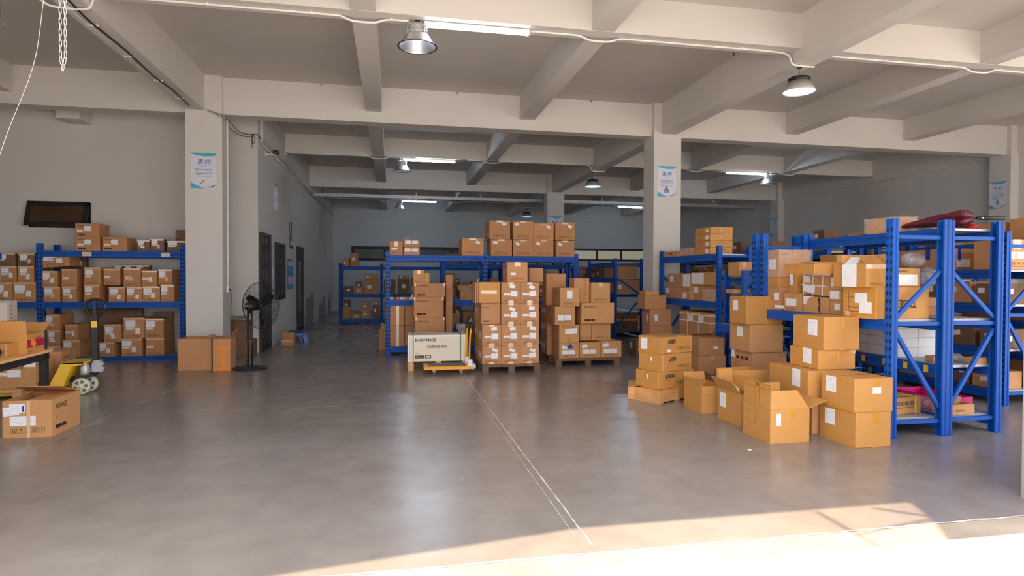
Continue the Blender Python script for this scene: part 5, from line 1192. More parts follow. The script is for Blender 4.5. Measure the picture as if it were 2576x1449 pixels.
# top of rack 2: carton, folded umbrella, red thing
ZT = 2.002
c = KB('long kraft carton wrapped in film on top of the second rack', 2262, 2176, 2303, 545, None, z0=ZT, X=5.30, m='kraft', group=None)
c.lab('l', c.d * .5, 0, .05, c.h, 'tape', name='packing_tape'); wrap(c)
um = thing('folded_umbrella', 'folded maroon umbrella with black handle lying across the rack top', 'umbrella', (0, 0, 0))
p0 = Gz(2262, 566, ZT + .03); p0 = Vector((5.32, 5.62, ZT + .05)); p1 = Vector((5.68, 5.10, ZT + .11)); dv = (p1 - p0).normalized(); sv = Vector((dv.y, -dv.x, 0)); uv = Vector((0, 0, 1))
mb = MB(); bm = mb.bm; rings = []; n = 22; L = (p1 - p0).length
for i in range(25):
    t = i / 24; rr = .014 + .055 * math.sin(PI * min(1, t * 1.05) ** 1.1) ** .8 if t < .95 else .03
    rr = .014 + .115 * (t ** .8) * (1 if t < .9 else (1 - (t - .9) * 6))
    ring = []
    for k in range(n):
        a = 2 * PI * k / n; f = 1 + .22 * math.sin(5 * a + t * 5) + .08 * math.sin(11 * a - t * 9)
        pt = p0 + dv * L * t + sv * rr * 1.5 * f * math.cos(a) + uv * max(-rr * .5, rr * .75 * f * math.sin(a)); pt.z = max(pt.z, ZT + .002); ring.append(bm.verts.new(pt))
    rings.append(ring)
for A, B2 in zip(rings, rings[1:]):
    for k in range(n): bm.faces.new([A[k], A[(k + 1) % n], B2[(k + 1) % n], B2[k]])
bm.faces.new(rings[0][::-1]); bm.faces.new(rings[-1]); mb.obj('canopy', 'maroon', um)
# hanging fold of cloth over the beam
hf = MB(); a = p1 - dv * .16; pts = [(a + sv * .02 + uv * .01), (p1 - dv * .02 + sv * .03 + uv * .02), (p1 - dv * .04 - uv * .08 + sv * .05), (a + dv * .05 - uv * .135 + sv * .06), (a - dv * .03 - uv * .05 + sv * .05)]
pts = [Vector(p) for p in pts]; fA = [hf.bm.verts.new(p) for p in pts]; fB = [hf.bm.verts.new(p - sv * .012) for p in pts]; hf.bm.faces.new(fA); hf.bm.faces.new(fB[::-1])
for i in range(5): hf.bm.faces.new([fA[i], fB[i], fB[(i + 1) % 5], fA[(i + 1) % 5]])
hf.obj('cloth_fold', 'maroon', um)
h1 = Gy(2530, 549, 5.02); MB().tube([p1 - dv * .03 + uv * .0, p1 + (h1 - p1) * .1], .008).tube([p1 + (h1 - p1) * .1, p1 + (h1 - p1) * .14, h1 - (h1 - p1) * .04, h1], [.014, .019, .019, .014], 12).obj('handle', 'blackm', um, True)
MB().tube([p1 + (h1 - p1) * .22 - Vector((0, .02, 0)), p1 + (h1 - p1) * .22 - Vector((0, .026, 0))], .007, 10).obj('push_button', 'white_pl', um)
o = MB().lathe([(0, 0), (.07, 0), (.065, .035), (.04, .05), (0, .055)], 20, cap=False).obj('red_cap', 'red', None, True); o.location = (5.72, 5.16, ZT); tag(o, 'small red rounded object on the rack top below the umbrella handle', 'cap')
bk = MB(); bk.box(0, .16, 0, .1, 0, .008).box(.01, .15, .005, .1, .008, .016, Matrix.Rotation(.1, 4, 'Y')); o = bk.obj('folded_papers', 'dark'); o.location = (5.32, 6.0, ZT); o.rotation_euler.z = .4; tag(o, 'dark folded sheets lying at the far end of the rack top', 'papers')

# ------------------------------------------------------------------ rack R1 far bay and further right rows
r3 = rk('tall blue rack end behind the nearest rack, wrapped carton beside its post', 4.60, 5.235, 7.13, 8.2, HR, [.17, .85], along='y', ends=(1, 0))
c = Carton('film-wrapped branded carton perched above the flat one at the rack end', 4.67, 6.75, Z1 + .281 + .121, .44, .28, .335, m='kraft', group=None); c.txt('f', .04, .28, 'INOVANCE', .02, 'ink_b', w=.1); c.lab('l', .08, .10, .14, .12, 'a4'); wrap(c)
c = Carton('flat kraft carton right under the film-wrapped one', 4.665, 6.74, Z1 + .281, .46, .29, .12, m='kraft_o', group=GR)
for i, (x, y, z, w, d, h) in enumerate(((5.34, 6.55, Z1, .42, .36, .30), (5.34, 6.56, Z1 + .301, .40, .34, .15), (5.34, 6.57, Z1 + .452, .40, .34, .13), (5.34, 6.58, Z1 + .583, .36, .30, .10))):
    Carton('kraft carton, %s from below in the pile at the back of the second rack' % ORD[i], x, y, z, w, d, h, m='kraft_o' if i else 'kraft', group='pile at the back of the second rack')
rk('blue rack of the far-right row holding branded cartons', 7.12, 7.74, 5.96, 8.0, HR, [.17, .66, 1.20, 1.62], along='y')
rk('blue rack continuing the far-right row', 7.12, 7.74, 8.05, 10.1, HR, [.17, .66, 1.2, 1.62, 2.0], along='y', ends=(0, 1))
rk('blue rack at the right picture edge', 7.75, 8.37, 5.96, 8.0, HR, [.17, .6, .98, 1.62, 1.98], along='y', slots=False)
GF = 'cartons on the far-right row'; R = random.Random(77)
c = KB('long branded carton with blue tape strips on the far-right row', 2325, 2245, 2362, 625, None, z0=1.622, Y=6.72, X=None, m='kraft', group=GF, d=.85) if 0 else Carton('long branded carton with blue tape strips on the far-right row', 7.17, 6.70, 1.622, .46, 1.05, .28, m='kraft', group=GF)
c.txt('l', .28, .18, 'INOVANCE', .045, 'ink', w=.26); c.lab('l', .62, .14, .07, .14, 'tape_blue', name='packing_tape'); c.lab('f', .06, .12, .05, .16, 'tape_blue', name='packing_tape'); c.lab('f', .05, .04, .2, .1, 'label'); c.syms('f', .05, .01, .2)
c = Carton('tall carton with round plastic studs at the near end of the far-right row', 7.17, 6.03, 1.622, .46, .40, .36, m='kraft', group=GF)
for k in range(6): c.lab('f', c.w - .03, .03 + k * .06, .012, .012, 'paper', name='sticker_dot')
c.lab('f', .02, .13, .13, .08, 'label'); c.lab('f', .17, .13, .13, .08, 'label'); c.syms('f', .04, .03, .34, 'ink_b'); c.lab('f', .12, .24, .12, .12, 'tape_clear', name='packing_tape')
for (y, h, w) in ((7.85, .33, 'brown carton behind the long branded one'),): Carton(w + ' on the far-right row', 7.2, y + .25, 1.622, .45, .45, h, m='kraft_b', group=GF).txt('f', .05, .22, 'INOVANCE', .03, 'ink')
fill('upper deck of the far-right row', 8.6, 10.0, 7.17, .5, 1.622, 2.0, GF, along='y', tall=.3)
fill('top deck of the far-right row', 8.2, 10.0, 7.17, .5, 2.002, 2.4, GF, along='y', tall=.25)
fill('third deck of the far-right row', 6.1, 10.0, 7.17, .5, 1.202, 1.5, GF, along='y', n=8)
fill('second deck of the far-right row', 6.1, 10.0, 7.17, .5, .662, 1.08, GF, along='y', n=8)
fill('lowest deck of the far-right row', 6.1, 10.0, 7.17, .5, .172, .55, GF, along='y', n=8, mats=('kraft_b', 'kraft_d'))
for z, h, w in ((1.982, .30, 'top'), (1.622, .30, 'upper'), (.982, .2, 'middle'), (.602, .26, 'low'), (.172, .34, 'lowest')):
    c = Carton('carton with white labels on the %s deck at the right picture edge' % w, 7.84, 6.04, z, .44, .5, h, m='kraft' if z > 1.5 else 'kraft_b', group='cartons at the right picture edge'); c.lab('f', .05, h * .4, .12, h * .3, 'label'); c.syms('f', .05, .02, .3)
    Carton('second carton behind it on the %s deck at the right picture edge' % w, 7.84, 6.6, z, .44, .6, h * .9, m='kraft_b', group='cartons at the right picture edge')
# a middle row between (dim)
rk('blue rack row between the nearest racks and the far-right row', 6.42, 7.04, 8.1, 10.3, 2.0, [.17, .66, 1.2, 1.55, 1.92], along='y', slots=False)
fill('top deck of the middle dim row', 8.25, 10.1, 6.47, .5, 1.922, 2.3, 'cartons on the dim row', along='y', tall=.25); fill('fourth deck of the middle dim row', 8.25, 10.1, 6.47, .5, 1.552, 1.82, 'cartons on the dim row', along='y', tall=.24)
fill('third deck of the middle dim row', 8.25, 10.1, 6.47, .5, 1.202, 1.44, 'cartons on the dim row', along='y', tall=.24); fill('second deck of the middle dim row', 8.25, 10.1, 6.47, .5, .662, 1.08, 'cartons on the dim row', along='y'); fill('lowest deck of the middle dim row', 8.25, 10.1, 6.47, .5, .172, .55, 'cartons on the dim row', along='y')
rk('blue rack row deeper in the hall right of the big column', 6.6, 7.22, 10.6, 14.9, 2.0, [.17, 1.0, 1.5, 1.92], along='y', slots=False)
for z, zm, w in ((1.922, 2.3, 'top'), (1.502, 1.85, 'third'), (1.002, 1.4, 'second'), (.172, .9, 'lowest')): fill('%s deck of the deeper row' % w, 10.8, 14.8, 6.65, .5, z, zm, 'cartons on the deeper row', along='y', n=9, tall=.3)
rk('blue rack standing against the dim right part of the hall', 9.6, 10.22, 9.0, 13.2, 2.0, [.17, 1.0, 1.5, 1.92], along='y', slots=False)
for z, zm, w in ((1.922, 2.5, 'top'), (1.502, 1.85, 'third'), (1.002, 1.4, 'second')): fill('%s deck of the rack in the dim right part' % w, 9.2, 13, 9.65, .5, z, zm, 'cartons in the dim right part', along='y', n=8, tall=.3)

# ------------------------------------------------------------------ rack with the four flat cartons (R3) and its neighbour
XA = 5.14; Y3a, Y3b = 8.98, 11.2; H3 = 2.03
rk('blue rack in front of the big column, four flat cartons on its top', XA, XA + .60, Y3a, Y3b, H3, [.14, 1.12, 1.90], along='y', flip=True)
rk('low blue rack with close-set decks left of the tall rack end', XA + .0, 6.35, 8.28, 8.84, 1.62, [.14, .72, 1.0, 1.275, 1.53], along='x', slots=False)
c = Carton('kraft carton with an orange tape patch on the low rack top deck', Gy(1859, 670, 8.34).x, 8.34, 1.532, .2, .3, .22, m='kraft'); c.lab('f', .06, .14, .05, .08, 'tape_orange', name='packing_tape')
c = Carton('branded kraft carton beside the orange-patched one, low rack', c.o.location.x + .205, 8.36, 1.532, .3, .3, .22, m='kraft'); c.txt('f', .04, .17, 'INOVANCE', .02, 'ink'); c.lab('f', .12, .08, .12, .12, 'label')
o = MB().box(0, .06, 0, .05, 0, .09).obj('blue_cup', 'tote'); o.location = (Gy(1890, 680, 8.30).x, 8.285, 1.532); tag(o, 'small bright blue plastic piece before the branded carton', 'cup')
c = Carton('small flat kraft carton on the second deck of the low rack', Gy(1844, 720, 8.34).x, 8.34, 1.277, .28, .2, .06, m='kraft'); c.syms('f', .14, .02, .1)
tag(crumple('plastic_bag', 'bag', None, 5.32, 5.48, 8.36, 8.6, 1.277, 1.36, 21), 'clear bag left of the small flat carton on the low rack', 'bag'); tag(crumple('plastic_bag', 'bag', None, 5.15, 5.45, 8.26, 8.5, 1.002, 1.05, 22), 'clear film scrap hanging over the low rack deck', 'film')
c = Carton('dim wrapped carton on the third deck of the low rack', 5.30, 8.36, 1.002, .35, .3, .2, m='kraft_d'); wrap(c)
G8 = 'flat cartons with handle slots'; z = 1.902; y8 = 9.28; xl = Gy(1786.5, 600, y8).x; xr = Gy(1843, 600, y8).x
for i in range(4):
    h = (Gy(1815, 570.6, y8).z - 1.902) / 4
    c = Carton('flat golden carton with a hand slot, %s from below of the four on the rack' % ORD[i], xl + (.004 if i % 2 else 0), y8, z, xr - xl, .52, h - .001, m='kraft_o', group=G8); z += h
    c.lab('f', c.w * .35, c.h * .42, c.w * .31, c.h * .26, 'ink_b', name='hand_slot'); c.lab('f', c.w * .365, c.h * .42, c.w * .28, c.h * .22, 'kraft_in', off=.0016, name='slot_lining'); c.lab('l', c.d * .70, c.h * .22, c.d * .2, c.h * .55, 'label')
c = Carton('flat brown carton with a hand slot at the column end of the rack top', XA + .02, 10.45, 1.902, .42, .62, .105, m='kraft_b', group=G8); c.lab('l', c.d * .42, .05, .12, .02, 'ink_b', name='hand_slot')
c = Carton('film-wrapped small carton between the flat cartons on the rack top', XA + .03, 9.95, 1.902, .3, .40, .13, m='kraft_b'); wrap(c, amp=.03)
c = Carton('small kraft carton next to the film-wrapped one on the rack top', XA + .03, 10.37, 1.902, .3, .07, .10, m='kraft')
# middle deck of R3
Z3 = 1.122; G9 = 'cartons on the rack before the big column'
def S(label, a, b, z, h, X=XA + .07, D=.4, m='kraft_b', **k):
    ya, yb = Gx(b, 700, X).y, Gx(a, 700, X).y; return Carton(label, X, ya + .005, z, D, yb - ya - .01, h, m=m, group=G9, **k)
c = S('carton with a label and symbols, lower row, nearest the column', 1673, 1716, Z3, .21); c.lab('l', .05, .09, .14, .1, 'a4'); c.syms('f', .04, .04, .3); h_ = .21
c = S('wide brown carton in the upper row nearest the column', 1680, 1728, Z3 + .212, .26); c.lab('l', .1, .1, .14, .12, 'a4')
c = S('slim upright carton with a tall sheet in the middle of the deck', 1717, 1737, Z3 + .16, .30); c.lab('l', .01, .07, c.d * .9, .22, 'a4')
c = S('low carton with a label under the slim upright one', 1717, 1738, Z3, .158); c.lab('l', .02, .02, .12, .1, 'a4')
c = S('carton with a large sheet in the upper row by the near post', 1738, 1797, Z3 + .262, .22, m='kraft'); c.lab('l', c.d * .02, .02, c.d * .55, c.h - .03, 'a4'); c.syms('f', .1, .02, .2)
c = S('brown carton with a sheet in the lower row by the near post', 1740, 1797, Z3, .26, X=XA + .12); c.lab('l', c.d * .1, .13, .16, .1, 'a4')
c = Carton('film-wrapped parcel at the deck edge by the near post', XA + .0, 9.08, Z3, .10, .42, .2, m='kraft_b'); wrap(c, pad=.004, amp=.008); c.o.location.x = XA + .012
# below: strapped cartons on the floor
Carton('plain dull carton on the floor under the white-strapped one', 5.12, 9.22, .142, .50, 1.0, .312, m='kraft_d')
c = Carton('long dull carton bound with white straps, stacked under the rack', 5.10, 9.2, .456, .52, 1.05, .47, m='kraft_b')

for v in (.30, .42): c.lab('l', 0, v, c.d, .018, 'white_strap', name='strap', off=.002); c.lab('f', 0, v, c.w, .018, 'white_strap', name='strap', off=.002)
for u in (.3, .7): c.lab('l', u, 0, .018, c.h, 'white_strap', name='strap', off=.0025)
for u in (.35, .72): c.lab('l', u, .30, .16, .12, 'a4', off=.003); c.lab('l', u + .06, .40, .04, .06, 'tape_orange', off=.004, name='packing_tape')
c.syms('f', .1, .42, .3)
c = Carton('carton with delivery sheet and raised flap on top of the strapped one', 4.72, 9.12, .0, .36, .40, .56, m='kraft_b', open=True, flaps=(('f', .12, 60), ('r', .1, 40))); c.lab('f', .05, .3, .15, .1, 'a4'); c.lab('f', .12, .36, .03, .08, 'tape_orange', off=.003, name='packing_tape')
x0 = Gy(1744, 900, 8.66).x; x1 = Gy(1813, 900, 8.66).x
c = Carton('dull taped carton standing on the floor behind the lettered stack', x0, 8.50, 0, min(x1, 5.10) - x0, .42, Gy(1780, 893, 8.6).z, m='kraft_b'); c.tape(m='tape', along='y'); zq = c.h
c = Carton('dull carton with a small label on the taped floor one', x0 + .01, 8.51, zq + .001, min(x1, 5.10) - x0 - .03, .42, .27, m='kraft_b'); c.lab('f', .24, .10, .08, .04, 'label')
c = Carton('flat weathered wooden-look tray behind the lettered stack', 4.08, 7.75, 0, .38, .42, .14, m='wood_old'); c.lab('f', .04, .03, .1, .07, 'label')
c = Carton('low flattened carton lying by the wooden crates', 4.02, 7.2, 0, .5, .5, .05, m='kraft_o')
# pile between column and pallet 2
X5 = 4.72; 
for i, (a, l, b, t, bt, w) in enumerate(((1635, 1612, 1692, 820, 870, 'lowest seen'), (1635, 1612, 1688, 778, 820, 'with two small labels'), (1623, 1611, 1676, 743, 777, 'with a printed diamond'))):
    Yp = 10.55; z0 = (0, None, None)[i] if i == 0 else zt5
    zt_ = Gy(a, t, Yp).z
    c = Carton('brown carton in the pile before the column, %s' % w, Gy(a, 800, Yp).x, Yp, z0, Gy(b, 800, Yp).x - Gy(a, 800, Yp).x, .36, zt_ - z0, m='kraft_b', group='pile before the big column'); zt5 = zt_ + .001
    if i == 1: c.lab('l', .2, .08, .08, .13, 'label'); c.lab('f', .1, .08, .06, .12, 'label', 8)
    if i == 2: link('printed_diamond', frame_mesh(.09, .09, .002).obj('printed_diamond', 'ink_b').data, c.o, mw=c.fm('f', c.w * .5, c.h * .25, 0, .0012) @ Matrix.Diagonal((1.35, .75, 1, 1)) @ Matrix.Rotation(PI / 4, 4, 'Z')); link('printed_frame', frame_mesh(.06, .025, .002).obj('printed_frame', 'ink_b').data, c.o, mw=c.fm('f', c.w * .76, c.h * .78, 0, .0012))
for o in [o for o in C.objects if o.parent is None and o.name.split('.')[0] in ('printed_diamond', 'printed_frame', 'printed_grid')]: bpy.data.objects.remove(o)
Carton('small crumpled carton topping the pile before the column', Gy(1624, 735, 10.57).x, 10.57, zt5, .27, .3, .08, m='kraft', group='pile before the big column', bulge=.01)
c = KB('dark carton on the floor between the untidy pallet and the lettered stack', 1610 - 8, 1590, 1622, 855, None, z0=0, Y=10.9, m='kraft_d', d=.4); c.lab('l', .1, .15, .1, .12, 'label')
# ------------------------------------------------------------------ lettered stack
def rotbox(label, cb, lb, rb, z0, yt, m, group=None, **k):
    """corner on the plane z0, turned 22 degrees; width and depth from the two outer columns"""
    c0 = Gz(*cb, z0); ang = math.radians(22)
    def along(px, v):
        r = ray(px, 700); return (c0.y * r.x - c0.x * r.y) / (v[0] * r.y - v[1] * r.x)
    W_ = along(rb[0], (math.cos(ang), math.sin(ang))); D_ = along(lb[0], (-math.sin(ang), math.cos(ang))); zt = Gy(cb[0], yt, c0.y).z
    return Carton(label, c0.x, c0.y, z0, W_, D_, zt - z0, ang, m, group=group, **k), zt
GL = 'lettered cartons on the wooden crates'
cr1 = thing('wooden_crate', 'low orange pine crate under the lettered cartons', 'crate', Gz(1636, 1010), 0); a0 = Gz(1675, 1014.5); a1 = Gz(1757, 998)
angc = math.atan2(a1.y - a0.y, a1.x - a0.x); cr1.rotation_euler.z = angc; Lc = .78; zc = .158
cr1.location = (a0.x - .12 * math.cos(angc), a0.y - .12 * math.sin(angc), 0)
MB().box(0, Lc, 0.012, .40, .02, zc, bev=.002).obj('crate_body', 'wood_red', cr1)
for v in (.02, .065, .11): MB().box(0, Lc, 0, .011, v, v + .043).obj('side_board', 'wood_red', cr1)
for u in (.0, .33, Lc - .07): MB().box(u, u + .07, -.012, -.0005, .02, zc).obj('batten', 'wood_red', cr1); MB().box(u, u + .07, 0, .4, 0, .0195).obj('runner', 'wood_red', cr1)
a2 = Gz(1580, 1004); a3 = Gz(1632, 1009)
cr2 = thing('wooden_crate', 'short orange pine crate jutting out left of the other one', 'crate', (a2.x, a2.y, 0), math.atan2(a3.y - a2.y, a3.x - a2.x) * .6)
MB().box(0, .20, 0.006, .5, .0, zc, bev=.002).obj('crate_body', 'wood_red', cr2)
for v in (.003, .055, .107): MB().box(0, .20, -.006, .0055, v, v + .05).obj('end_board', 'wood_red', cr2)
z = zc + .002
for i, (cb, lb, rb, yt, w) in enumerate((((1656.3, 980.5), (1600.8, 968.8), (1746.5, 965.6), 938, 'lowest'), ((1667.4, 936.7), (1608, 927), (1741.4, 918.6), 893, 'middle'), ((1664.6, 891.6), (1607, 879), (1743, 877), 849.4, 'top'))):
    c, zt = rotbox('golden carton with bold black lettering, %s of three on the pine crates' % w, cb, lb, rb, z, yt, 'kraft_o', GL)
    c.txt('f', c.w * .2, c.h * .60, 'LAIEN', c.h * .26, 'ink', w=c.w * .24, bold=.03); c.lab('f', c.w * .48, c.h * .5, c.w * .07, c.h * .5, 'tape', name='packing_tape'); c.lab('f', c.w * .48, 0, c.w * .07, c.h * .28, 'tape', name='packing_tape')
    c.txt('f', c.w * .2, c.h * .48, 'BY MONARCH', c.h * .05, 'ink_r', w=c.w * .14); c.syms('f', c.w * .5, c.h * .18, c.w * .42, 'ink'); c.lab('l', c.d * .4, c.h * .6, c.d * .16, c.h * .4, 'tape', name='packing_tape'); c.lab('t', 0, c.d * .45, c.w, .05, 'tape', name='packing_tape'); c.lab('l', 0, 0, c.d, .02, 'tape', name='packing_tape')
    if i == 2: c.lab('l', c.d * .12, c.h * .2, c.d * .28, c.h * .68, 'label', off=.002); c.lab('f', c.w * .18, c.h * .1, c.w * .12, c.h * .14, 'label_s')
    else: c.corner('f', c.w * .14, c.h * .45, .03); c.lab('l', c.d * .5, c.h * .55, .03, .05, 'paper', 8, off=.002, name='sticker')
    z = zt + .0015
# ------------------------------------------------------------------ big golden stacks
GS = 'tall stack beside the rack with close-set decks'
z = 0
low = Gz(1892, 941 + 32, 0)
# stack 1: from the floor up
Y1 = 6.95
def stk(label, pc, pl, pr, t, z0, Y, m='kraft_o', group=None, **k):
    c = Gy(pc, 850, Y); zt = Gy(pc, t, Y).z; W_ = Gy(pr, 850, Y).x - c.x; D_ = Gx(pl, 850, c.x).y - Y
    return Carton(label, c.x, Y, z0, W_, D_, zt - z0, m=m, group=group, **k)
d_ = stk('brown carton at the foot of the diamond-marked stack', 1893, 1842, 1980, 941, 0, Y1, 'kraft_b', GS)
c_ = stk('brown carton with a printed diamond, above the floor one', 1892, 1840, 1980, 886.5, d_.h + .001, Y1, 'kraft_b', GS)
fr = frame_mesh(.13, .13, .003).obj('x', 'ink_b'); dm = fr.data; bpy.data.objects.remove(fr)
link('printed_diamond', dm, c_.o, mw=c_.fm('f', c_.w * .5, c_.h * .28, 0, .0012) @ Matrix.Diagonal((1.35, .7, 1, 1)) @ Matrix.Rotation(PI / 4, 4, 'Z'))
fr = frame_mesh(.08, .035, .003).obj('x', 'ink_b'); dm = fr.data; bpy.data.objects.remove(fr); link('printed_frame', dm, c_.o, mw=c_.fm('f', c_.w * .78, c_.h * .80, 0, .0012))
for k in range(3): c_.lab('l', c_.d * (.25 + .22 * k), c_.h * .58, c_.d * .14, c_.h * .15, 'ink_b', name='printed_mark'); 
for k, tx in enumerate(('NO.', 'N.W.', 'G.W.')): c_.txt('l', c_.d * .18, c_.h * (.42 - k * .12), tx + '      KG', .016, 'ink_b')
c_.lab('l', -.0, c_.h * .62, c_.d * .2, c_.h * .36, 'label', off=.002)
z = d_.h + c_.h + .002
b_ = stk('plain golden carton in the middle of the diamond-marked stack', 1888, 1836, 1970.5, 816, z, Y1 - .03, 'kraft', GS); b_.lab('l', b_.d * .35, b_.h * .52, b_.d * .3, b_.h * .36, 'a4'); z += b_.h + .001
a_ = stk('golden taped carton topping the diamond-marked stack', 1878, 1835, 1967.5, 746, z, Y1 - .05, 'kraft_o', GS); a_.lab('l', a_.d * .22, a_.h * .48, a_.d * .28, a_.h * .36, 'a4')
for u in (.5,): a_.lab('f', a_.w * u, a_.h * .62, .06, a_.h * .38, 'tape', name='packing_tape'); a_.lab('f', a_.w * u, 0, .06, .03, 'tape', name='packing_tape'); a_.lab('l', a_.d * .5, a_.h * .7, .06, a_.h * .3, 'tape', name='packing_tape')
# stack 2
GT = 'large golden cartons stacked in front of the nearest rack'
e_ = KB('large golden taped carton on the floor, lower of the front pair', 2152.4, 2066, 2247, 1039.5, 1128.2, z0=0, m='kraft_o', group=GT)
XQ, YQ_ = e_.o.location.x, e_.o.location.y
dd = stk('large golden carton with a barcode sticker, upper of the front pair', 2152.4, 2067.5, 2248.4, 953.6, e_.h + .001, YQ_ + .002, 'kraft_o', GT)
def tapes(c, face='f', u=.5):
    c.lab('f', c.w * u, c.h * .66, .055, c.h * .34, 'tape', name='packing_tape'); c.lab('f', c.w * (u - .03), 0, .055, .03, 'tape', name='packing_tape'); c.lab('l', c.d * .48, c.h * .72, .055, c.h * .28, 'tape', name='packing_tape'); c.lab('l', 0, 0, c.d, .03, 'tape', name='packing_tape', off=.0006)
    c.lab('t', 0, c.d * .47, c.w, .055, 'tape', name='packing_tape')
    for v in (.48,): c.lab('t', 0, c.d * v, c.w, .003, 'ink_b', off=.0015, name='flap_seam')
def sheetl(c, u=.18, v=.42, w=.12, h=.17): c.lab('l', c.d * u, c.h * v, w, h, 'label', off=.0018)
for c in (e_, dd): tapes(c); sheetl(c, .16, .46, .13, .145)
dd.lab('f', dd.w * .46, dd.h * .55, .085, .055, 'label', off=.0018)
# back pair
Yk = YQ_ + e_.d + .04; Xk = Gy(2066, 920, Yk).x
f_ = Carton('large golden carton on the floor behind the front pair', XQ - .05, Yk, 0, e_.w + .03, .62, e_.h - .01, m='kraft', group=GT)
g_ = Carton('large golden carton with a white sheet, behind the barcode one', XQ - .09, Yk + .01, e_.h, e_.w + .10, .62, dd.h * .98 + .0, m='kraft_o', group=GT); sheetl(g_, .62, .42, .12, .17)
zt = g_.h + e_.h + .001
h_ = stk('shallow golden carton, second from the top of the large stack', 2058.8, 1987.3, 2152.4, 881.5, zt, Yk + .06, 'kraft_o', GT); h_.lab('l', h_.d * .10, 0, .0, 0, 'tape') if 0 else None
h_.lab('f', 0, h_.h - .035, h_.w, .035, 'tape', name='packing_tape'); h_.lab('f', h_.w * .48, h_.h * .4, .06, h_.h * .6, 'tape', name='packing_tape', off=.0018); h_.lab('l', h_.d * .3, h_.h * .35, .05, h_.h * .65, 'tape', name='packing_tape'); sheetl(h_, .48, .25, .13, .15)
i_ = stk('large golden carton on the very top of the large stack', 2072.4, 1995, 2162, 797.5, zt + h_.h + .001, Yk + .03, 'kraft_o', GT); tapes(i_); sheetl(i_, .5, .42, .14, .155)
# ------------------------------------------------------------------ open cartons
def ob(label, pc, pl, pr, t, b, flaps, m='kraft_o', **k):
    c0 = Gz(pc, b); zt = Gy(pc, t, c0.y).z; W_ = Gy(pr, 900, c0.y).x - c0.x; D_ = Gx(pl, 900, c0.x).y - c0.y
    return Carton(label, c0.x, c0.y, 0, W_, D_, zt, m=m, open=True, flaps=flaps, group='open cartons on the floor before the stacks', **k)
A = ob('big open golden carton in front with its side flap standing up', 1937, 1871, 2038, 1031.5, 1117, (('l', .22, -3), ('b', .17, 2), ('r', .20, 72)))
MB().prism([(.003, .001), (A.w - .003, .001), (A.w * .74, .17), (.02, .17)], 1, 0, .005).obj('flap', 'kraft_o', A.o, mw=Matrix.Translation((0, 0, A.h)) @ Matrix.Rotation(math.radians(-12), 4, 'X'))
A.lab('f', A.w * .14, A.h * .52, .05, .11, 'label', off=.0018); A.lab('f', A.w * .5, A.h * .74, .05, A.h * .26, 'tape', name='packing_tape'); A.lab('l', A.d * .46, A.h * .7, .055, A.h * .3 + .0, 'tape', name='packing_tape'); A.lab('l', 0, 0, A.d, .03, 'tape', name='packing_tape')
link('tape_strip', sheet('tape'), A.o, mw=Matrix.Translation((-.003, A.d * .52, A.h)) @ Matrix.Rotation(-PI / 2, 4, 'Z') @ Matrix.Rotation(PI / 2, 4, 'X') @ Matrix.Diagonal((.055, .215, 1, 1)))
link('tape_strip', sheet('tape'), A.o, mw=Matrix.Translation((-.003, A.d - .01, A.h + .185)) @ Matrix.Rotation(-PI / 2, 4, 'Z') @ Matrix.Rotation(PI / 2, 4, 'X') @ Matrix.Diagonal((A.d - .02, .03, 1, 1)))
fr = frame_mesh(.13, .13, .002).obj('x', 'ink_b'); dm = fr.data; bpy.data.objects.remove(fr); link('printed_frame', dm, A.o, mw=A.fm('l', A.d * .18, A.h * .42, 0, .0012))
tag(crumple('plastic_bag', 'bag', None, A.o.location.x + .05, A.o.location.x + A.w - .03, A.o.location.y + .15, A.o.location.y + .5, A.h * .6, A.h + .10, 31), 'crumpled clear bag sticking out of the big open carton', 'bag')
B_ = ob('open golden carton with a white sheet behind the big open one', 1863.0, 1806.5, 1905, 994, 1073.7, (('l', .16, 35), ('b', .20, 2), ('r', .14, 10)))
B_.lab('l', B_.d * .12, B_.h * .42, .11, .15, 'label'); B_.lab('l', B_.d * .5, B_.h * .6, .055, B_.h * .4, 'tape', name='packing_tape'); B_.lab('l', 0, 0, B_.d, .03, 'tape', name='packing_tape')
tag(crumple('foam_sheet', 'white_pl', None, B_.o.location.x + .01, B_.o.location.x + .14, B_.o.location.y + .2, B_.o.location.y + .5, B_.h * .75, B_.h + .05, 35), 'white foam sheet curling out of the open carton', 'foam')
c0 = Gz(1765, 1041); C_ = Carton('open carton farthest left of the open group, by the pine crates', c0.x, c0.y, 0, Gy(1822, 1000, c0.y).x - c0.x, .42, Gy(1765, 972, c0.y).z, m='kraft_o', open=True, flaps=(('l', .05, 8), ('b', .10, 20), ('f', .10, 178)), group='open cartons on the floor before the stacks')
D1 = Carton('open carton with high upright walls at the back of the open group', 3.67, B_.o.location.y + B_.d + .05, 0, .44, .36, B_.h * .93, m='kraft_o', open=True, flaps=(('f', .19, -3), ('b', .17, 4), ('r', .17, -2)), group='open cartons on the floor before the stacks')
# scrap of paper on the floor
o = MB().box(0, .03, 0, .02, .001, .004).obj('paper_scrap', 'paper'); q = Gz(1883, 1133); o.location = (q.x, q.y, 0); tag(o, 'tiny white paper scrap on the floor before the big open carton', 'scrap')
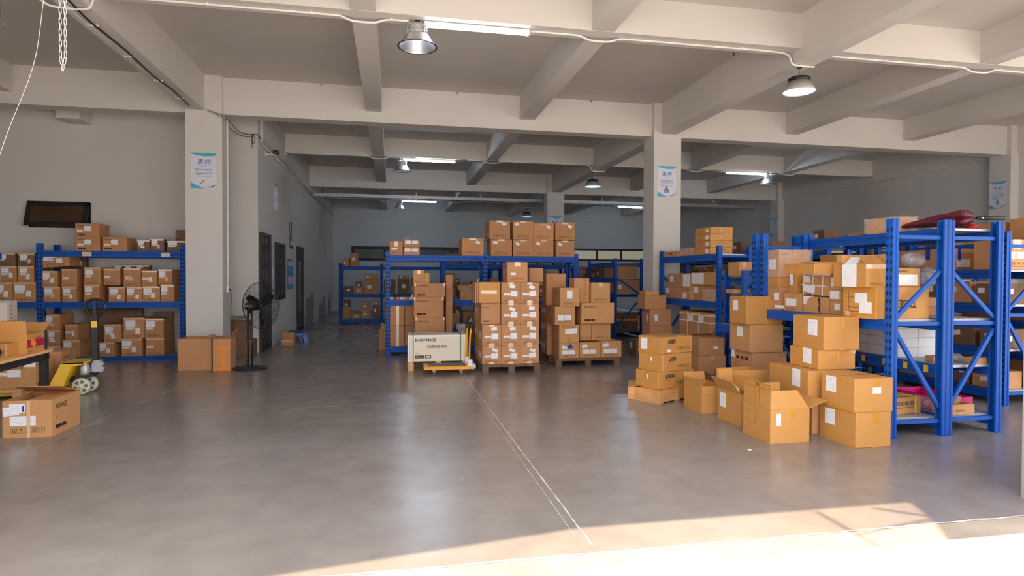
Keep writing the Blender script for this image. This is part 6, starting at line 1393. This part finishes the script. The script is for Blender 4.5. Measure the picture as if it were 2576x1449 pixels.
# ------------------------------------------------------------------ lamps
def tube_light(label, p0, p1, yb, z, glow='led'):
    a = Gz(p0[0], p0[1], z); b = Gz(p1[0], p1[1], z); y = yb + .14
    x0, x1 = Gy(p0[0], p0[1], y).x, Gy(p1[0], p1[1], y).x
    t = thing('tube_light', label, 'lamp', (x0, y, z), 0, None); L = x1 - x0
    MB().box(0, L, -.03, .03, 0.012, .04, bev=.003).obj('batten', 'white_pl', t); MB().tube([(.03, 0, -.008), (L - .03, 0, -.008)], .018, 12).obj('tube', glow, t, True)
    for x in (0, L - .03): MB().box(x, x + .03, -.024, .024, -.03, .012).obj('end_cap', 'white_pl', t)
    return t
ZS = Z_SUB - .045
tube_light('glowing tube light under the beam nearest the camera', (1067, 57), (1332, 78), SY[0], ZS, 'led_near')
tube_light('glowing tube light under the second beam before the office wall', (1013, 401), (1146, 407), SY[1], ZS)
tube_light('glowing tube light under the farthest beam above the far racks', (1010, 508), (1099, 512), SY[2], ZS)
tube_light('glowing tube light under the second beam right of the big column', (1824, 434), (1928, 438), SY[1], ZS)
tube_light('dim-end tube light under the farthest beam beside the big column', (1554, 523), (1616, 527), SY[2], ZS)
def bay(label, p, y, zt, kind, Rr=.21):
    """high bay lamp hung at x,y; zt = hook height"""
    c = Gy(p[0], p[1], y); t = thing('high_bay_lamp', label, 'lamp', (c.x, y, c.z), 0, None)
    z0 = c.z
    # rim at local z=0
    if kind == 'alu':
        MB().lathe([(Rr, 0), (Rr + .006, .004), (Rr * .96, .012), (Rr * .62, .13), (Rr * .55, .145), (Rr * .545, .14), (Rr * .60, .12), (Rr * .94, .006)], 40, cap=False).obj('reflector', 'alu', t, True)
        MB().tube([((Rr + .004) * math.cos(2 * PI * i / 40), (Rr + .004) * math.sin(2 * PI * i / 40), .003) for i in range(40)], .005, 5, closed=True).obj('rim', 'black', t, True)
        fin = MB(); fin.lathe([(0, .145), (Rr * .42, .145), (Rr * .42, .26), (0, .26)], 20, cap=False).obj('housing', 'galv', t)
        f2 = MB()
        for k in range(24):
            a = 2 * PI * k / 24; f2.box(Rr * .40, Rr * .52, -.002, .002, .145, .262, Matrix.Rotation(a, 4, 'Z'))
        for zz in (.17, .20, .23): f2.lathe([(Rr * .50, zz), (Rr * .525, zz), (Rr * .525, zz + .008), (Rr * .50, zz + .008)], 24)
        stuff(f2.obj('cooling_fins', 'alu', t))
        MB().lathe([(0, .132), (Rr * .3, .132), (Rr * .3, .136), (0, .136)], 20, cap=False).obj('led_disc', 'led', t)
        top = .26
    else:
        MB().lathe([(Rr, 0), (Rr + .005, .003), (Rr * .93, .035), (Rr * .66, .14), (Rr * .645, .138), (Rr * .91, .03)], 48, cap=False).obj('shade', 'ribbed' if 'ribbed' in M else 'white_pl', t, True)
        MB().lathe([(0, .012), (Rr * .96, .010), (Rr * .96, .006), (0, .006)], 40, cap=False).obj('diffuser', 'lens', t)
        MB().lathe([(0, .141), (Rr * .67, .141), (Rr * .68, .185), (Rr * .5, .20), (0, .20)], 28, cap=False).obj('driver_cap', 'black', t, True)
        top = .20
    hk = MB(); hk.tube([(0, 0, top), (0, 0, zt - z0 - .03)], .004, 6); hk.tube([(0, 0, zt - z0 - .03), (.012, 0, zt - z0 - .02), (.01, 0, zt - z0), (-.01, 0, zt - z0), (-.01, 0, zt - z0 - .015)], .003, 5); hk.obj('hook', 'blackm', t)
    MB().box(-.03, .03, -.02, .02, zt - z0 - .004, zt - z0).obj('hook_plate', 'blackm', t)
    return t
M['ribbed'] = mat('ribbed_shade', (.50, .48, .45), .4)
bay('aluminium bell lamp with lit core under the nearest beam', (1050, 119), 7.33, Z_SUB, 'alu', .225)
bay('grey ribbed lamp with pale blue glow under the right main beam', (2010, 232), 7.45, 4.365, 'lens', .21)
bay('small aluminium bell lamp under the second beam left of the tube', (1012, 431), 15.79, Z_SUB, 'alu', .225)
bay('dark bell lamp with pale blue glow under the main beam beyond the pallets', (1491, 470), 15.9, 4.365, 'lens', .22)
bay('aluminium bell lamp hanging right of the big column by the tube', (1931, 464), 15.79, Z_SUB, 'alu', .22)
bay('tiny aluminium bell lamp under the farthest beam', (1005, 526), 24.3, Z_SUB, 'alu', .22)
bay('tiny dark lamp with glow under the far main beam above the stacked cartons', (1325, 546), 24.3, 4.365, 'lens', .22)

# ------------------------------------------------------------------ conduits, trays, cables
def conduit(label, pts, r=.013, m='white_pl', saddles=True, n=5):
    t = thing('conduit', label, 'pipe'); pts = smooth(pts, n)
    MB().tube(pts, r, 8).obj('pipe', m, t, True)
    if saddles:
        d = 0; last = pts[0]
        for p in pts[1:]:
            d += (p - last).length; last = p
            if d > .9: d = 0; MB().box(p.x - .008, p.x + .008, p.y - .02, p.y + .02, p.z - .016, p.z + .016).obj('saddle', m, t)
    return t
def beam_conduit(label, y, x0, x1, beams, zc=Z_SUB - .015, mains=()):
    """along the underside of a cross beam, dipping under the beams it crosses"""
    p = [(x0, y, zc)]
    for b in beams: p += [(b - .22, y, zc), (b - .10, y, zc - .01), (b + .02, y, zc - .05), (b + .26, y, zc - .05), (b + .38, y, zc - .01), (b + .50, y, zc)]
    for b in mains: p += [(b - .35, y, zc), (b - .12, y, zc - .02), (b - .06, y, zc - .08), (b - .03, y, 4.36), (b + .08, y, 4.345), (b + .30, y, 4.345)]
    p.append((x1, y, zc)) if not mains else None
    q = [p[0]]
    for a in p[1:]:
        if (Vector(a) - Vector(q[-1])).length > 1.0:
            k = int((Vector(a) - Vector(q[-1])).length / .6); s = Vector(q[-1]); q += [tuple(s.lerp(Vector(a), i / k)) for i in range(1, k)]
        q.append(a)
    return conduit(label, q, n=3)
Yc = SY[0] + .14
beam_conduit('white conduit along the nearest cross beam left of the lamp', Yc, -3.05, .2, [-.46])
beam_conduit('white conduit from the nearest tube light to the right main beam', Yc, 1.66, 5.2, [2.40], mains=[5.27])
beam_conduit('white conduit along the nearest cross beam beyond the right main beam', Yc, 5.7, 13.8, [8.08, 10.94])
conduit('white conduit dropping round the left main beam', [(-3.05, Yc, Z_SUB - .015), (-3.12, Yc, Z_SUB - .03), (-3.14, Yc, 4.42), (-3.2, Yc, 4.348), (-3.5, Yc, 4.348), (-3.62, Yc - .02, 4.40), (-3.9, Yc, 4.60)], saddles=False)
beam_conduit('white conduit along the second cross beam from the office wall', SY[1] - .02, XL + .2, .6, [-.46])
conduit('white conduit bending down the office wall', [(XL + .2, SY[1] - .02, Z_SUB - .015), (XL + .06, SY[1] - .02, Z_SUB - .05), (XL + .03, SY[1] - .02, 4.3)], saddles=False)
beam_conduit('white conduit along the second cross beam to the lamp beyond the pallets', SY[1] - .02, 1.9, 5.2, [2.40], mains=[5.27])
beam_conduit('white conduit along the second cross beam right of the big column', SY[1] - .02, 5.8, 13.8, [8.08, 10.94])
beam_conduit('white conduit along the farthest cross beam', SY[2] - .02, XL + .1, 5.2, [-.46, 2.40], mains=[5.27])
# cables along the left main beam
cy_ = [3.6 + .5 * i for i in range(17)]
w = random.Random(9)
t = thing('cable_run', 'black and white cables strung along the underside of the left main beam', 'cable')
MB().tube(smooth([(-3.30 + w.uniform(-.03, .05), y, 4.348 - w.uniform(0, .012)) for y in cy_ if y < 11.3], 4), .011, 6).obj('black_cable', 'black', t, True)
MB().tube(smooth([(-3.36 + w.uniform(-.015, .015), y, 4.352) for y in cy_ if y < 11.3], 4), .010, 6).obj('white_cable', 'white_pl', t, True)
MB().tube(smooth([(-3.40, y, 4.356) for y in cy_ if y < 11.3], 3), .006, 6).obj('white_cable', 'white_pl', t, True)
for y in (4.4, 5.2, 6.0, 6.8, 7.8, 8.8, 9.8, 10.7): MB().box(-3.40, -3.28, y, y + .008, 4.342, 4.3649).obj('cable_clip', 'white_pl', t)
t = thing('cable_bundle', 'loose cables looping from the column head to the office wall corner', 'cable')
q1 = Vector((-2.87, 11.38, 4.33)); q2 = Gy(650, 340, 12.7)
q1 = Vector((-3.1, 11.3, 4.345)); qa = Gy(573, 300, 11.36); qb = Gy(576, 303, 11.95)
for k, mname in enumerate(('black', 'white_pl', 'blackm')):
    MB().tube(smooth([q1, qa + Vector((0, 0, .01 * k)), qb + Vector((0, 0, -.06 * k)), Gy(600, 330 + 4 * k, 12.5), Gy(625, 338 + 3 * k, 12.7), Gy(648, 338, 12.72), Gx(660, 355 - k, XL + .02), Gx(700, 397 - k, XL + .02)], 6), .006, 6).obj('cable', mname, t, True)
MB().tube(smooth([Gy(636, 338, 12.72), Gy(632, 352, 12.72), Gy(638, 362, 12.72), Gy(642, 350, 12.72), Gy(636, 340, 12.72), Gy(634, 372, 12.72)], 6), .005, 5).obj('cable', 'blackm', t, True)
t = thing('conduit', 'grey cable pipe running down the ceiling line of the office wall', 'pipe')
MB().tube([(XL + .042, 13.0, 4.24), (XL + .042, 28.0, 4.24)], .018, 8).obj('pipe', 'galv', t, True); MB().tube([(XL + .035, 13.0, 4.16), (XL + .035, 28.0, 4.16)], .012, 8).obj('pipe', 'white_pl', t, True)
# conduit down the column side
sk = Gx(571.5, 727, COLX[0][1])
conduit('white conduit running down the column side to the socket box', [(COLX[0][1] + .014, sk.y, 4.3), (COLX[0][1] + .014, sk.y, 3.4), (COLX[0][1] + .014, sk.y, 2.4), (COLX[0][1] + .014, sk.y, sk.z + .06)], .014)
# galvanised cable trays across the hall
for k, (pl_, pr_, Y, h, lab) in enumerate((((765, 484), (1235, 497), 21.0, .11, 'single'),)):
    z = Gy(pl_[0], pl_[1], Y).z; x0 = XL + .02; x1 = 13.5 if k == 0 else 12.5
    t = thing('cable_tray', 'galvanised cable tray hanging across the hall under the far ceiling', 'tray')
    MB().box(x0, x1, Y, Y + .2, z - h, z - h + .004).box(x0, x1, Y, Y + .003, z - h, z).box(x0, x1, Y + .197, Y + .2, z - h, z).obj('tray', 'galv', t)
    if k == 0:
        x = -.4 + 1.2
        while x < x1:
            MB().box(x, x + .04, Y - .02, Y - .002, z - .13, z + .12).box(x, x + .04, Y - .02, Y + .22, z + .10, z + .13).obj('hanger', 'galv', t)
            MB().box(x + .01, x + .03, Y + .09, Y + .11, z + .13, H_CEIL).obj('hanger_rod', 'galv', t); x += 2.2
# camera on the office wall
q = Gx(668, 385, XL); t = thing('security_camera', 'small black camera on a white bracket high on the office wall', 'camera', (XL, q.y, q.z))
MB().box(0, .01, -.05, .05, -.08, .03).obj('wall_plate', 'white_pl', t); MB().bar((0, 0, -.03), (.22, -.05, -.03), .02).obj('bracket', 'white_pl', t)
MB().box(.16, .27, -.12, .0, -.03, .055, bev=.01).obj('camera_body', 'black', t); MB().box(.19, .24, -.124, -.12, 0, .01).obj('front_stripe', 'white_pl', t)
# ceiling anchor bolts
for i, (px, py, z) in enumerate(((808, 210, 0), (1151, 232, 0), (1488, 252, 0), (1846, 136, 1))):
    q = Gy(px, py, 11.47) if z == 0 else Gz(px, py, H_CEIL - .03)
    o = MB().tube([(0, 0, .03), (0, 0, -.03)], .006).obj('anchor_bolt', 'blackm'); o.location = (q.x, q.y if z else 11.49, q.z); tag(o, 'rusty bolt end, %s from the left column, at the ceiling edge' % ORD[i], 'bolt', 'bolts left in the ceiling')
# chain and cord near the opening
def chain(label, px, y, z0, z1, loop=True):
    t = thing('pull_chain', label, 'chain', (0, 0, 0)); a = Gy(px[0], 5, y).x; b = Gy(px[1], 5, y).x; ph = .0265
    lm = MB(); lm.tube([(.0055 * math.cos(u) , 0, (.0125 if math.sin(u) > 0 else -.0125) + .0055 * math.sin(u)) for u in [2 * PI * i / 12 for i in range(12)]], .0016, 5, closed=True); o0 = lm.obj('link', 'chainm', t, True); me = o0.data; bpy.data.objects.remove(o0)
    def run(x0, z0_, x1, z1_):
        n = int(((x1 - x0) ** 2 + (z1_ - z0_) ** 2) ** .5 / ph)
        ang = math.atan2(x1 - x0, z1_ - z0_)
        for i in range(n): f = (i + .5) / n; link('link', me, t, mw=Matrix.Translation((x0 + (x1 - x0) * f, y, z0_ + (z1_ - z0_) * f)) @ Matrix.Rotation(ang, 4, 'Y') @ Matrix.Rotation(PI / 2 * (i % 2), 4, 'Z'))
    zb = Gy(158, 180, y).z; mx = Gy(158, 180, y).x
    run(a, 3.72, a, zb + .07); run(a, zb + .07, mx, zb); run(b, 3.72, b, zb + .07); run(b, zb + .07, mx, zb)
    MB().lathe([(.0, -.02), (.04, -.02), (.05, 0), (.04, .02), (.0, .02)], 20, 1, ((a + b) / 2, y, 3.72), cap=False).obj('chain_wheel', 'blackm', t, True)
    return t
chain('loop of bright zinc chain hanging from the roller door shaft', (151, 163.5), 3.38, 0, 0)
MB().tube([(-2.8, 3.38, 3.75), (4.25, 3.38, 3.75)], .06, 16).obj('x', 'galv')
rs = bpy.data.objects['x']; rs.name = 'roller_door_shaft'; tag(rs, 'galvanised shaft of the rolled-up door above the opening', 'shaft')
yy = 3.36; cpts = [Gy(116, -60, yy), Gy(108, 12, yy), Gy(94, 120, yy), Gy(76, 190, yy), Gy(48, 262, yy), Gy(26, 315, yy), Gy(0, 388, yy), Gy(-20, 450, yy)]
tag(MB().tube(smooth([(cpts[0].x + .02, yy, 3.7)] + cpts, 5), .0013, 6).obj('thin_rope', 'twine', None, True), 'thin white cord hanging slanted beside the zinc chain', 'cord')
o = MB().tube([(.018 * math.cos(2 * PI * i / 20), 0, .022 * math.sin(2 * PI * i / 20)) for i in range(20)], .0035, 6, closed=True).obj('iron_ring', 'blackm', None, True); q = Gy(0, 58, yy); o.location = q; tag(o, 'small black iron ring cut by the picture edge near the ceiling', 'ring')
MB().tube([q + Vector((0, 0, .02)), (q.x, q.y, 3.75)], .0015).obj('ring_wire', 'blackm', None); rw = [x for x in C.objects if x.name.startswith('ring_wire')][0]; rw.parent = o; rw.matrix_parent_inverse = Matrix.Translation(-q)

# ------------------------------------------------------------------ posters
def poster(label, mtx, w, h, title, sub, icon=0, full=True):
    t = bpy.data.objects.new('poster', None); C.objects.link(t); t.matrix_world = mtx; tag(t, label, 'poster')
    MB().box(0, w, 0, h, 0, .001).obj('sheet', 'poster', t)
    def flat(pts, m, z=.0016, name='printed_shape'): MB().prism([(x * w, y * h) for x, y in pts], 2, .0011, z).obj(name, m, t)
    flat([(0, 1), (0, .975), (.25, .925), (.55, .905), (.85, .915), (1, .94), (1, 1)], 'teal'); flat([(.55, .905), (.8, .925), (1, .965), (1, .94), (.85, .915)], 'stool', .0019)
    flat([(0, 0), (0, .17), (.2, .095), (.42, .03), (.55, .0)], 'teal'); flat([(.80, .06), (1, .125), (1, .10), (.86, .055)], 'pblue')
    def tx(s, x, y, hh, m, ww): put_text(s, m, t, Matrix.Translation((x * w, y * h, .0022)), hh * h, w=ww * w, name='printed_lettering')
    tx(title[0], .26, .68, .145, 'pblue', .23); tx(title[1], .55, .68, .145, 'pblue', .23)
    if full:
        tx(title[2], .33, .605, .035, 'teal', .36); tx(sub, .17, .50, .05, 'pblue', .68)
        for i, (a, b) in enumerate(((.17, .84), (.17, .86), (.27, .40), (.17, .84))): MB().box(a * w, b * w, (.45 - i * .037) * h, (.462 - i * .037) * h, .0011, .0016).obj('printed_line', 'pgrey', t)
        tx('广东精工', .55, .02, .045, 'ink', .38)
        if icon == 1: flat([(.36, .13), (.36, .23), (.5, .30), (.64, .23), (.64, .13)], 'stool', .0017); flat([(.42, .23), (.5, .36), (.58, .23)], 'pgrey', .0018)
        elif icon == 2: MB().lathe([(0, .0012), (.10 * w, .0012), (.10 * w, .0017), (0, .0017)], 20, c=(.5 * w, .24 * h, 0), cap=False).obj('printed_shape', 'teal', t); flat([(.47, .1), (.53, .1), (.53, .18), (.47, .18)], 'orange_ink', .0018)
        else: flat([(.38, .12), (.44, .12), (.45, .16), (.39, .16)], 'pgrey'); flat([(.46, .18), (.54, .19), (.52, .23), (.47, .22)], 'pgrey')
    return t
def face_front(px0, px1, pyt, pyb, Y):
    a = Gy(px0, pyb, Y); b = Gy(px1, pyt, Y); return Matrix(((1, 0, 0, a.x), (0, 0, -1, Y - .001), (0, 1, 0, a.z), (0, 0, 0, 1))), b.x - a.x, b.z - a.z
m_, w_, h_ = face_front(480, 543.5, 386, 473, 11.4); poster('blue and white poster headed 清扫 on the left square column', m_, w_, h_, ('清', '扫', 'QINGSAO'), '清除垃圾 美化环境')
m_, w_, h_ = face_front(1653.5, 1700.5, 419, 494, 11.4); poster('blue and white poster headed 素养 on the big column', m_, w_, h_, ('素', '养', 'SUYANG'), '形成制度 养成习惯', 1)
m_, w_, h_ = face_front(1382, 1411, 544, 582, 19.85); m_.translation.z -= .35; poster('poster headed 整顿 half hidden behind the stacked cartons on the far column', m_, w_, h_ + .35, ('整', '顿', 'ZHENGDUN'), '科学布局 取用快捷')
def face_left(px0, px1, pyt, pyb, X):   # faces -x, px0 is the far edge
    a = Gx(px0, (pyt + pyb) / 2, X); b = Gx(px1, (pyt + pyb) / 2, X); z0 = Gx(px1, pyb, X).z; z1 = Gx(px1, pyt, X).z
    return Matrix(((0, 0, -1, X - .001), (-1, 0, 0, a.y), (0, 1, 0, z0), (0, 0, 0, 1))), a.y - b.y, z1 - z0
m_, w_, h_ = face_left(2489, 2532, 454, 522, COLX[2][0]); poster('blue and white poster headed 节约 on the right-hand wall column', m_, w_, h_, ('节', '约', 'JIEYUE'), '节约为荣 浪费为耻', 2)
m_, w_, h_ = face_left(1937.5, 1957, 549, 592, COLX[2][0]); poster('small dim poster on the far wall column', m_, w_, h_, ('整', '理', 'ZHENGLI'), '要与不要 一留一弃')
def face_right(px0, px1, pyt, pyb, X):
    a = Gx(px0, 700, X); b = Gx(px1, 700, X); z0 = Gx(px0, pyb, X).z; z1 = Gx(px0, pyt, X).z
    return Matrix(((0, 0, 1, X + .001), (1, 0, 0, a.y), (0, 1, 0, z0), (0, 0, 0, 1))), b.y - a.y, z1 - z0
m_, w_, h_ = face_right(689, 698, 459, 530, XL); poster('worn blue poster high on the office wall before the door', m_, w_, h_, ('安', '全', 'ANQUAN'), '消除隐患 预防事故')
def panel(name, label, cat, m, rows):
    mt_, w, h = m; t = bpy.data.objects.new(name, None); C.objects.link(t); t.matrix_world = mt_; tag(t, label, cat); MB().box(0, w, 0, h, 0, .004).obj('board', rows[0], t)
    for a, b, c_, d, mm in rows[1:]: MB().box(a * w, b * w, c_ * h, d * h, .0041, .005).obj('printed_area', mm, t)
panel('framed_picture', 'narrow dark framed picture above the notice boards on the office wall', 'picture', face_right(728.5, 737, 558, 624, XL), ('frame_b', (.15, .85, .12, .95, 'poster'), (.4, .65, .3, .9, 'ink'), (.2, .5, .2, .5, 'ink')))
panel('notice_board', 'blue notice board sheet, upper one on the office wall', 'notice', face_right(723, 737, 652, 690, XL), ('pblue', (.1, .9, .55, .88, 'poster'), (.1, .9, .1, .5, 'teal')))
panel('notice_board', 'blue notice board sheet, lower one on the office wall', 'notice', face_right(723, 737, 691, 729, XL), ('pblue', (.1, .9, .35, .88, 'poster'), (.1, .9, .05, .3, 'teal')))
panel('paper_notice', 'small pale paper notice beside the office door', 'notice', face_right(680, 688, 668, 702, XL), ('a4',))

# ------------------------------------------------------------------ cartons past the limit or hidden behind the others: one stuff object per group
import collections
rest = collections.OrderedDict()
for o in HIDDEN: rest.setdefault(str(o.get('group', 'dim cartons')), []).append(o)
for g_n, os_ in rest.items():
    vs, fs, mi, mats = [], [], [], []
    for o in os_:
        m0 = o.data.materials[0]
        if m0 not in mats: mats.append(m0)
        b0_ = len(vs); mw = Matrix.LocRotScale(o.location, o.rotation_euler, o.scale)
        vs += [mw @ v.co for v in o.data.vertices]; fs += [[b0_ + i for i in p.vertices] for p in o.data.polygons]; mi += [mats.index(m0)] * len(o.data.polygons)
    me = bpy.data.meshes.new('carton_pile'); me.from_pydata(vs, [], fs)
    for m0 in mats: me.materials.append(m0)
    me.polygons.foreach_set('material_index', mi); me.update()
    po = bpy.data.objects.new('carton_pile', me); C.objects.link(po)
    po['kind'] = 'stuff'; po['label'] = 'hidden rest of the ' + g_n; po['category'] = 'box'
